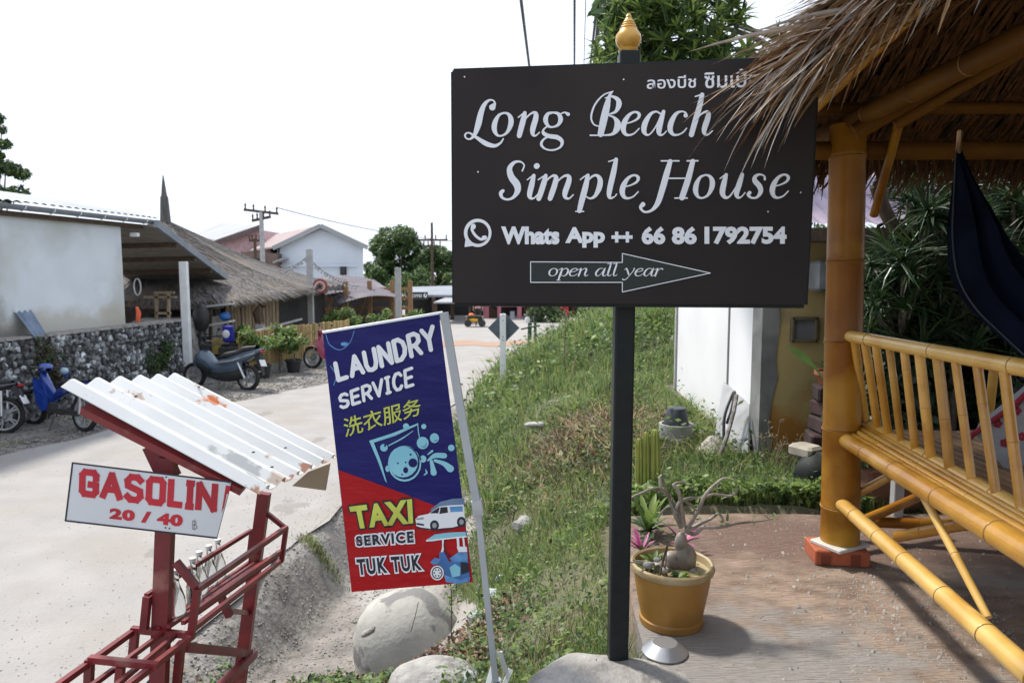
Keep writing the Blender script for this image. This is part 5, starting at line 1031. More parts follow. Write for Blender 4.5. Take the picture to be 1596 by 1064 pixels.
# planter under the hut
pl_ = thing('planter', P(1370, 800, 4.5), 'brown planter box with leafy greens under the hut seat', 'planter'); pl_.location.z = 0 - .08
q = P(1385, 780, 4.6); mb = MB(); mb.bbox((q.x + .1, q.y, .08), (.62, .3, .34), .02); mb.build('box', mat('planter_brown', (.16, .07, .04), rough=.8), pl_); leaf_cloud('foliage', [((q.x + dx, q.y - .02, .34), (.16, .14, .12)) for dx in (-.15, .05, .25, .4)], 500, .04, LEAVES, pl_)
mb = MB(); q = P(1396, 810, 4.3); mb.bbox((q.x, q.y, .15), (.06, .06, .4), .005); o = mb.build('white_stake', M_post_grey); tag(o, 'short pale stake standing below the bamboo seat', 'stake')

# ================================================================== signboard
bL, bR, bBL = P(705, 110, 2.58), P(1276, 90, 2.44), P(707, 472, 2.57); bBR = P(1256, 475, 2.44)
sgn = thing('signboard', P(962, 1045, 2.62), 'large dark brown board lettered Long Beach Simple House on a black post', 'sign'); sgn.location.z = .03
nrm = (bL - bBL).cross(bR - bL).normalized(); nrm = nrm if nrm.y < 0 else -nrm
M_board = mat('dark_board', (.026, .0225, .0225), (.032, .027, .027), scale=2.5, rough=.7, c3=(.036, .030, .029), s3=1.2, spec=.15)
M_let = mat('silver_lettering', (.80, .83, .88), (.74, .77, .83), scale=12, rough=.55); M_let_sh = mat('lettering_edge', (.008, .008, .009), rough=.6)
face = Face(bL, nrm); pts = [face.pt(x, y, 0) for x, y in ((705, 110), (1276, 90), (1256, 475), (707, 472))]
mb = MB(); mb.prism(pts, -nrm * .018); bo = mb.build('board', M_board, sgn)
for a, b in ((0, 1), (1, 2), (2, 3), (3, 0)): MB().bar(pts[a] - nrm * .03, pts[b] - nrm * .03, .02, .024).build('frame_bar', M_black_paint, sgn)
Cx = lambda x: 700 + x * 570 / 1555
Cy = lambda y: 90 + y * 390 / 1064
SC_ = 570 / 1555
# glyph strokes traced as (x, y, width); base line at y = 0, x height 100, y down
GL = {
 'L': [[(118, -122, 22), (128, -138, 8), (122, -150, 5), (105, -152, 7), (85, -135, 13), (70, -100, 18), (58, -50, 20), (42, -5, 12), (22, 13, 6), (6, 8, 5), (2, -6, 6), (18, -14, 5), (50, 6, 10), (90, 32, 16), (125, 42, 12), (150, 32, 7), (165, 12, 4)]],
 'o': [[(48, -98, 6), (26, -88, 9), (10, -60, 16), (6, -30, 17), (16, -6, 10), (34, 0, 6), (58, -12, 9), (74, -42, 16), (77, -70, 17), (66, -92, 10), (48, -98, 6)]],
 'n': [[(4, -78, 4), (22, -92, 5), (32, -98, 7)], [(32, -97, 12), (26, -70, 18), (14, -25, 18), (8, 0, 16)], [(20, -50, 4), (42, -80, 5), (64, -97, 7), (78, -94, 14), (78, -72, 18), (66, -30, 18), (66, -6, 12), (78, 0, 6), (94, -14, 4)]],
 'g': [[(55, -98, 6), (32, -92, 11), (22, -68, 16), (32, -42, 10), (52, -36, 6), (76, -46, 10), (86, -70, 16), (76, -92, 11), (55, -98, 6)], [(80, -88, 5), (102, -98, 5), (118, -90, 12)], [(36, -44, 5), (14, -26, 6), (14, -10, 12), (36, 2, 14), (72, 8, 15), (92, 26, 12), (84, 50, 7), (52, 62, 6), (20, 56, 6), (4, 38, 9), (12, 18, 7), (34, 4, 5)]],
 'B': [[(96, -186, 4), (82, -168, 10), (70, -120, 22), (56, -60, 24), (44, -5, 20)], [(96, -186, 4), (55, -170, 5), (20, -130, 6), (4, -80, 6), (14, -48, 5), (40, -38, 4), (66, -42, 3)], [(64, -158, 4), (90, -165, 7), (116, -152, 14), (122, -130, 18), (108, -100, 10), (76, -86, 4), (100, -76, 8), (116, -52, 20), (112, -25, 20), (92, -4, 9), (50, 0, 5), (0, 0, 5)]],
 'e': [[(16, -48, 4), (45, -56, 5), (70, -70, 8), (76, -88, 11), (60, -98, 7), (36, -88, 10), (16, -60, 17), (8, -30, 18), (16, -6, 12), (34, 0, 7), (56, -8, 5), (76, -28, 4)]],
 'a': [[(78, -90, 6), (60, -99, 6), (36, -88, 11), (14, -52, 18), (8, -20, 17), (18, -2, 9), (34, -4, 5), (58, -34, 5), (78, -74, 5)], [(92, -99, 12), (80, -58, 18), (72, -20, 18), (76, -2, 11), (90, -2, 5), (104, -16, 4)]],
 'c': [[(74, -82, 15), (72, -94, 7), (56, -99, 6), (32, -88, 12), (12, -52, 18), (8, -22, 17), (20, -2, 10), (40, 0, 6), (62, -10, 5), (78, -28, 4)]],
 'h': [[(36, -162, 4), (56, -168, 6), (68, -172, 10)], [(66, -170, 14), (56, -125, 18), (34, -50, 18), (20, 0, 17)], [(32, -48, 4), (56, -82, 5), (80, -97, 8), (92, -92, 14), (90, -70, 18), (76, -28, 18), (76, -5, 12), (90, 0, 6), (110, -16, 4)]],
 'S': [[(96, -118, 5), (104, -142, 5), (88, -157, 6), (62, -154, 10), (42, -128, 17), (50, -92, 22), (72, -62, 24), (76, -34, 19), (58, -6, 10), (32, 3, 7), (10, -6, 9), (5, -24, 13), (14, -34, 11)]],
 'i': [[(4, -80, 4), (20, -92, 5), (32, -98, 8)], [(32, -98, 12), (24, -62, 18), (14, -18, 17), (20, -2, 10), (34, -3, 5), (48, -18, 4)], [(44, -138, 19), (45, -139, 19)]],
 'm': [[(4, -80, 4), (20, -92, 5), (32, -98, 8)], [(32, -98, 12), (26, -70, 18), (12, -20, 18), (6, 0, 16)], [(18, -50, 4), (38, -80, 5), (58, -97, 8), (70, -90, 15), (66, -62, 18), (54, -20, 18), (48, 0, 16)], [(62, -52, 4), (84, -82, 5), (104, -97, 8), (118, -92, 14), (116, -68, 18), (104, -28, 18), (104, -6, 12), (118, 0, 6), (134, -16, 4)]],
 'p': [[(8, -80, 4), (24, -92, 5), (38, -98, 8)], [(40, -98, 12), (30, -50, 19), (14, 10, 19), (4, 52, 16)], [(-12, 55, 4), (22, 55, 4)], [(36, -66, 4), (54, -90, 6), (76, -98, 9), (92, -80, 16), (88, -45, 18), (70, -10, 11), (48, 0, 6), (28, -12, 4)]],
 'l': [[(14, -156, 4), (34, -162, 5), (46, -166, 8)], [(46, -165, 13), (36, -115, 18), (20, -45, 18), (16, -12, 14), (24, -1, 8), (40, -8, 4), (48, -18, 4)]],
 'H': [[(90, -158, 5), (165, -158, 5)], [(128, -156, 15), (112, -100, 20), (92, -30, 20), (74, 22, 17), (48, 52, 9), (18, 58, 7), (2, 40, 10), (12, 26, 16)], [(110, -84, 5), (192, -84, 5)], [(200, -158, 5), (246, -158, 5)], [(224, -156, 16), (204, -80, 20), (178, -2, 19)], [(148, 0, 5), (200, 0, 5)]],
 'u': [[(4, -82, 4), (20, -94, 5), (28, -98, 8)], [(30, -98, 12), (20, -60, 18), (14, -22, 18), (26, -2, 11), (44, -6, 6), (66, -36, 5), (80, -62, 4)], [(98, -99, 13), (86, -60, 18), (74, -20, 17), (80, -2, 10), (94, -4, 5), (110, -22, 4)]],
 's': [[(78, -78, 8), (76, -92, 6), (56, -99, 7), (38, -90, 12), (36, -72, 17), (56, -48, 18), (60, -24, 15), (44, -2, 8), (22, 0, 7), (8, -12, 11), (14, -22, 12)]],
 'y': [[(4, -82, 4), (18, -96, 7)], [(22, -98, 14), (32, -60, 18), (40, -20, 16)], [(92, -98, 14), (76, -55, 8), (44, 0, 7), (18, 40, 7), (-8, 50, 10), (-14, 40, 12)]],
 'r': [[(4, -80, 4), (20, -92, 5), (30, -98, 8)], [(32, -97, 12), (26, -70, 18), (12, -20, 18), (8, 0, 16)], [(20, -48, 4), (42, -82, 6), (60, -97, 8), (74, -88, 15)]],
}
GL['m'] = [[(x * 1.15, y, w) for x, y, w in st_] for st_ in GL['m']]
def script_text(fc, mb, placed, base, k=1.0, sx=1.0, fx=Cx, fy=Cy, wk=1.0, h=.002):
    """placed: (glyph, x of its left side); base: function x -> base line y (all in traced units)"""
    for g, x0_ in placed:
        for st_ in GL[g]:
            fc.stroke(mb, [(fx(x0_ + x * k * sx), fy(base(x0_ + x * k * sx) + y * k), w * k * wk * SC_) for x, y, w in st_], h, n=5)
l1 = [('L', 66), ('o', 186), ('n', 290), ('g', 388), ('B', 600), ('e', 732), ('a', 820), ('c', 932), ('h', 1010)]
l2 = [('S', 215), ('i', 328), ('m', 374), ('p', 550), ('l', 664), ('e', 728), ('H', 812), ('o', 1042), ('u', 1148), ('s', 1264), ('e', 1366)]
b1_ = lambda x: 334 - x * .006; b2_ = lambda x: 600 - (x - 200) * .004
for nm, lst, bs in (('lettering', l1, b1_), ('lettering', l2, b2_)):
    
    for part_ in (lst[:4], lst[4:]) if lst is l1 else (lst[:6], lst[6:]): mb = MB(); script_text(face, mb, part_, bs, wk=1.28, h=.0035); mb.build(nm, M_let, bo)
    for part_ in (lst[:4], lst[4:]) if lst is l1 else (lst[:6], lst[6:]): mb = MB(); script_text(face, mb, [(g, x + 4) for g, x in part_], lambda x, bs=bs: bs(x) + 4, wk=1.4, h=.0015); mb.build('lettering_shade', M_let_sh, bo)
for w_, xa, xb, ya, yb in (('ลองบีช', 1008, 1085, 118, 138), ('ซิมเปิ้ล', 1098, 1182, 108, 137), ('เฮ้าส์', 1194, 1250, 104, 134)): mb = MB(); face.text(mb, w_, (xa, ya + 1), (xb, ya - 1), (xb, yb - 1), (xa, yb + 1), .002, offset=.014); mb.build('thai_lettering', M_let, bo)
for w_, xa, xb, ya, yb in (('Whats', 781, 872, 353, 381), ('App', 881, 943, 354, 386), ('++', 953, 986, 361, 378), ('66', 1000, 1037, 353, 381), ('86', 1047, 1086, 353, 381), ('1792754', 1098, 1226, 353, 381)): mb = MB(); face.text(mb, w_, (xa, ya), (xb, ya), (xb, yb), (xa, yb), .003, offset=.05); mb.build('lettering', M_let, bo)
lg = MB(); face.disc(lg, 744.5, 363, 21.5, 22, .002, n=32); face.poly(lg, [(724, 385), (726, 368), (738, 383)], .0022); face.disc(lg, 745, 363, 16.5, 17, .0028, m=1, n=32)
face.stroke(lg, [(737, 352, 6), (736, 359, 4.2), (742, 368, 4.2), (750, 373, 4.2), (756, 370, 6)], .0034); face.disc(lg, 738, 353, 3.6, 4.4, .0042, n=12); face.disc(lg, 755, 370.5, 4.2, 3.6, .0042, n=12); lg.build('phone_logo', [M_let, M_board], bo)
ar = [(827, 408), (970, 409), (970, 395), (1107, 425.5), (970, 455), (970, 440), (827, 440)]
am = MB(); face.poly(am, ar, .002, 1)
for i in range(7): a, b = ar[i], ar[(i + 1) % 7]; face.stroke(am, [(a[0], a[1], 1.3), (b[0], b[1], 1.3)], .003)
am.build('arrow', [M_let, mat('arrow_green', (.006, .014, .012), rough=.5)], bo)
mb = MB(); gx_ = 0; pl2 = []
adv = {'o': 84, 'p': 98, 'e': 80, 'n': 96, ' ': 60, 'a': 100, 'l': 52, 'y': 92, 'r': 76}
for ch in 'open all year':
    if ch != ' ': pl2.append((ch, gx_))
    gx_ += adv[ch]
kx = (1033 - 855) / gx_; ky = 12.0 / 100
for g, x0_ in pl2:
    for st_ in GL[g]: face.stroke(mb, [(855 + (x0_ + x) * kx, 430 + y * ky, max(.9, w * .15)) for x, y, w in st_], .0035, n=3)
mb.build('lettering', M_let, bo)
for x, y in ((972, 124), (724, 120), (1248, 300), (745, 268), (1197, 330)):
    b2 = MB(); face.disc(b2, x, y, 1.3, h=.002, n=8); b2.build('screw', M_chrome, bo)
pb0 = P(962, 1046, 2.62); pt0 = P(980, 82, 2.66)
mb = MB(); mb.tube([pb0, pb0.lerp(pt0, .03), pt0], [.041, .041, .041], 4, up=(-.707, -.707, 0)); mb.v = mb.v; mb2 = MB(); d_ = (pt0 - pb0)
mb2 = MB(); mb2.bar(pb0 - Vector((0, 0, .05)), pt0, .074, .074, up=(0, 1, 0)); po_ = mb2.build('post', M_black_paint, sgn)
mod = po_.modifiers.new('edge', 'BEVEL'); mod.width = .008; mod.segments = 2
mb = MB(); mb.bbox(pb0 + Vector((0, 0, .015)), (.092, .092, .03), .01); mb.build('base_collar', mat('rusty_collar', (.10, .07, .05), (.05, .05, .05), scale=25, rough=.9, bump=.004), sgn)
fb0 = P(979, 82, 2.66); s_ = 2.66 / FPX
M_gold = mat('gold_paint', (.62, .36, .07), (.50, .26, .035), scale=7, rough=.35, metal=.25, c3=(.72, .58, .30), s3=4, coat=.3)
mb = MB(); mb.lathe([(13 * s_, -3 * s_), (14 * s_, 0), (15 * s_, 3 * s_), (13 * s_, 5 * s_), (17 * s_, 11 * s_), (19.5 * s_, 18 * s_), (18.5 * s_, 25 * s_), (14 * s_, 31 * s_), (12.5 * s_, 34 * s_), (13 * s_, 35.5 * s_), (10.5 * s_, 38 * s_), (11 * s_, 39.5 * s_), (8.5 * s_, 42 * s_), (9 * s_, 43.5 * s_), (6 * s_, 47 * s_), (4 * s_, 50 * s_), (4.4 * s_, 52 * s_), (2 * s_, 56 * s_), (0, 57 * s_)], fb0, 24); mb.build('finial', M_gold, sgn, smooth=True)

# ================================================================== laundry and taxi banner
nb = Vector((-.06, -1, .0)).normalized(); bf = Face(P(620, 700, 2.95), nb)
ban = thing('banner_stand', bf.pt(772, 1062, 0), 'leaning steel banner stand with a blue and red laundry and taxi banner', 'banner'); ban.location.z = gz(ban.location.x, ban.location.y)
M_bb = mat('banner_blue', (.010, .011, .17), (.008, .009, .13), scale=2, rough=.42, spec=.35, bump=.03, bscale=2.2, bstretch=(1, 1, 3)); M_br = mat('banner_red', (.58, .008, .014), (.5, .007, .012), scale=2, rough=.42, spec=.35, bump=.03, bscale=2.2, bstretch=(1, 1, 3))
leafify(M_bb, .22); leafify(M_br, .25)
M_w = mat('print_white', (.80, .83, .88), (.76, .79, .85), rough=.5); M_yg = mat('print_lime', (.60, .66, .10), rough=.5); M_cy = mat('print_cyan', (.20, .52, .66), (.26, .58, .70), scale=9, rough=.5); M_pk = mat('print_black', (.012, .014, .03), rough=.5); M_sk = mat('print_blue', (.06, .20, .48), (.12, .32, .6), scale=30, rough=.5)
cl = MB(); rows = []
def bq(u, v):   # banner outline, bilinear in survey pixels
    a = np.array((503, 520)) * (1 - u) + np.array((684, 489)) * u; b = np.array((548, 921)) * (1 - u) + np.array((737, 906)) * u; return a * (1 - v) + b * v
for i in range(19):
    v = i / 18; rows.append([bf.pt(*bq(u, v), -.004 + .0 * u) for u in np.linspace(0, 1, 9)])
cl.grid(rows); cl.grid([[p - nb * .002 for p in r_] for r_ in rows]); co = cl.build('banner_cloth', M_bb, ban, smooth=True)
mb = MB(); bf.poly(mb, [(527.5, 732), (548, 922), (737.2, 906.5), (722.5, 802), (674, 786), (603, 759)], -.0034); mb.build('red_field', M_br, co)
mb = MB(); bf.stroke(mb, [(505, 518, 3), (683, 488.5, 3)], .0, smooth=False); mb.build('top_hem', M_w, co)
# rounded capitals as skeleton strokes in a unit box (x right, y up)
SK = {'L': [[(.1, 1), (.1, 0.02), (.85, 0.02)]], 'A': [[(.0, 0), (.5, 1), (1, 0)], [(.2, .33), (.8, .33)]], 'U': [[(.05, 1), (.05, .3), (.2, .03), (.5, -.03), (.8, .03), (.95, .3), (.95, 1)]],
      'N': [[(.05, 0), (.05, 1), (.95, 0), (.95, 1)]], 'D': [[(.08, 0), (.08, 1), (.5, 1), (.85, .8), (.97, .5), (.85, .2), (.5, 0), (.08, 0)]], 'R': [[(.08, 0), (.08, 1), (.6, 1), (.92, .85), (.92, .6), (.6, .45), (.1, .45)], [(.5, .45), (.95, 0)]],
      'Y': [[(.0, 1), (.5, .5)], [(1, 1), (.5, .5), (.5, 0)]], 'S': [[(.92, .86), (.7, 1), (.3, 1), (.08, .82), (.12, .6), (.5, .5), (.88, .4), (.92, .17), (.7, 0), (.3, 0), (.06, .14)]], 'E': [[(.9, 1), (.1, 1), (.1, 0), (.9, 0)], [(.1, .5), (.8, .5)]],
      'V': [[(0, 1), (.5, 0), (1, 1)]], 'I': [[(.2, 1), (.8, 1)], [(.5, 1), (.5, 0)], [(.2, 0), (.8, 0)]], 'C': [[(.93, .82), (.72, 1), (.35, 1), (.1, .75), (.05, .5), (.1, .25), (.35, 0), (.72, 0), (.93, .16)]],
      'G': [[(.93, .72), (.93, .86), (.78, 1), (.22, 1), (.07, .86), (.07, .14), (.22, 0), (.78, 0), (.93, .14), (.93, .45), (.55, .45)]], 'O': [[(.22, 1), (.07, .86), (.07, .14), (.22, 0), (.78, 0), (.93, .14), (.93, .86), (.78, 1), (.22, 1)]]}
def skel(fc, mb, word, tl, tr, br, bl, w, gap=.28, h=.001, widths=None, squash=None, m=0):
    ws = [(.62 if c == 'I' else 1) * (widths or {}).get(c, 1) for c in word]; tot = sum(ws) + gap * (len(word) - 1); x = 0
    for c, cw in zip(word, ws):
        for st_ in SK[c]:
            q = []
            for u, v in st_:
                U_ = (x + u * cw) / tot; a = np.array(bl) * (1 - U_) + np.array(br) * U_; b = np.array(tl) * (1 - U_) + np.array(tr) * U_; p = a * (1 - v) + b * v; q.append((p[0], p[1], w))
            # split into straight runs with round joints
            for i in range(len(q) - 1): fc.stroke(mb, [q[i], q[i + 1]], h + i * 1e-5, m=m, smooth=False)
        x += cw + gap
mb = MB(); skel(bf, mb, 'LAUNDRY', (521, 567), (674, 509), (680, 542), (526, 593), 7.0, gap=.34); mb.build('lettering', M_w, co); mb = MB(); skel(bf, mb, 'SERVICE', (528, 617), (643, 573), (645, 599), (531, 636), 5.0, gap=.32); mb.build('lettering', M_w, co)
mb = MB(); bf.text(mb, '洗衣服务', (534, 652), (655, 618), (657, 646), (538, 682), .001, offset=.008); mb.build('chinese_lettering', M_yg, co)
def pair(fc, txt, tl, tr, br, bl, m_out, m_in, par, o1=.055, o2=.02, grow=2, sp=1.0):
    g = grow; mb = MB(); fc.text(mb, txt, tl, tr, br, bl, .001, offset=o1, spacing=sp, ref=o2); mb.build('lettering_outline', m_out, par)
    mb = MB(); fc.text(mb, txt, tl, tr, br, bl, .002, offset=o2, spacing=sp); mb.build('lettering', m_in, par)
pair(bf, 'TAXI', (544, 789), (642, 777), (644, 815), (552, 824), M_pk, M_yg, co, .10, .045, 2.2, 1.1)
pair(bf, 'SERVICE', (554, 835), (644, 827), (645, 845), (556, 851), M_w, M_pk, co, .14, .04, 3.0, 1.2)
pair(bf, 'TUK TUK', (555, 871), (655, 864), (658, 888), (558, 896), M_w, M_pk, co, .12, .04, 3.6, 1.2)
Z = lambda x, y: (520 + x * .2821, 620 + y * .2821)
ic = MB()
def zp(pts, h=.001, m=0): bf.poly(ic, [Z(*p) for p in pts], h, m)
def zs(pts, h=.001, m=0): bf.stroke(ic, [(*Z(x, y), w * .2821) for x, y, w in pts], h, m)
def zd(x, y, rx, ry=None, h=.001, m=0): bf.disc(ic, *Z(x, y), rx * .2821, (ry or rx) * .2821, h, m)
zp([(196, 236), (330, 192), (468, 138), (462, 150), (340, 208), (222, 246)]); zp([(196, 236), (222, 246), (262, 350), (295, 470), (284, 455), (245, 350)]); zs([(464, 140, 5), (468, 180, 5), (474, 218, 5)]); zs([(305, 262, 6), (380, 222, 7), (438, 182, 3)])
bf.disc(ic, *Z(392, 362), 92 * .2821, 99 * .2821, .001); bf.disc(ic, *Z(392, 358), 84 * .2821, 92 * .2821, .0014, 1); bf.disc(ic, *Z(384, 352), 82 * .2821, 86 * .2821, .0018, 0)
zs([(425, 275, 5), (465, 300, 7), (480, 340, 8)], .0022, 1); zd(438, 358, 25, 25, .0022, 1); zd(398, 398, 14, 17, .0022, 1); zd(425, 312, 6, 6, .0022, 1); zd(355, 360, 5, 5, .0022, 1); zd(398, 355, 5, 5, .0022, 1); zd(378, 422, 5, 5, .0022, 1)
zd(278, 274, 21); zd(492, 248, 33, 34); zd(557, 221, 25, 27); zd(498, 157, 14); zd(400, 156, 17); zd(650, 275, 18); zd(298, 390, 12, 18); zd(494, 336, 18, 20); zs([(485, 268, 3), (505, 268, 4), (512, 250, 3)], .0016, 1); zs([(556, 238, 3), (570, 232, 4)], .0016, 1); zd(284, 262, 6, 8, .0016, 1)
zs([(520, 345, 8), (560, 318, 26), (612, 318, 30)]); zs([(560, 345, 16), (610, 362, 26), (645, 390, 40)]); zs([(540, 350, 18), (548, 385, 26), (553, 412, 34)]); zs([(520, 312, 6), (545, 292, 12)]); zs([(500, 425, 5), (514, 412, 10), (508, 395, 4)]); ic.build('washing_machine_print', [M_cy, M_bb], co)
ic = MB()   # printed pickup taxi
zp([(452, 668), (470, 650), (520, 640), (585, 598), (640, 592), (718, 588), (728, 700), (690, 712), (600, 718), (530, 730), (458, 706)], .001, 0); zp([(535, 615), (590, 572), (660, 555), (722, 552), (722, 590), (640, 592), (585, 598), (545, 636)], .0008, 3)
zp([(530, 636), (580, 604), (586, 604), (578, 636)], .0014, 1); zp([(590, 603), (628, 600), (632, 632), (584, 640)], .0014, 1); zp([(640, 600), (712, 596), (714, 626), (646, 630)], .0014, 2); zs([(460, 668, 9), (492, 664, 12)], .0014, 4); zs([(462, 694, 10), (495, 700, 10)], .0014, 1)
for x, y in ((557, 703), (706, 684)): zd(x, y, 25, 29, .0016, 1); zd(x, y, 13, 15, .0022, 4)
zs([(460, 716, 8), (600, 728, 8), (725, 700, 8)], .0006, 1); ic.build('pickup_print', [M_w, M_pk, M_sk, mat('print_slate', (.16, .25, .42), rough=.5), mat('print_grey', (.35, .37, .42), rough=.5)], co)
ic = MB()   # printed three wheeler
zp([(510, 784), (560, 752), (640, 742), (728, 738), (734, 762), (640, 774), (540, 792)], .001, 4); zs([(514, 788, 8), (620, 776, 8), (732, 764, 8)], .0014, 0); zs([(606, 785, 14), (604, 830, 12), (590, 870, 12)], .001, 0); zs([(612, 785, 6), (612, 830, 6), (640, 880, 8)], .0014, 1); zs([(686, 775, 14), (690, 830, 12)], .001, 0); zs([(716, 770, 10), (722, 830, 10)], .001, 0)
zp([(585, 850), (610, 850), (640, 905), (700, 880), (745, 900), (752, 1000), (700, 1022), (620, 1010), (612, 960), (580, 920)], .0012, 3); zp([(640, 935), (670, 915), (700, 935), (698, 980), (655, 990)], .0018, 4); zp([(535, 905), (560, 880), (590, 890), (578, 915), (548, 920)], .0016, 2); zp([(640, 885), (690, 850), (740, 855), (740, 900), (660, 905)], .0016, 2); zp([(700, 905), (745, 910), (748, 960), (705, 975)], .0018, 1); zp([(680, 820), (735, 820), (738, 850), (690, 850)], .0016, 0)
zp([(610, 975), (700, 1005), (756, 985), (750, 1012), (690, 1026), (620, 1015)], .002, 2)
zd(572, 965, 37, 41, .002, 0); zd(572, 965, 30, 34, .0024, 1); zd(572, 965, 24, 28, .0028, 0)
for k in range(6): zd(572 + 16 * math.cos(k * 1.05), 965 + 18 * math.sin(k * 1.05), 4, 5, .0032, 1)
ic.build('three_wheeler_print', [M_w, M_pk, M_sk, mat('print_mid_blue', (.05, .16, .42), rough=.5), M_cy], co)
ic = MB(); bf.stroke(ic, [(508, 522, 1), (514, 537, 1.4), (530, 545, 1.2), (545, 534, 1.2), (552, 516, 1)], -.003, m=1); bf.disc(ic, 537, 536, 6, 3, -.003, m=1); bf.stroke(ic, [(515, 570, 1.2), (524, 585, 1.5), (520, 600, 1.2)], -.003, m=1); ic.build('bubble_print', [mat('print_lighter_blue', (.035, .045, .30), rough=.4), M_sk], co)
# poles and foot
M_sil = mat('silver_paint', (.44, .47, .50), (.38, .41, .44), rough=.45, metal=.25)
t0 = bf.pt(692, 487, .004); j0 = bf.pt(745, 795, .004); f0 = bf.pt(774, 1075, .004)
mb = MB(); mb.bar(t0, j0, .034, .022, up=nb); mb.build('upper_pole', M_sil, ban); mb = MB(); mb.bar(j0 + (j0 - f0) * .05, f0, .026, .018, up=nb); mb.build('lower_pole', M_sil, ban)
mb = MB(); mb.bar(bf.pt(742.5, 779, .006), bf.pt(746.5, 802, .006), .044, .03, up=nb); mb.build('clamp', mat('clamp_grey', (.5, .52, .54), rough=.5), ban)
mb = MB(); mb.tube([bf.pt(503, 518, -.006), bf.pt(690, 487, -.006)], .006, 8); mb.build('top_rod', M_chrome, ban)
gnd = ban.location.z
for a, b in (((757, 1078), (768, 1040)), ((783, 1075), (796, 1042)), ((779, 1015), (790, 1050))):
    mb = MB(); mb.bar(bf.pt(*a, .02), bf.pt(*b, -.05), .022, .006, up=nb); mb.build('foot', M_white_paint, ban)
mb = MB(); mb.tube([f0 + Vector((0, 0, .05)), f0 + Vector((0, 0, -.25))], .02, 8); mb.build('ground_spike', M_chrome, ban)

# ================================================================== gasoline stand
M_mar = mat('maroon_paint', (.20, .018, .022), (.13, .014, .018), scale=9, rough=.45, c3=(.26, .10, .08), s3=7, t3=(.6, .72), vary=.08)
YN, YF = 2.92, 3.88
gs = thing('gasoline_stand', P(255, 1064, 2.95), 'maroon welded steel gasoline stand under a white corrugated sheet', 'stand'); gs.location.z = -1.05
def down(a, b, z): return a + (b - a) * ((z - a.z) / (b.z - a.z))
p1a, p1b = P(262, 712, 2.95), P(248, 1064, 2.95); p2a, p2b = P(412, 768, YF), P(376, 1044, YF)
MB().bar(p1a, down(p1a, p1b, -1.08), .068, .045, up=(0, 1, 0)).build('post', M_mar, gs); MB().bar(p2a, down(p2a, p2b, -1.1), .066, .045, up=(0, 1, 0)).build('post', M_mar, gs)
MB().bar(P(240, 692, 2.97), P(265, 745, 2.97), .085, .045, up=(0, 1, 0)).build('post_head', M_mar, gs)
MB().bar(P(132, 636, 2.9), P(380, 762, 2.9), .05, .035, up=(0, -.3, 1)).build('roof_bearer', M_mar, gs); MB().bar(P(330, 625, 3.85), P(495, 712, 3.85), .05, .035, up=(0, -.3, 1)).build('roof_bearer', M_mar, gs)
a_, b_, c_, d_ = P(95, 602, 2.86), P(284, 588, 3.92), P(405, 770, 2.86), P(527, 711, 3.92)
nn = (b_ - a_).cross(c_ - a_).normalized(); nn = nn if nn.z > 0 else -nn
prof = [(0, .0), (.035, 1), (.06, 1), (.085, .1), (.13, 0), (.165, 0)]
rows = []
segs_ = 6
for t in np.linspace(0, 1, 13):
    row = []; e0, e1 = a_.lerp(c_, t), b_.lerp(d_, t)
    for k in range(segs_):
        for u, hh in prof: U_ = (k + u / .167) / segs_; row.append(e0.lerp(e1, min(U_, 1)) + nn * (hh * .033))
    rows.append(row)
M_sheet = mat('white_sheet', (.70, .71, .70), (.62, .63, .62), scale=3, rough=.42, c3=(.45, .43, .40), s3=5, t3=(.66, .8), spec=.6)
mb = MB(); mb.grid(rows); mb.grid([[p - nn * .0025 for p in r_] for r_ in rows[::-1]])
so_ = Vector(world_loc(gs))
def rust(px, py, r_, s=30, col=(.42, .12, .02), st=1, e=.1):
    q = plane_hit(px, py, a_ + nn * .02, nn) - so_; r_ = tuple(v * 1.9 for v in ((r_, r_, r_) if not hasattr(r_, '__len__') else r_)); stain(M_sheet, col, tuple(q), r_, scale=s, edge=e, soft=.25, strength=st)
rust(328, 626, (.055, .06, .04), 22, (.50, .13, .02)); rust(312, 604, .035, 40, (.33, .24, .16), .8); rust(205, 615, .05, 35, (.35, .22, .14), .7); rust(290, 622, .04, 40, (.3, .25, .2), .6); rust(130, 616, .02, 40, (.05, .12, .4), .9)
rust(408, 768, .045, 30, (.36, .15, .06), .9); rust(455, 750, .05, 25, (.38, .15, .05), .9); rust(480, 735, .035, 30, (.36, .13, .05), .9); rust(505, 722, .035, 30, (.36, .13, .05), .9); rust(440, 748, .05, 20, (.40, .25, .15), .6); rust(520, 712, .02, 30, (.3, .1, .04), .9)
rust(370, 720, (.11, .05, .05), 18, (.36, .37, .37), .8); rust(400, 700, (.07, .03, .03), 24, (.25, .26, .26), .7); rust(415, 712, .03, 30, (.36, .2, .1), .7); rust(345, 690, .02, 30, (.2, .2, .22), .7); rust(395, 745, (.06, .03, .03), 24, (.25, .27, .28), .7)
mb.build('roof_sheet', M_sheet, gs)
for px, py in ((370, 667), (424, 728), (445, 698), (212, 618), (310, 603), (395, 705)):
    q = plane_hit(px, py, a_ + nn * .036, nn); mb = MB(); mb.lathe([(.008, 0), (.007, .004), (0, .006)], q, 8); mb.build('screw', M_dark, gs)
def gb(pa_, Ya, pb2, Yb, w=.03, name='rail', ext_=0):
    a, b = P(*pa_, Ya), P(*pb2, Yb); b = b + (b - a) * ext_; return MB().bar(a, b, w * .82, w * .82, up=(0, 1, .001) if abs(b.z - a.z) > abs(b.y - a.y) else (0, 0, 1)).build(name, M_mar, gs)
YR = YF + .02
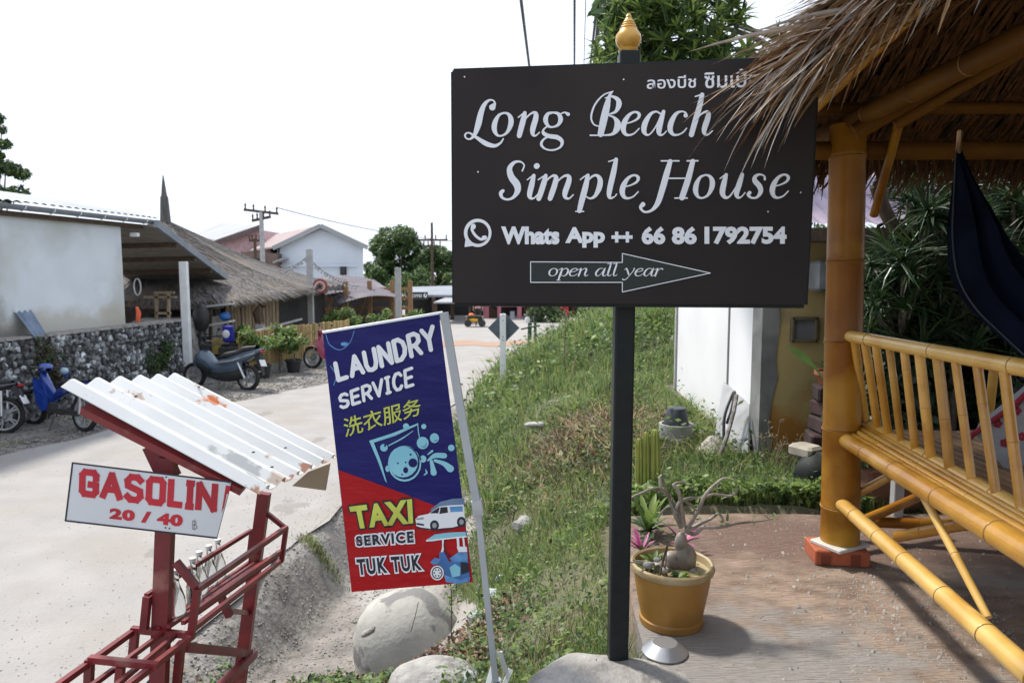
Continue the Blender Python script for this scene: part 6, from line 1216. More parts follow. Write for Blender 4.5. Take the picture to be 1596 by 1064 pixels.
gb((446, 822), YR, (308, 918), YN, .03); gb((446, 822), YR, (439, 874), YR, .03, 'upright'); gb((308, 916), YN, (298, 988), YN, .034, 'upright'); gb((274, 875), 2.93, (306, 914), YN, .034, 'brace'); gb((414, 798), YF, (444, 822), YR, .028, 'brace')
gb((439, 858), YR, (300, 955), YN, .026); gb((438, 873), YR, (300, 980), YN, .028)
gb((392, 826), YF + .05, (228, 928), YN, .024); gb((392, 828), YF + .05, (388, 862), YF + .05, .024, 'upright'); gb((230, 928), YN, (225, 978), YN, .036, 'upright')
for k, (xa, ya, xb, yb) in enumerate(((430, 862, 285, 962), (418, 864, 262, 968), (405, 866, 246, 972), (392, 868, 232, 977))): gb((xa, ya + 6), YR, (xb, yb + 8), YN, .022, 'shelf_slat')
gb((205, 980), YN, (303, 990), YN, .03, 'crossbar'); gb((211, 980), YN, (206, 1030), YN - .02, .036, 'upright')
gb((208, 983), YN, (90, 1068), 2.45, .028, 'rail', .5); gb((300, 990), YN, (190, 1075), 2.45, .028, 'rail', .5); gb((255, 985), YN, (120, 1085), 2.45, .022, 'shelf_slat', .5); gb((275, 988), YN, (160, 1085), 2.45, .022, 'shelf_slat', .5)
gb((139, 1026), 2.62, (246, 1037), 2.62, .03, 'crossbar'); gb((140, 1026), 2.62, (136, 1110), 2.62, .034, 'upright'); gb((188, 1038), 2.62, (182, 1110), 2.62, .034, 'upright')
gb((288, 1008), YN + .15, (388, 1018), YF - .05, .05, 'crossbar'); gb((355, 951), 3.5, (388, 955), YF, .03, 'crossbar'); gb((345, 930), 3.5, (358, 960), 3.5, .04, 'upright'); gb((396, 1018), YF, (345, 1068), 3.35, .05, 'sill', .5)
gb((282, 1000), YN + .1, (275, 1075), YN + .1, .04, 'upright')
mb = MB(); mb.prism([P(455, 757, 3.95), P(507, 764, 3.95), P(514, 722, 3.98), P(480, 735, 3.96)], (0, .02, 0)); mb.build('plywood_flap', mat('plywood', (.44, .35, .24), (.36, .28, .19), scale=4, rough=.8), gs)
# priced sign
sq = [(113, 721), (361, 751), (338, 838), (102, 811)]; sf = Face(P(230, 780, 2.86), (.03, -1, .02)); sgs = thing('price_sign', sf.pt(220, 838, 0), 'white metal price sign lettered GASOLIN in red, cut slanting at its right end', 'price sign')
M_psw = mat('sign_white', (.62, .64, .67), (.57, .59, .62), scale=3, rough=.45); M_psr = mat('sign_red_print', (.50, .012, .03), rough=.45)
mb = MB(); pts = [sf.pt(*p, 0) for p in sq]; mb.prism(pts, -sf.n * .003); so2 = mb.build('plate', M_psw, sgs)
mb = MB()
for a, b in ((sq[0], sq[1]), (sq[3], sq[0]), (sq[2], sq[3])): sf.stroke(mb, [(*a, 2.6), (*b, 2.6)], .001, smooth=False)
sf.stroke(mb, [(361, 751, 1), (338, 838, 1)], .001, smooth=False); mb.build('border', M_pk, so2)
def blk(fc, mb, word, tl, tr, br, bl, w, gap, h, ws=None):
    ws = ws or [1] * len(word); tot = sum(ws) + gap * (len(word) - 1); x = 0
    for c, cw in zip(word, ws):
        for st_ in SK[c]:
            q = []
            for u, v in st_:
                u = .12 + .76 * u; v = .1 + .8 * v; U_ = (x + u * cw) / tot; a = np.array(bl) * (1 - U_) + np.array(br) * U_; b = np.array(tl) * (1 - U_) + np.array(tr) * U_; p = a * (1 - v) + b * v; q.append((p[0], p[1], w))
            for i in range(len(q) - 1):
                d = np.array(q[i + 1][:2]) - np.array(q[i][:2]); d = d / np.hypot(*d) * w * .36; fc.stroke(mb, [(q[i][0] - d[0], q[i][1] - d[1], w), (q[i + 1][0] + d[0], q[i + 1][1] + d[1], w)], h + i * 1e-5, smooth=False, caps=False)
        x += cw + gap
mb = MB(); blk(sf, mb, 'GASOLIN', (123, 730), (341, 753), (338, 799), (122, 772), 10.2, .05, .0015, [1, 1.05, 1, 1, .82, .42, 1.08]); sf.poly(mb, [(345, 799), (352, 756), (359.5, 757), (357, 768), (353, 770), (352, 776), (349, 790)], .0015); mb.build('lettering', M_psr, so2); mb = MB()
sf.text(mb, '20 / 40', (171, 791), (286, 802), (284, 821), (170, 808), .0015, offset=.06, spacing=1.1); mb.build('lettering', M_psr, so2)
mb = MB(); sf.stroke(mb, [(300, 811, .9), (300, 824, .9)], .0015, smooth=False); sf.stroke(mb, [(300, 811, .9), (305, 812, 1), (305, 816, 1), (301, 817.5, .9), (306, 819, 1), (306, 823, 1), (300, 824, .9)], .0015); sf.stroke(mb, [(303, 809, .7), (302.6, 826, .7)], .0016, smooth=False); mb.build('baht_mark', mat('print_grey2', (.2, .18, .2), rough=.6), so2)
for x, y in ((259, 743), (258, 822), (264, 823)):
    mb = MB(); sf.disc(mb, x, y, 1.4, h=.002, n=8); mb.build('screw', M_dark, so2)
# glass bottles in the rack
M_glass = mat('clear_glass', (.85, .9, .9), (.8, .86, .86), rough=.05, trans=1.0)
labs = ('clear glass bottle in the rack, nearest to the thick front post', 'second clear glass bottle along the rack from the front post', 'middle clear glass bottle in the rack', 'fourth clear glass bottle along the rack from the front post', 'clear glass bottle in the rack, farthest from the front post')
for k, (px, py, Y) in enumerate(((276, 932, 3.05), (302, 912, 3.22), (312, 900, 3.36), (327, 889, 3.5), (341, 878, 3.64))):
    q = P(px, py, Y); b2 = thing('glass_bottle', q - Vector((0, 0, .09)), labs[k], 'bottle', 'glass bottles in the gasoline rack')
    mb = MB(); mb.lathe([(.028, -.10), (.034, -.09), (.034, .0), (.022, .04), (.012, .07), (.012, .115), (.015, .12), (.015, .13), (.010, .13)], q, 14); mb.build('glass', M_glass, b2, smooth=True)
    mb = MB(); mb.lathe([(.016, .118), (.016, .135), (0, .136)], q, 10); mb.build('cap', M_white_paint, b2)

# ================================================================== culvert, rocks
q = P(630, 985, 5.0)
cu = thing('culvert_pipe', (q.x, q.y, -1.5), 'rounded pale concrete culvert end in the roadside gully', 'culvert')
Mt = Matrix.Rotation(R(-16), 3, 'Y')
mb = MB(); mb.lathe([(.44, -.5), (.445, -.2), (.425, -.04), (.385, .09), (.32, .185), (.235, .25), (.12, .285), (0, .29)], q, 36, M=Mt, sx=.93, sy=.9)
M_cul = mat('culvert_concrete', (.44, .425, .385), (.33, .32, .29), scale=5, rough=.88, bump=.006, bscale=30, detail=10, c3=(.19, .185, .18), s3=4.0, t3=(.55, .6)); mb.build('dome', M_cul, cu, smooth=True)
mb = MB(); mb.bbox(P(574, 984, 4.6), (.1, .06, .035), .01, M=Matrix.Rotation(-.5, 3, 'Y')); o = mb.build('concrete_chip', M_mound); tag(o, 'small grey chip of concrete on the left foot of the culvert', 'concrete chip')
def rock(px, py, Y, rx, ry, rz_, lab, m=M_rockc, wob=.06, sink=.3, seed=1, k=10, n=18):
    q = P(px, py, Y); st = random.getstate(); random.seed(seed); mb = MB(); big = rx > .15; q.z = q.z if big else gz(q.x, q.y) + rz_ * .25; mb.ball(q - Vector((0, 0, rz_ * sink * big)), (rx, ry, rz_) if big else (rx * .8, ry * .8, rz_ * .8), n if big else 9, wob=wob if big else .2, k=k if big else 6); random.setstate(st); o = mb.build('rock', m, smooth=big, angle=70)
    if big: sb = o.modifiers.new('s', 'SUBSURF'); sb.levels = 1; sb.render_levels = 1
    return tag(o, lab, 'rock')
rock(678, 1062, 3.7, .27, .2, .13, 'big smooth pale boulder at the bottom edge left of the banner pole', mat('pale_rock', (.42, .41, .39), (.29, .28, .27), scale=8, rough=.92, bump=.025, bscale=16, detail=10, c3=(.22, .21, .2), s3=5, t3=(.57, .66)), seed=2, sink=.1)
rock(735, 1012, 3.5, .055, .05, .075, 'small bluish white rock between the culvert and the banner pole', mat('bluish_rock', (.46, .51, .50), (.36, .4, .4), scale=9, rough=.85, bump=.006), wob=.1, seed=3)
rock(818, 822, 5.6, .13, .1, .10, 'grey block of rock on the grassy bank', wob=.1, seed=4)
rock(768, 880, 4.7, .09, .08, .07, 'pale rock in the grass right of the banner foot of the car print', mat('bluish_rock', (.46, .51, .50)), wob=.14, seed=5)
rock(742, 905, 4.5, .07, .06, .06, 'pale broken rock just right of the lower corner of the banner', mat('bluish_rock', (.46, .51, .50)), wob=.14, seed=6)
rock(782, 850, 5.0, .06, .05, .05, 'small pale stone below the grey block on the bank', mat('bluish_rock', (.46, .51, .50)), wob=.14, seed=7)
rock(752, 842, 5.2, .07, .06, .06, 'small dull stone tucked behind the banner pole', wob=.12, seed=8)
rock(836, 660, 8.6, .16, .08, .04, 'flat pale stone amid the dry weeds', wob=.12, seed=9)

# ================================================================== flower pot with desert rose
g = G(1057, 972, 0); pc = Vector((g.x, 2.98, 0)); g0 = G(1057, 992, 0); pc = Vector((g0.x, g0.y + .135, 0)); s_ = pc.y / FPX
fp = thing('desert_rose_pot', pc, 'mustard plastic pot with a swollen desert rose on the platform corner', 'potted plant')
M_must = mat('mustard_plastic', (.33, .165, .03), (.25, .115, .02), scale=5, rough=.45, c3=(.22, .12, .035), s3=4.5, t3=(.5, .75))
M_rim = mat('faded_rim', (.40, .32, .19), (.28, .2, .09), scale=9, rough=.6)
prof = [(.128, 0), (.135, .004), (.137, .03), (.131, .036), (.142, .09), (.158, .18), (.164, .235)]
mb = MB(); mb.lathe(prof, pc, 36, cap=False); mb.build('pot_body', M_must, fp, smooth=True)
mb = MB(); mb.lathe([(.164, .233), (.174, .236), (.178, .248), (.176, .262), (.168, .268), (.160, .262), (.154, .2)], pc, 36, wob=.006, cap=False); mb.build('rim', M_rim, fp, smooth=True)
mb = MB(); mb.lathe([(.153, .205), (.1, .222), (.05, .228), (0, .23)], pc, 20, wob=.03); mb.build('soil', mat('potting_soil', (.09, .065, .045), (.05, .035, .025), scale=20, rough=.95, bump=.01), fp, smooth=True)
M_caud = mat('caudex_skin', (.30, .26, .22), (.14, .115, .09), scale=11, rough=.45, bump=.003)
cz = pc + Vector((.04, .02, .22))
mb = MB(); mb.ball(cz + Vector((.02, 0, .05)), (.05, .042, .072), 16, wob=.04, k=10); mb.ball(cz + Vector((-.035, .01, .035)), (.05, .042, .045), 14, wob=.05); mb.ball(cz + Vector((-.09, -.02, .02)), (.05, .04, .03), 12, wob=.05); mb.ball(cz + Vector((0, 0, .12)), (.028, .026, .05), 12); mb.build('caudex', M_caud, fp, smooth=True)
tw = [((1062, 820), (1058, 800), (1046, 776), (1030, 762), (1015, 762), (1000, 768), (985, 775), (978, 785)), ((1062, 822), (1050, 795), (1042, 772), (1036, 755), (1030, 740)), ((1066, 820), (1062, 790), (1058, 765), (1050, 756), (1058, 752), (1075, 754), (1078, 765)),
      ((1070, 825), (1085, 800), (1100, 770), (1118, 752), (1130, 745), (1145, 748)), ((1070, 828), (1092, 815), (1108, 808), (1120, 800), (1128, 812)), ((1068, 826), (1082, 832), (1095, 822), (1110, 822), (1130, 820), (1150, 815), (1180, 812), (1205, 808)),
      ((1060, 815), (1052, 800), (1060, 782), (1078, 776), (1095, 776), (1112, 770), (1140, 772), (1150, 762)), ((1052, 790), (1040, 790), (1030, 800), (1022, 815)), ((1058, 770), (1070, 782), (1082, 790), (1086, 802)), ((1046, 776), (1048, 790), (1056, 800))]
for i, t_ in enumerate(tw):
    n_ = len(t_); base_y = cz.y; pts = [P(x, y, base_y - .02 + .05 * math.sin(i * 1.7 + k * .8) * k / n_) for k, (x, y) in enumerate(t_)]; cc = cr([tuple(p) for p in pts], 4); mb = MB(); mb.tube(cc, [.0085 * (1 - .75 * k / len(cc)) + .0016 for k in range(len(cc))] if i < 7 else [.005 * (1 - .6 * k / len(cc)) + .001 for k in range(len(cc))], 8); mb.build('branch', M_caud, fp, smooth=True)
for i in range(90):
    a = random.choice(tw); x, y = a[-1 - random.randrange(2)]; b2 = MB(); leaf_strip(b2, P(x + random.uniform(-8, 8), y + random.uniform(-8, 8), cz.y + random.uniform(-.06, .06)), (random.uniform(-1, 1), random.uniform(-1, 1), random.uniform(-.2, .8)), random.uniform(.02, .04), .008, .4, 0, 3); b2.build('leaf', random.choice((M_green_mid, M_green_light)), fp)
for i, (x, y, r_) in enumerate(((1010, 880, .022), (1035, 888, .02), (1052, 893, .018), (1024, 872, .016), (1080, 890, .02), (1068, 880, .014))):
    b2 = MB(); b2.ball(P(x, y, pc.y - .09 + .02 * i), (r_, r_ * .8, r_ * .7), 10, wob=.12, k=6); b2.build('pebble', M_rockc, fp, smooth=True)
for i in range(26):
    b2 = MB(); a = random.uniform(0, 6.3); r_ = random.uniform(.03, .12); leaf_strip(b2, pc + Vector((r_ * math.cos(a), r_ * math.sin(a) - .02, .225)), (math.cos(a), math.sin(a), random.uniform(.4, 1.6)), random.uniform(.03, .07), .011, .9, 0, 4); b2.build('leaf', random.choice((M_green_dark, M_green_mid, M_green_light)), fp)
mb = MB(); mb.tube([P(1027, 900, pc.y - .12), P(1033, 875, pc.y - .1), P(1040, 850, pc.y - .1)], .005, 6); mb.build('twig', M_wood_dark, fp)
# metal dish
q = G(1036, 1016, 0); mb = MB(); s_ = q.y / FPX; mb.lathe([(.083, .0), (.089, .003), (.090, .008), (.052, .040), (.048, .043), (0, .044)], (q.x, q.y, 0), 32); o = mb.build('metal_dish', mat('brushed_steel', (.42, .43, .45), (.34, .35, .37), scale=6, rough=.35, metal=.7), smooth=True, angle=30); tag(o, 'shallow steel dish lying upside down in front of the mustard pot', 'dish')
# bromeliads, straps and cactus at the slab edge
M_pinkleaf = mat('magenta_leaf', (.30, .03, .13), (.42, .10, .25), scale=20, rough=.5)
for (x, y, Y, n_, lab) in ((1000, 850, 3.55, 26, 'magenta spiky bromeliad, the one nearer the black post'), (1064, 840, 3.7, 20, 'magenta spiky bromeliad behind the swollen desert rose')):
    q = P(x, y + 8, Y); r = thing('bromeliad', q, lab, 'plant'); blade_plant(r, q, n_, .16, .008, [M_pinkleaf, M_pinkleaf, M_green_dark], up=.75, bend=.5, seed=n_)
q = P(1010, 828, 3.95); r = thing('strap_leaf_plant', q, 'broad strap leaved green plant behind the bromeliads', 'plant'); blade_plant(r, q, 14, .32, .02, [M_green_light, M_green_mid], up=1.1, bend=.6, seed=5); blade_plant(r, q, 9, .2, .02, [M_green_dark], up=.6, bend=.5, seed=6)
blade_plant(fp, pc + Vector((-.07, .05, .23)), 16, .11, .011, [M_green_mid, M_green_light, M_green_dark], up=.8, bend=.6, seed=11); blade_plant(fp, pc + Vector((.01, -.08, .23)), 12, .07, .012, [M_green_light, M_green_dark], up=.5, bend=.7, seed=12); blade_plant(fp, pc + Vector((-.11, -.02, .235)), 12, .08, .01, [M_green_mid], up=.7, bend=.8, seed=13)
for _k in range(5):
    mb = MB(); a_0 = pc + Vector((-.15 + .03 * _k, -.05, .22)); mb.tube(cr([tuple(a_0), tuple(a_0 + Vector((-.03 + .05 * random.random(), -.03, .07))), tuple(a_0 + Vector((-.1 + .12 * random.random(), -.02, .05 + .1 * random.random())))], 4), .0035, 6); mb.build('branch', M_caud, fp, smooth=True)
q = G(1012, 790, -.1); Yc = 4.75; cac = thing('column_cactus', P(1012, 800, Yc), 'clump of yellow green column cactus in the grass behind the pot', 'cactus')
M_cac = mat('cactus_skin', (.34, .36, .08), (.24, .28, .06), scale=7, rough=.6)
for x, y0, y1, r_ in ((1022, 668, 790, .034), (1008, 672, 790, .028), (997, 682, 795, .028), (1015, 700, 795, .026), (1003, 720, 798, .024), (1012, 745, 800, .026), (1022, 748, 800, .02)):
    a, b = P(x, y1, Yc + random.uniform(-.06, .06)), P(x - 1, y0, Yc); V = []; mb = MB(); N = 16
    for k, t in enumerate((0, .2, .5, .8, .93, .98, 1)):
        c = a.lerp(b, t); f = (1, 1, 1.05, 1, .85, .55, .1)[k]
        for j in range(N): an = 2 * math.pi * j / N; rr = r_ * f * (1 if j % 2 else .66); V.append(c + Vector((rr * math.cos(an), rr * math.sin(an), 0)))
    mb.add(V, [(i * N + j, i * N + (j + 1) % N, (i + 1) * N + (j + 1) % N, (i + 1) * N + j) for i in range(6) for j in range(N)]); mb.build('column', M_cac, cac)
mb = MB(); q = P(1035, 765, 4.5); mb.tube([P(1033, 790, 4.5), P(1031, 770, 4.5), P(1028, 742, 4.5)], [.02, .018, .008], 7); o = mb.build('white_stick', mat('bleached_wood', (.55, .5, .45), rough=.8), smooth=True); tag(o, 'short bleached stick beside the column cactus', 'stick')
mb = MB(); q = P(1035, 792, 4.55); mb.lathe([(.1, -.1), (.13, .06), (.12, .06), (.1, 0), (0, 0)], q, 18); o = mb.build('black_pot', M_black, smooth=True); tag(o, 'low black pot sunk in the grass behind the desert rose', 'pot')
# ================================================================== spiky leaved tree over the board and plants behind the hut
def rosette_mesh(n, ln, w, droop, mats, up=.3, seed=1):
    rd = random.Random(seed); mb = MB()
    for i in range(n):
        a = i * 2.4 + rd.uniform(-.2, .2); e = up + rd.uniform(-.9, .9); l = ln * rd.uniform(.7, 1.1); k0 = len(mb.m); leaf_strip(mb, (0, 0, .05 * rd.random()), (math.cos(a) * math.cos(e), math.sin(a) * math.cos(e), math.sin(e)), l, w * rd.uniform(.7, 1.1), droop, rd.uniform(-.3, .3), 3); mi_ = rd.randrange(len(mats))
        for j in range(k0, len(mb.m)): mb.m[j] = mi_
    o = mb.build('leaf_cluster', mats, local=True); me = o.data; bpy.data.objects.remove(o); return me
RM = [rosette_mesh(16, .18, .021, .35, [M_green_mid, M_green_dark, M_green_light], seed=s) for s in range(4)]
RB = [rosette_mesh(30, .34, .014, .75, [mat('deep_strap_leaf', (.035, .085, .03), (.02, .055, .02), scale=4, rough=.4), M_green_dark], up=.5, seed=s + 10) for s in range(3)]
def rosettes(parent, meshes, pts, sca=(.8, 1.2)):
    off = world_loc(parent)
    for p in pts: inst(random.choice(meshes), 'leaf_cluster', parent, Vector(p) - off, (random.uniform(-.7, .7), random.uniform(-.7, .7), random.uniform(0, 6.3)), [random.uniform(*sca)] * 3)
tb = Vector((3.1, 9.4, 0)); tr_ = thing('spiky_leaved_tree', tb, 'tree with spiky leaf tufts and bare grey boughs above the brown board', 'tree')
hub = P(1085, 130, 8.0); T = MB(); T.tube([tb, tb.lerp(hub, .6) + Vector((.1, 0, 0)), hub], [.13, .11, .09], 10)
bo_ = [[(1075, 150), (1090, 60), (1085, 10)], [(1075, 150), (1010, 90), (985, 60)], [(1075, 150), (1040, 60), (1030, 5)], [(1075, 150), (1140, 60), (1150, 20)], [(1230, 150), (1210, 85), (1165, 55), (1110, 42), (1050, 45)], [(1270, 120), (1225, 68), (1150, 40), (1120, 25)], [(1240, 100), (1222, 70), (1212, 60)], [(1150, 110), (1115, 70), (1116, 45)], [(1075, 160), (960, 110), (940, 98)], [(1270, 130), (1240, 85), (1190, 95)]]
for k, t_ in enumerate(bo_): T.tube(cr([tuple(P(x, y, 7.7 + .3 * math.sin(k + j))) for j, (x, y) in enumerate(t_)], 5), [.035 - .02 * i / (5 * len(t_)) for i in range(5 * (len(t_) - 1) + 1)], 6)
T.tube([tb.lerp(hub, .4), P(1230, 150, 7.7)], [.07, .05], 7); T.tube([tb.lerp(hub, .5), P(1270, 120, 7.7)], [.07, .04], 7)
T.build('trunk', M_bark, tr_, smooth=True)
rs_ = []
rd = random.Random(5)
while len(rs_) < 175:
    x, y = rd.uniform(925, 1180), rd.uniform(-45, 125)
    lim = 955 if y < 30 else 955 - (y - 30) * .55
    if x < lim or (x > 1130 and 45 < y < 110 and rd.random() < .75) or (x > 1155 and y < 50): continue
    rs_.append(P(x, y, 7.2 + rd.uniform(-.5, .5)))
for x, y in ((1140, 10), (1155, 25), (1128, 22), (1142, 40), (1212, 55), (1218, 66), (1205, 62), (1180, 92), (1165, 80), (1195, 95), (1215, 98), (1150, 95), (1120, 62), (1232, 92), (1140, -8), (1120, 100), (1100, 90)): rs_.append(P(x, y, 7.0))
rosettes(tr_, RM, rs_)
leaf_cloud('inner_foliage', blobs(960, 0, 1110, 130, 7.6, 14, .28, 31), 1600, .07, [M_green_dark, M_green_mid], tr_, w=(.7, .3))
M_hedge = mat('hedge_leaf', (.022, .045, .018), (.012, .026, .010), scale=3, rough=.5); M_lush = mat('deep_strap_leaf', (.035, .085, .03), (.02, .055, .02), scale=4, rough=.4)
# leafy dracaenas behind the hut
for (x0_, y0_, x1_, y1_, Y, n_, lab, sd) in ((1352, 385, 1450, 545, 4.9, 34, 'dark spiky dracaena seen between the bamboo post and the hammock', 3), (1440, 320, 1540, 560, 5.0, 40, 'dark spiky dracaena behind the hammock', 4), (1530, 290, 1640, 560, 5.1, 34, 'dim spiky dracaena at the right edge behind the hammock', 6), (1412, 280, 1450, 350, 5.4, 5, 'upper spiky tuft against the lavender roof', 7)):
    b = P((x0_ + x1_) / 2, y1_, Y); b.z = -.08; r = thing('dracaena', b, lab, 'plant'); rd = random.Random(sd); pp_ = [P(rd.uniform(x0_, x1_), rd.uniform(y0_, y1_), Y + rd.uniform(-.3, .3)) for _ in range(n_)]; rosettes(r, RB, pp_, (.7, 1.1))
    T = MB(); c_ = sum(pp_, Vector()) / len(pp_); T.tube([b, b.lerp(c_, .6), c_], [.04, .035, .03], 7)
    for p in pp_: T.tube([c_.lerp(b, .2), p], [.018, .01], 5)
    T.build('trunk', M_bark, r, smooth=True)
mb = MB(); mb.tube(cr([tuple(P(1366, 290, 5.0)), tuple(P(1378, 325, 5.0)), tuple(P(1400, 365, 5.0)), tuple(P(1425, 400, 5.05)), tuple(P(1440, 700, 5.1))], 4), .045, 9); o = mb.build('bare_trunk', M_wood_dark, smooth=True); tag(o, 'bare slanting trunk crossing the lavender roof behind the hut brace', 'tree trunk')
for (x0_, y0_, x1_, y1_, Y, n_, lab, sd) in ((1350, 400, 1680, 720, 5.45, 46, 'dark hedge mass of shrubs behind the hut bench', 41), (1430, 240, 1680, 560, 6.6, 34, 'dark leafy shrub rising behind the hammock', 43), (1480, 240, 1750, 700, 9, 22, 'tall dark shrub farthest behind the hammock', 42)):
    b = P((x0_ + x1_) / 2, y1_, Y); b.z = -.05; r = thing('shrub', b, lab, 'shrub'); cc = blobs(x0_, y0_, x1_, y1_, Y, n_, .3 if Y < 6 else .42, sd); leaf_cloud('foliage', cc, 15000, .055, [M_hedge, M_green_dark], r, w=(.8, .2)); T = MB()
    for c, _ in cc: T.tube([b, c], [.04, .01], 5)
    T.build('stem', M_bark, r)
# ================================================================== ground cover
def blades(name, X, Y, Z, h, w, lean, mats, mi_, lab, cat='grass'):
    n = len(X); a = rng.uniform(0, 2 * np.pi, n); b = rng.uniform(0, 2 * np.pi, n); l = rng.uniform(.1, 1, n) * lean * h
    base = np.stack([X, Y, Z - .01], 1); s = np.stack([np.cos(b), np.sin(b), 0 * b], 1) * w[:, None]; mid = base + np.stack([np.cos(a) * l * .35, np.sin(a) * l * .35, h * .6], 1); tip = base + np.stack([np.cos(a) * l, np.sin(a) * l, h * rng.uniform(.75, 1, n)], 1)
    V = np.stack([base - s, base + s, mid + s * .7, mid - s * .7, tip], 1).reshape(-1, 3); k = np.arange(n)[:, None] * 5
    F = np.concatenate([k + [0, 1, 2], k + [0, 2, 3], k + [3, 2, 4]]); M_ = np.concatenate([mi_] * 3); o = bpy.data.objects.new(name, np_mesh(name, V, F, mats, M_)); COL.objects.link(o); tag(o, lab, cat, kind='stuff'); return o
def leaves(name, X, Y, Z, s, mats, mi_, lab, cat='weeds', tilt=.5):
    n = len(X); nrm = rng.normal(size=(n, 3)) * tilt + [0, 0, 1]; nrm /= np.linalg.norm(nrm, axis=1)[:, None]; t = np.cross(nrm, rng.normal(size=(n, 3))); t /= np.linalg.norm(t, axis=1)[:, None]; b = np.cross(nrm, t); p = np.stack([X, Y, Z], 1); s = s[:, None]
    V = np.stack([p - t * s, p + b * s * .5 - t * s * .1, p + t * s, p - b * s * .5 - t * s * .1], 1).reshape(-1, 3); F = np.arange(4 * n).reshape(-1, 4); o = bpy.data.objects.new(name, np_mesh(name, V, F, mats, mi_)); COL.objects.link(o); tag(o, lab, cat, kind='stuff'); return o
def patch(x, y): return .5 + .5 * np.sin(x * 2.1 + 1.4 * np.sin(y * 1.3)) * np.sin(y * 1.7 + 1.1 * np.sin(x * 1.6 + 2)) 
def bank_pts(n, y0, y1, bias):
    Y = y0 + (y1 - y0) * rng.random(n) ** bias; X = rng.uniform(-2.2, 3.6 + .35 * 0, n); X = np.where(Y > 8, X * 1.7, X)
    e = xr(Y); onb = X > e + .12 + .25 * patch(X * 2, Y * 2)
    gully = ((X < -.35 + .12 * np.sin(Y * 3) - .0 * Y) & (Y < 7.0) & (Y > 3.5)) | ((X < -.55) & (Y <= 8.2) & (Y > 3.5)); slab = (X > .5 + .04 * (Y > 3) * (Y - 3)) & (Y < 4.42); house = (X > 2.0) & (Y > 5.8) & (Y < 9.3)
    front = (Y <= 3.5) & (X < -1.9); cul = np.hypot((X + .76) / .46, (Y - 5.0) / .46) < 1
    return X, Y, onb & ~gully & ~slab & ~house & ~front & ~cul
def dry(X, Y): return np.exp(-(((X - .75) / .75) ** 2 + ((Y - 7.2) / 1.3) ** 2)) + .8 * np.exp(-(((X - .1) / .3) ** 2 + ((Y - 3.4) / .3) ** 2))
for (n, y0, y1, bias, hs, ws) in ((190000, 2.2, 7.5, 1.2, .072, .0026), (120000, 6.5, 14, 1.2, .145, .006), (60000, 13, 25, 1.2, .26, .011)):
    X, Y, ok = bank_pts(n, y0, y1, bias); X, Y = X[ok], Y[ok]; n = len(X); pt_ = patch(X, Y); keep = rng.random(n) < .18 + .82 * np.clip(pt_ * 1.5, 0, 1); X, Y = X[keep], Y[keep]; n = len(X); Z = ground_z(X, Y); d = dry(X, Y); h = hs * rng.uniform(.5, 1.8, n) * (.5 + 1.3 * patch(X * 1.3 + 5, Y * 1.3) ** 2); r_ = rng.random(n)
    mi_ = np.where(r_ < .5, 0, np.where(r_ < .70, 1, np.where(r_ < .76, 2, 3))); mi_ = np.where((d > .35) & (rng.random(n) < .8 * d), 2, mi_)
    blades('grass', X, Y, Z, h, ws * rng.uniform(.7, 1.3, n), .8, M_grass, mi_, {2.2: 'short grass on the near bank beside the platform', 6.5: 'longer grass on the middle of the bank', 13: 'tall wispy grass on the far rise'}[y0])
# broad leaved weeds in clumps
def weed_clumps(ncl, per, y0, y1, size, spread, hgt, lab, bias=1.3, cond=None):
    X, Y, ok = bank_pts(ncl * 4, y0, y1, bias)
    if cond is not None: ok = ok & cond(X, Y)
    X, Y = X[ok][:ncl], Y[ok][:ncl]; n = len(X) * per; cx = np.repeat(X, per); cy = np.repeat(Y, per); hue = np.repeat(rng.random(len(X)), per); sz = np.repeat(rng.uniform(.6, 1.5, len(X)), per); px_ = cx + rng.normal(size=n) * spread * sz; py_ = cy + rng.normal(size=n) * spread * sz; pz = ground_z(px_, py_) + np.abs(rng.normal(size=n)) * hgt * sz + .01
    mi_ = np.where(hue < .4, 1, np.where(hue < .75, 2, 0)); mi_ = np.where(rng.random(n) < .25, rng.integers(0, 3, n), mi_)
    okk = ~((px_ > .50) & (py_ < 4.4)) & (px_ > xr(py_) + .06); leaves('weeds', px_[okk], py_[okk], pz[okk], (size * rng.uniform(.5, 1.4, n) * sz)[okk], LEAVES, mi_[okk], lab)
weed_clumps(520, 36, 2.3, 6.5, .014, .055, .05, 'leafy green weeds on the near bank'); weed_clumps(480, 40, 6, 13, .021, .12, .09, 'leafy green weeds across the middle of the bank'); weed_clumps(260, 46, 12, 24, .042, .26, .22, 'bushy weeds on the far rise')
# tall seeding stems and dead stalks over the bank
X, Y, ok = bank_pts(5200, 2.4, 20, 1.2); X, Y = X[ok], Y[ok]; kk = patch(X * 1.7 + 3, Y * 1.2 + 1) > .5; X, Y = X[kk], Y[kk]; n = len(X); blades('dry_stems', X, Y, ground_z(X, Y), (.10 + .018 * Y) * rng.uniform(.6, 1.6, n), (.0009 + .00035 * Y) * np.ones(n), .9, [M_grass[1], M_grass[2]], rng.integers(0, 2, n), 'tall pale seeding stems standing out of the bank grass')
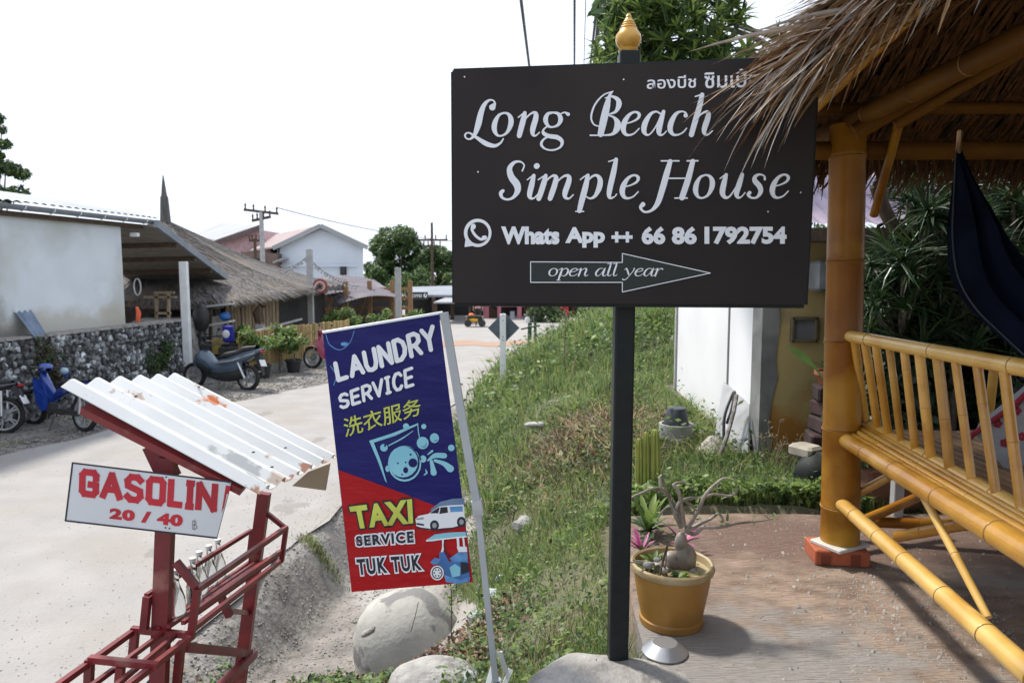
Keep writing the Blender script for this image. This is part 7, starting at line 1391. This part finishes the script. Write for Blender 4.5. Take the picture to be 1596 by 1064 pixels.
# dry brush heap on the bank
n = 5200; X = .85 + rng.normal(size=n) * .55; Y = 7.2 + rng.normal(size=n) * .9; ok = ~((X > 1.95) & (Y > 5.7)); X, Y = X[ok], Y[ok]; n = len(X); Z = ground_z(X, Y) + rng.random(n) * .16 * np.exp(-((X - .85) ** 2 / .5 + (Y - 7.2) ** 2 / 1.2))
blades('dry_brush', X, Y, Z, .16 * rng.uniform(.3, 1.3, n), .005 * rng.uniform(.6, 1.4, n), 2.4, [M_grass[2], M_wood_dark, mat('straw_gold', (.45, .33, .18), (.33, .22, .11), scale=4, rough=.9)], rng.integers(0, 3, n), 'dry brown brush and straw heaped on the bank', 'brush')
# weeds behind the platform and by the ochre wall
n = 26000; X = rng.uniform(.75, 3.6, n); Y = rng.uniform(4.42, 5.8, n); Z = ground_z(X, Y); mi_ = rng.choice(4, n, p=[.5, .1, .03, .37]); blades('grass', X, Y, Z, .11 * rng.uniform(.4, 1.5, n), .004 * rng.uniform(.7, 1.3, n), .7, M_grass, mi_, 'thick green grass between the platform and the ochre wall')
n = 2600; X = np.concatenate([rng.normal(1.95, .22, n // 2), rng.normal(1.2, .4, n // 2)]); Y = rng.normal(4.55, .09, n); ok = Y > 4.38; X, Y = X[ok], Y[ok]; n = len(X); Z = ground_z(X, Y) + rng.random(n) * .12 + .02; leaves('weeds', X, Y, Z, .026 * rng.uniform(.6, 1.5, n), LEAVES, rng.choice(3, n, p=[.1, .35, .55]), 'bright broad leaved weeds along the platform back edge')
# white flowering stalks before the ochre wall
mb = MB()
for i in range(26):
    q = P(random.uniform(1195, 1235), 700, random.uniform(5.3, 5.7)); q.z = gz(q.x, q.y); t = q + Vector((random.uniform(-.1, .1), random.uniform(-.05, .05), random.uniform(.15, .42))); mb.tube([q, t], .003, 4)
    for k in range(4): mb.ball(t + Vector((random.uniform(-.03, .03), 0, random.uniform(-.02, .02))), .007, 5, k=3, m=1)
o = mb.build('flower_stalks', [M_grass[2], M_grass[2]]); tag(o, 'pale dry flower stalks in front of the ochre wall', 'flower stalks', kind='stuff')
# near left corner weeds, leaf litter, gully stones
n = 12000; X = rng.uniform(-2.0, -.35, n); Y = 3.3 + rng.random(n) * 1.5; m_ = (Y < 4.25 + .2 * np.sin(X * 5) + .35 * (X < -1.05)) & (np.hypot((X + .76) / .5, (Y - 5.0) / .52) > 1); X, Y = X[m_], Y[m_]; k_ = rng.random(len(X)) < patch(X * 2.3, Y * 2.1); X, Y = X[k_], Y[k_]; n = len(X); Z = ground_z(X, Y) + rng.random(n) * .09
leaves('weeds', X, Y, Z, .022 * rng.uniform(.5, 1.4, n), LEAVES, rng.choice(3, n, p=[.25, .35, .4]), 'leafy weeds at the near left corner by the gasoline stand')
n = 4200; X = rng.normal(-.75, .42, n); Y = rng.normal(4.15, .26, n); m_ = (np.hypot((X + .76) / .42, (Y - 5.0) / .44) > 1) & (X < .1); X, Y = X[m_], Y[m_]; n = len(X); leaves('leaf_litter', X, Y, ground_z(X, Y) + .012 + rng.random(n) * .03, .022 * rng.uniform(.5, 1.3, n), [mat('dead_leaf', (.24, .13, .08), (.16, .09, .06), scale=8, rough=.9), mat('dead_leaf_pale', (.36, .27, .2), rough=.9), M_wood_dark], rng.choice(3, n, p=[.5, .3, .2]), 'brown leaf litter below the culvert', 'leaf litter', tilt=.8)
def pebbles(name, n, fx, s0, m, lab, cat):
    V = []; F = []; 
    P_ = fx(n); X, Y = P_; Z = ground_z(X, Y); s = s0 * rng.uniform(.35, 1, len(X)) ** 2 * 1.6
    o8 = np.array([(1, 0, 0), (0, 1, 0), (-1, 0, 0), (0, -1, 0), (0, 0, .8), (0, 0, -.4)]); f8 = np.array([(0, 1, 4), (1, 2, 4), (2, 3, 4), (3, 0, 4), (1, 0, 5), (2, 1, 5), (3, 2, 5), (0, 3, 5)])
    V = np.stack([X, Y, Z], 1)[:, None, :] + o8[None] * s[:, None, None] * rng.uniform(.6, 1.3, (len(X), 6, 1)); F = (np.arange(len(X))[:, None, None] * 6 + f8[None]).reshape(-1, 3); o = bpy.data.objects.new(name, np_mesh(name, V.reshape(-1, 3), F, [m])); COL.objects.link(o); tag(o, lab, cat, kind='stuff')
def shoulder(n): Y = rng.uniform(8.5, 19, n); X = xl(Y) - rng.random(n) ** 1.5 * 2.6; return X, Y
def gully(n): Y = rng.uniform(3.6, 8.5, n); X = xr(Y) + rng.random(n) * 1.5; k = X < -.1; return X[k], Y[k]
pebbles('gravel', 9000, shoulder, .022, M_gravel, 'loose grey gravel on the left roadside', 'gravel'); pebbles('gully_stones', 5000, gully, .011, M_rockc, 'small stones strewn down the gully', 'stones')
n = 900; Y = rng.uniform(9.5, 13, n); X = xl(Y) - .3 - rng.random(n) * 1.4; k_ = patch(X * 2, Y * 2) > .6; X, Y = X[k_], Y[k_]; blades('grass', X, Y, ground_z(X, Y), .09 * rng.uniform(.4, 1.3, len(X)), .006 * np.ones(len(X)), 1, M_grass, rng.choice(4, len(X), p=[.3, .4, .2, .1]), 'sparse dry grass under the parked motorbikes')
# tuft at the road edge by the stand
g = G(497, 838, -1.0); n = 420; X = g.x + rng.normal(size=n) * .11; Y = g.y + rng.normal(size=n) * .05; blades('grass', X, Y, ground_z(X, Y) + .01, .07 * rng.uniform(.4, 1.3, n), .004 * np.ones(n), 1.2, M_grass, rng.choice(4, n, p=[.3, .2, .3, .2]), 'small grass tuft at the road edge above the gully')
mb = MB(); q = P(845, 900, 3.6)
pts = [tuple(P(x, y, Y)) for x, y, Y in ((640, 985, 4.4), (647, 960, 4.45), (652, 938, 4.5))]; mb.tube(pts, .003, 4); o = mb.build('dry_stalk', M_bark); tag(o, 'thin dry stalk standing before the culvert', 'stalk')
r = thing('sapling', P(700, 985, 4.3), 'thin small leaved sapling right of the culvert', 'sapling'); MB().tube([P(703, 995, 4.3), P(704, 930, 4.3), P(700, 885, 4.3)], .004, 5).build('stem', M_bark, r); leaf_cloud('foliage', [(tuple(P(x, y, 4.3)), (.05, .05, .06)) for x, y in ((703, 950), (700, 920), (708, 905), (696, 895), (704, 885), (712, 930))], 130, .013, [M_green_light, M_green_mid], r)

# grit and crumbs along the road edge and on the road
def roadgrit(n): Y = 4.2 + rng.random(n) ** 1.3 * 9; a = xl(Y); b = xr(Y); u = rng.random(n); u = np.where(rng.random(n) < .5, 1 - (1 - u) ** .25 * 0 - rng.random(n) ** 3 * .25, u); return a + (b - a) * u, Y
def grit_on(name, n, lab):
    X, Y = roadgrit(n); s = .006 * rng.uniform(.3, 1, n) ** 2 * 1.6; o8 = np.array([(1, 0, 0), (0, 1, 0), (-1, 0, 0), (0, -1, 0), (0, 0, .9)]); f8 = np.array([(0, 1, 4), (1, 2, 4), (2, 3, 4), (3, 0, 4)])
    V = np.stack([X, Y, np.full(n, -.996)], 1)[:, None, :] + o8[None] * s[:, None, None]; F = (np.arange(n)[:, None, None] * 5 + f8[None]).reshape(-1, 3); o = bpy.data.objects.new(name, np_mesh(name, V.reshape(-1, 3), F, [M_gravel])); COL.objects.link(o); tag(o, lab, 'grit', kind='stuff')
grit_on('road_grit', 5000, 'grit and crumbs scattered over the concrete road')
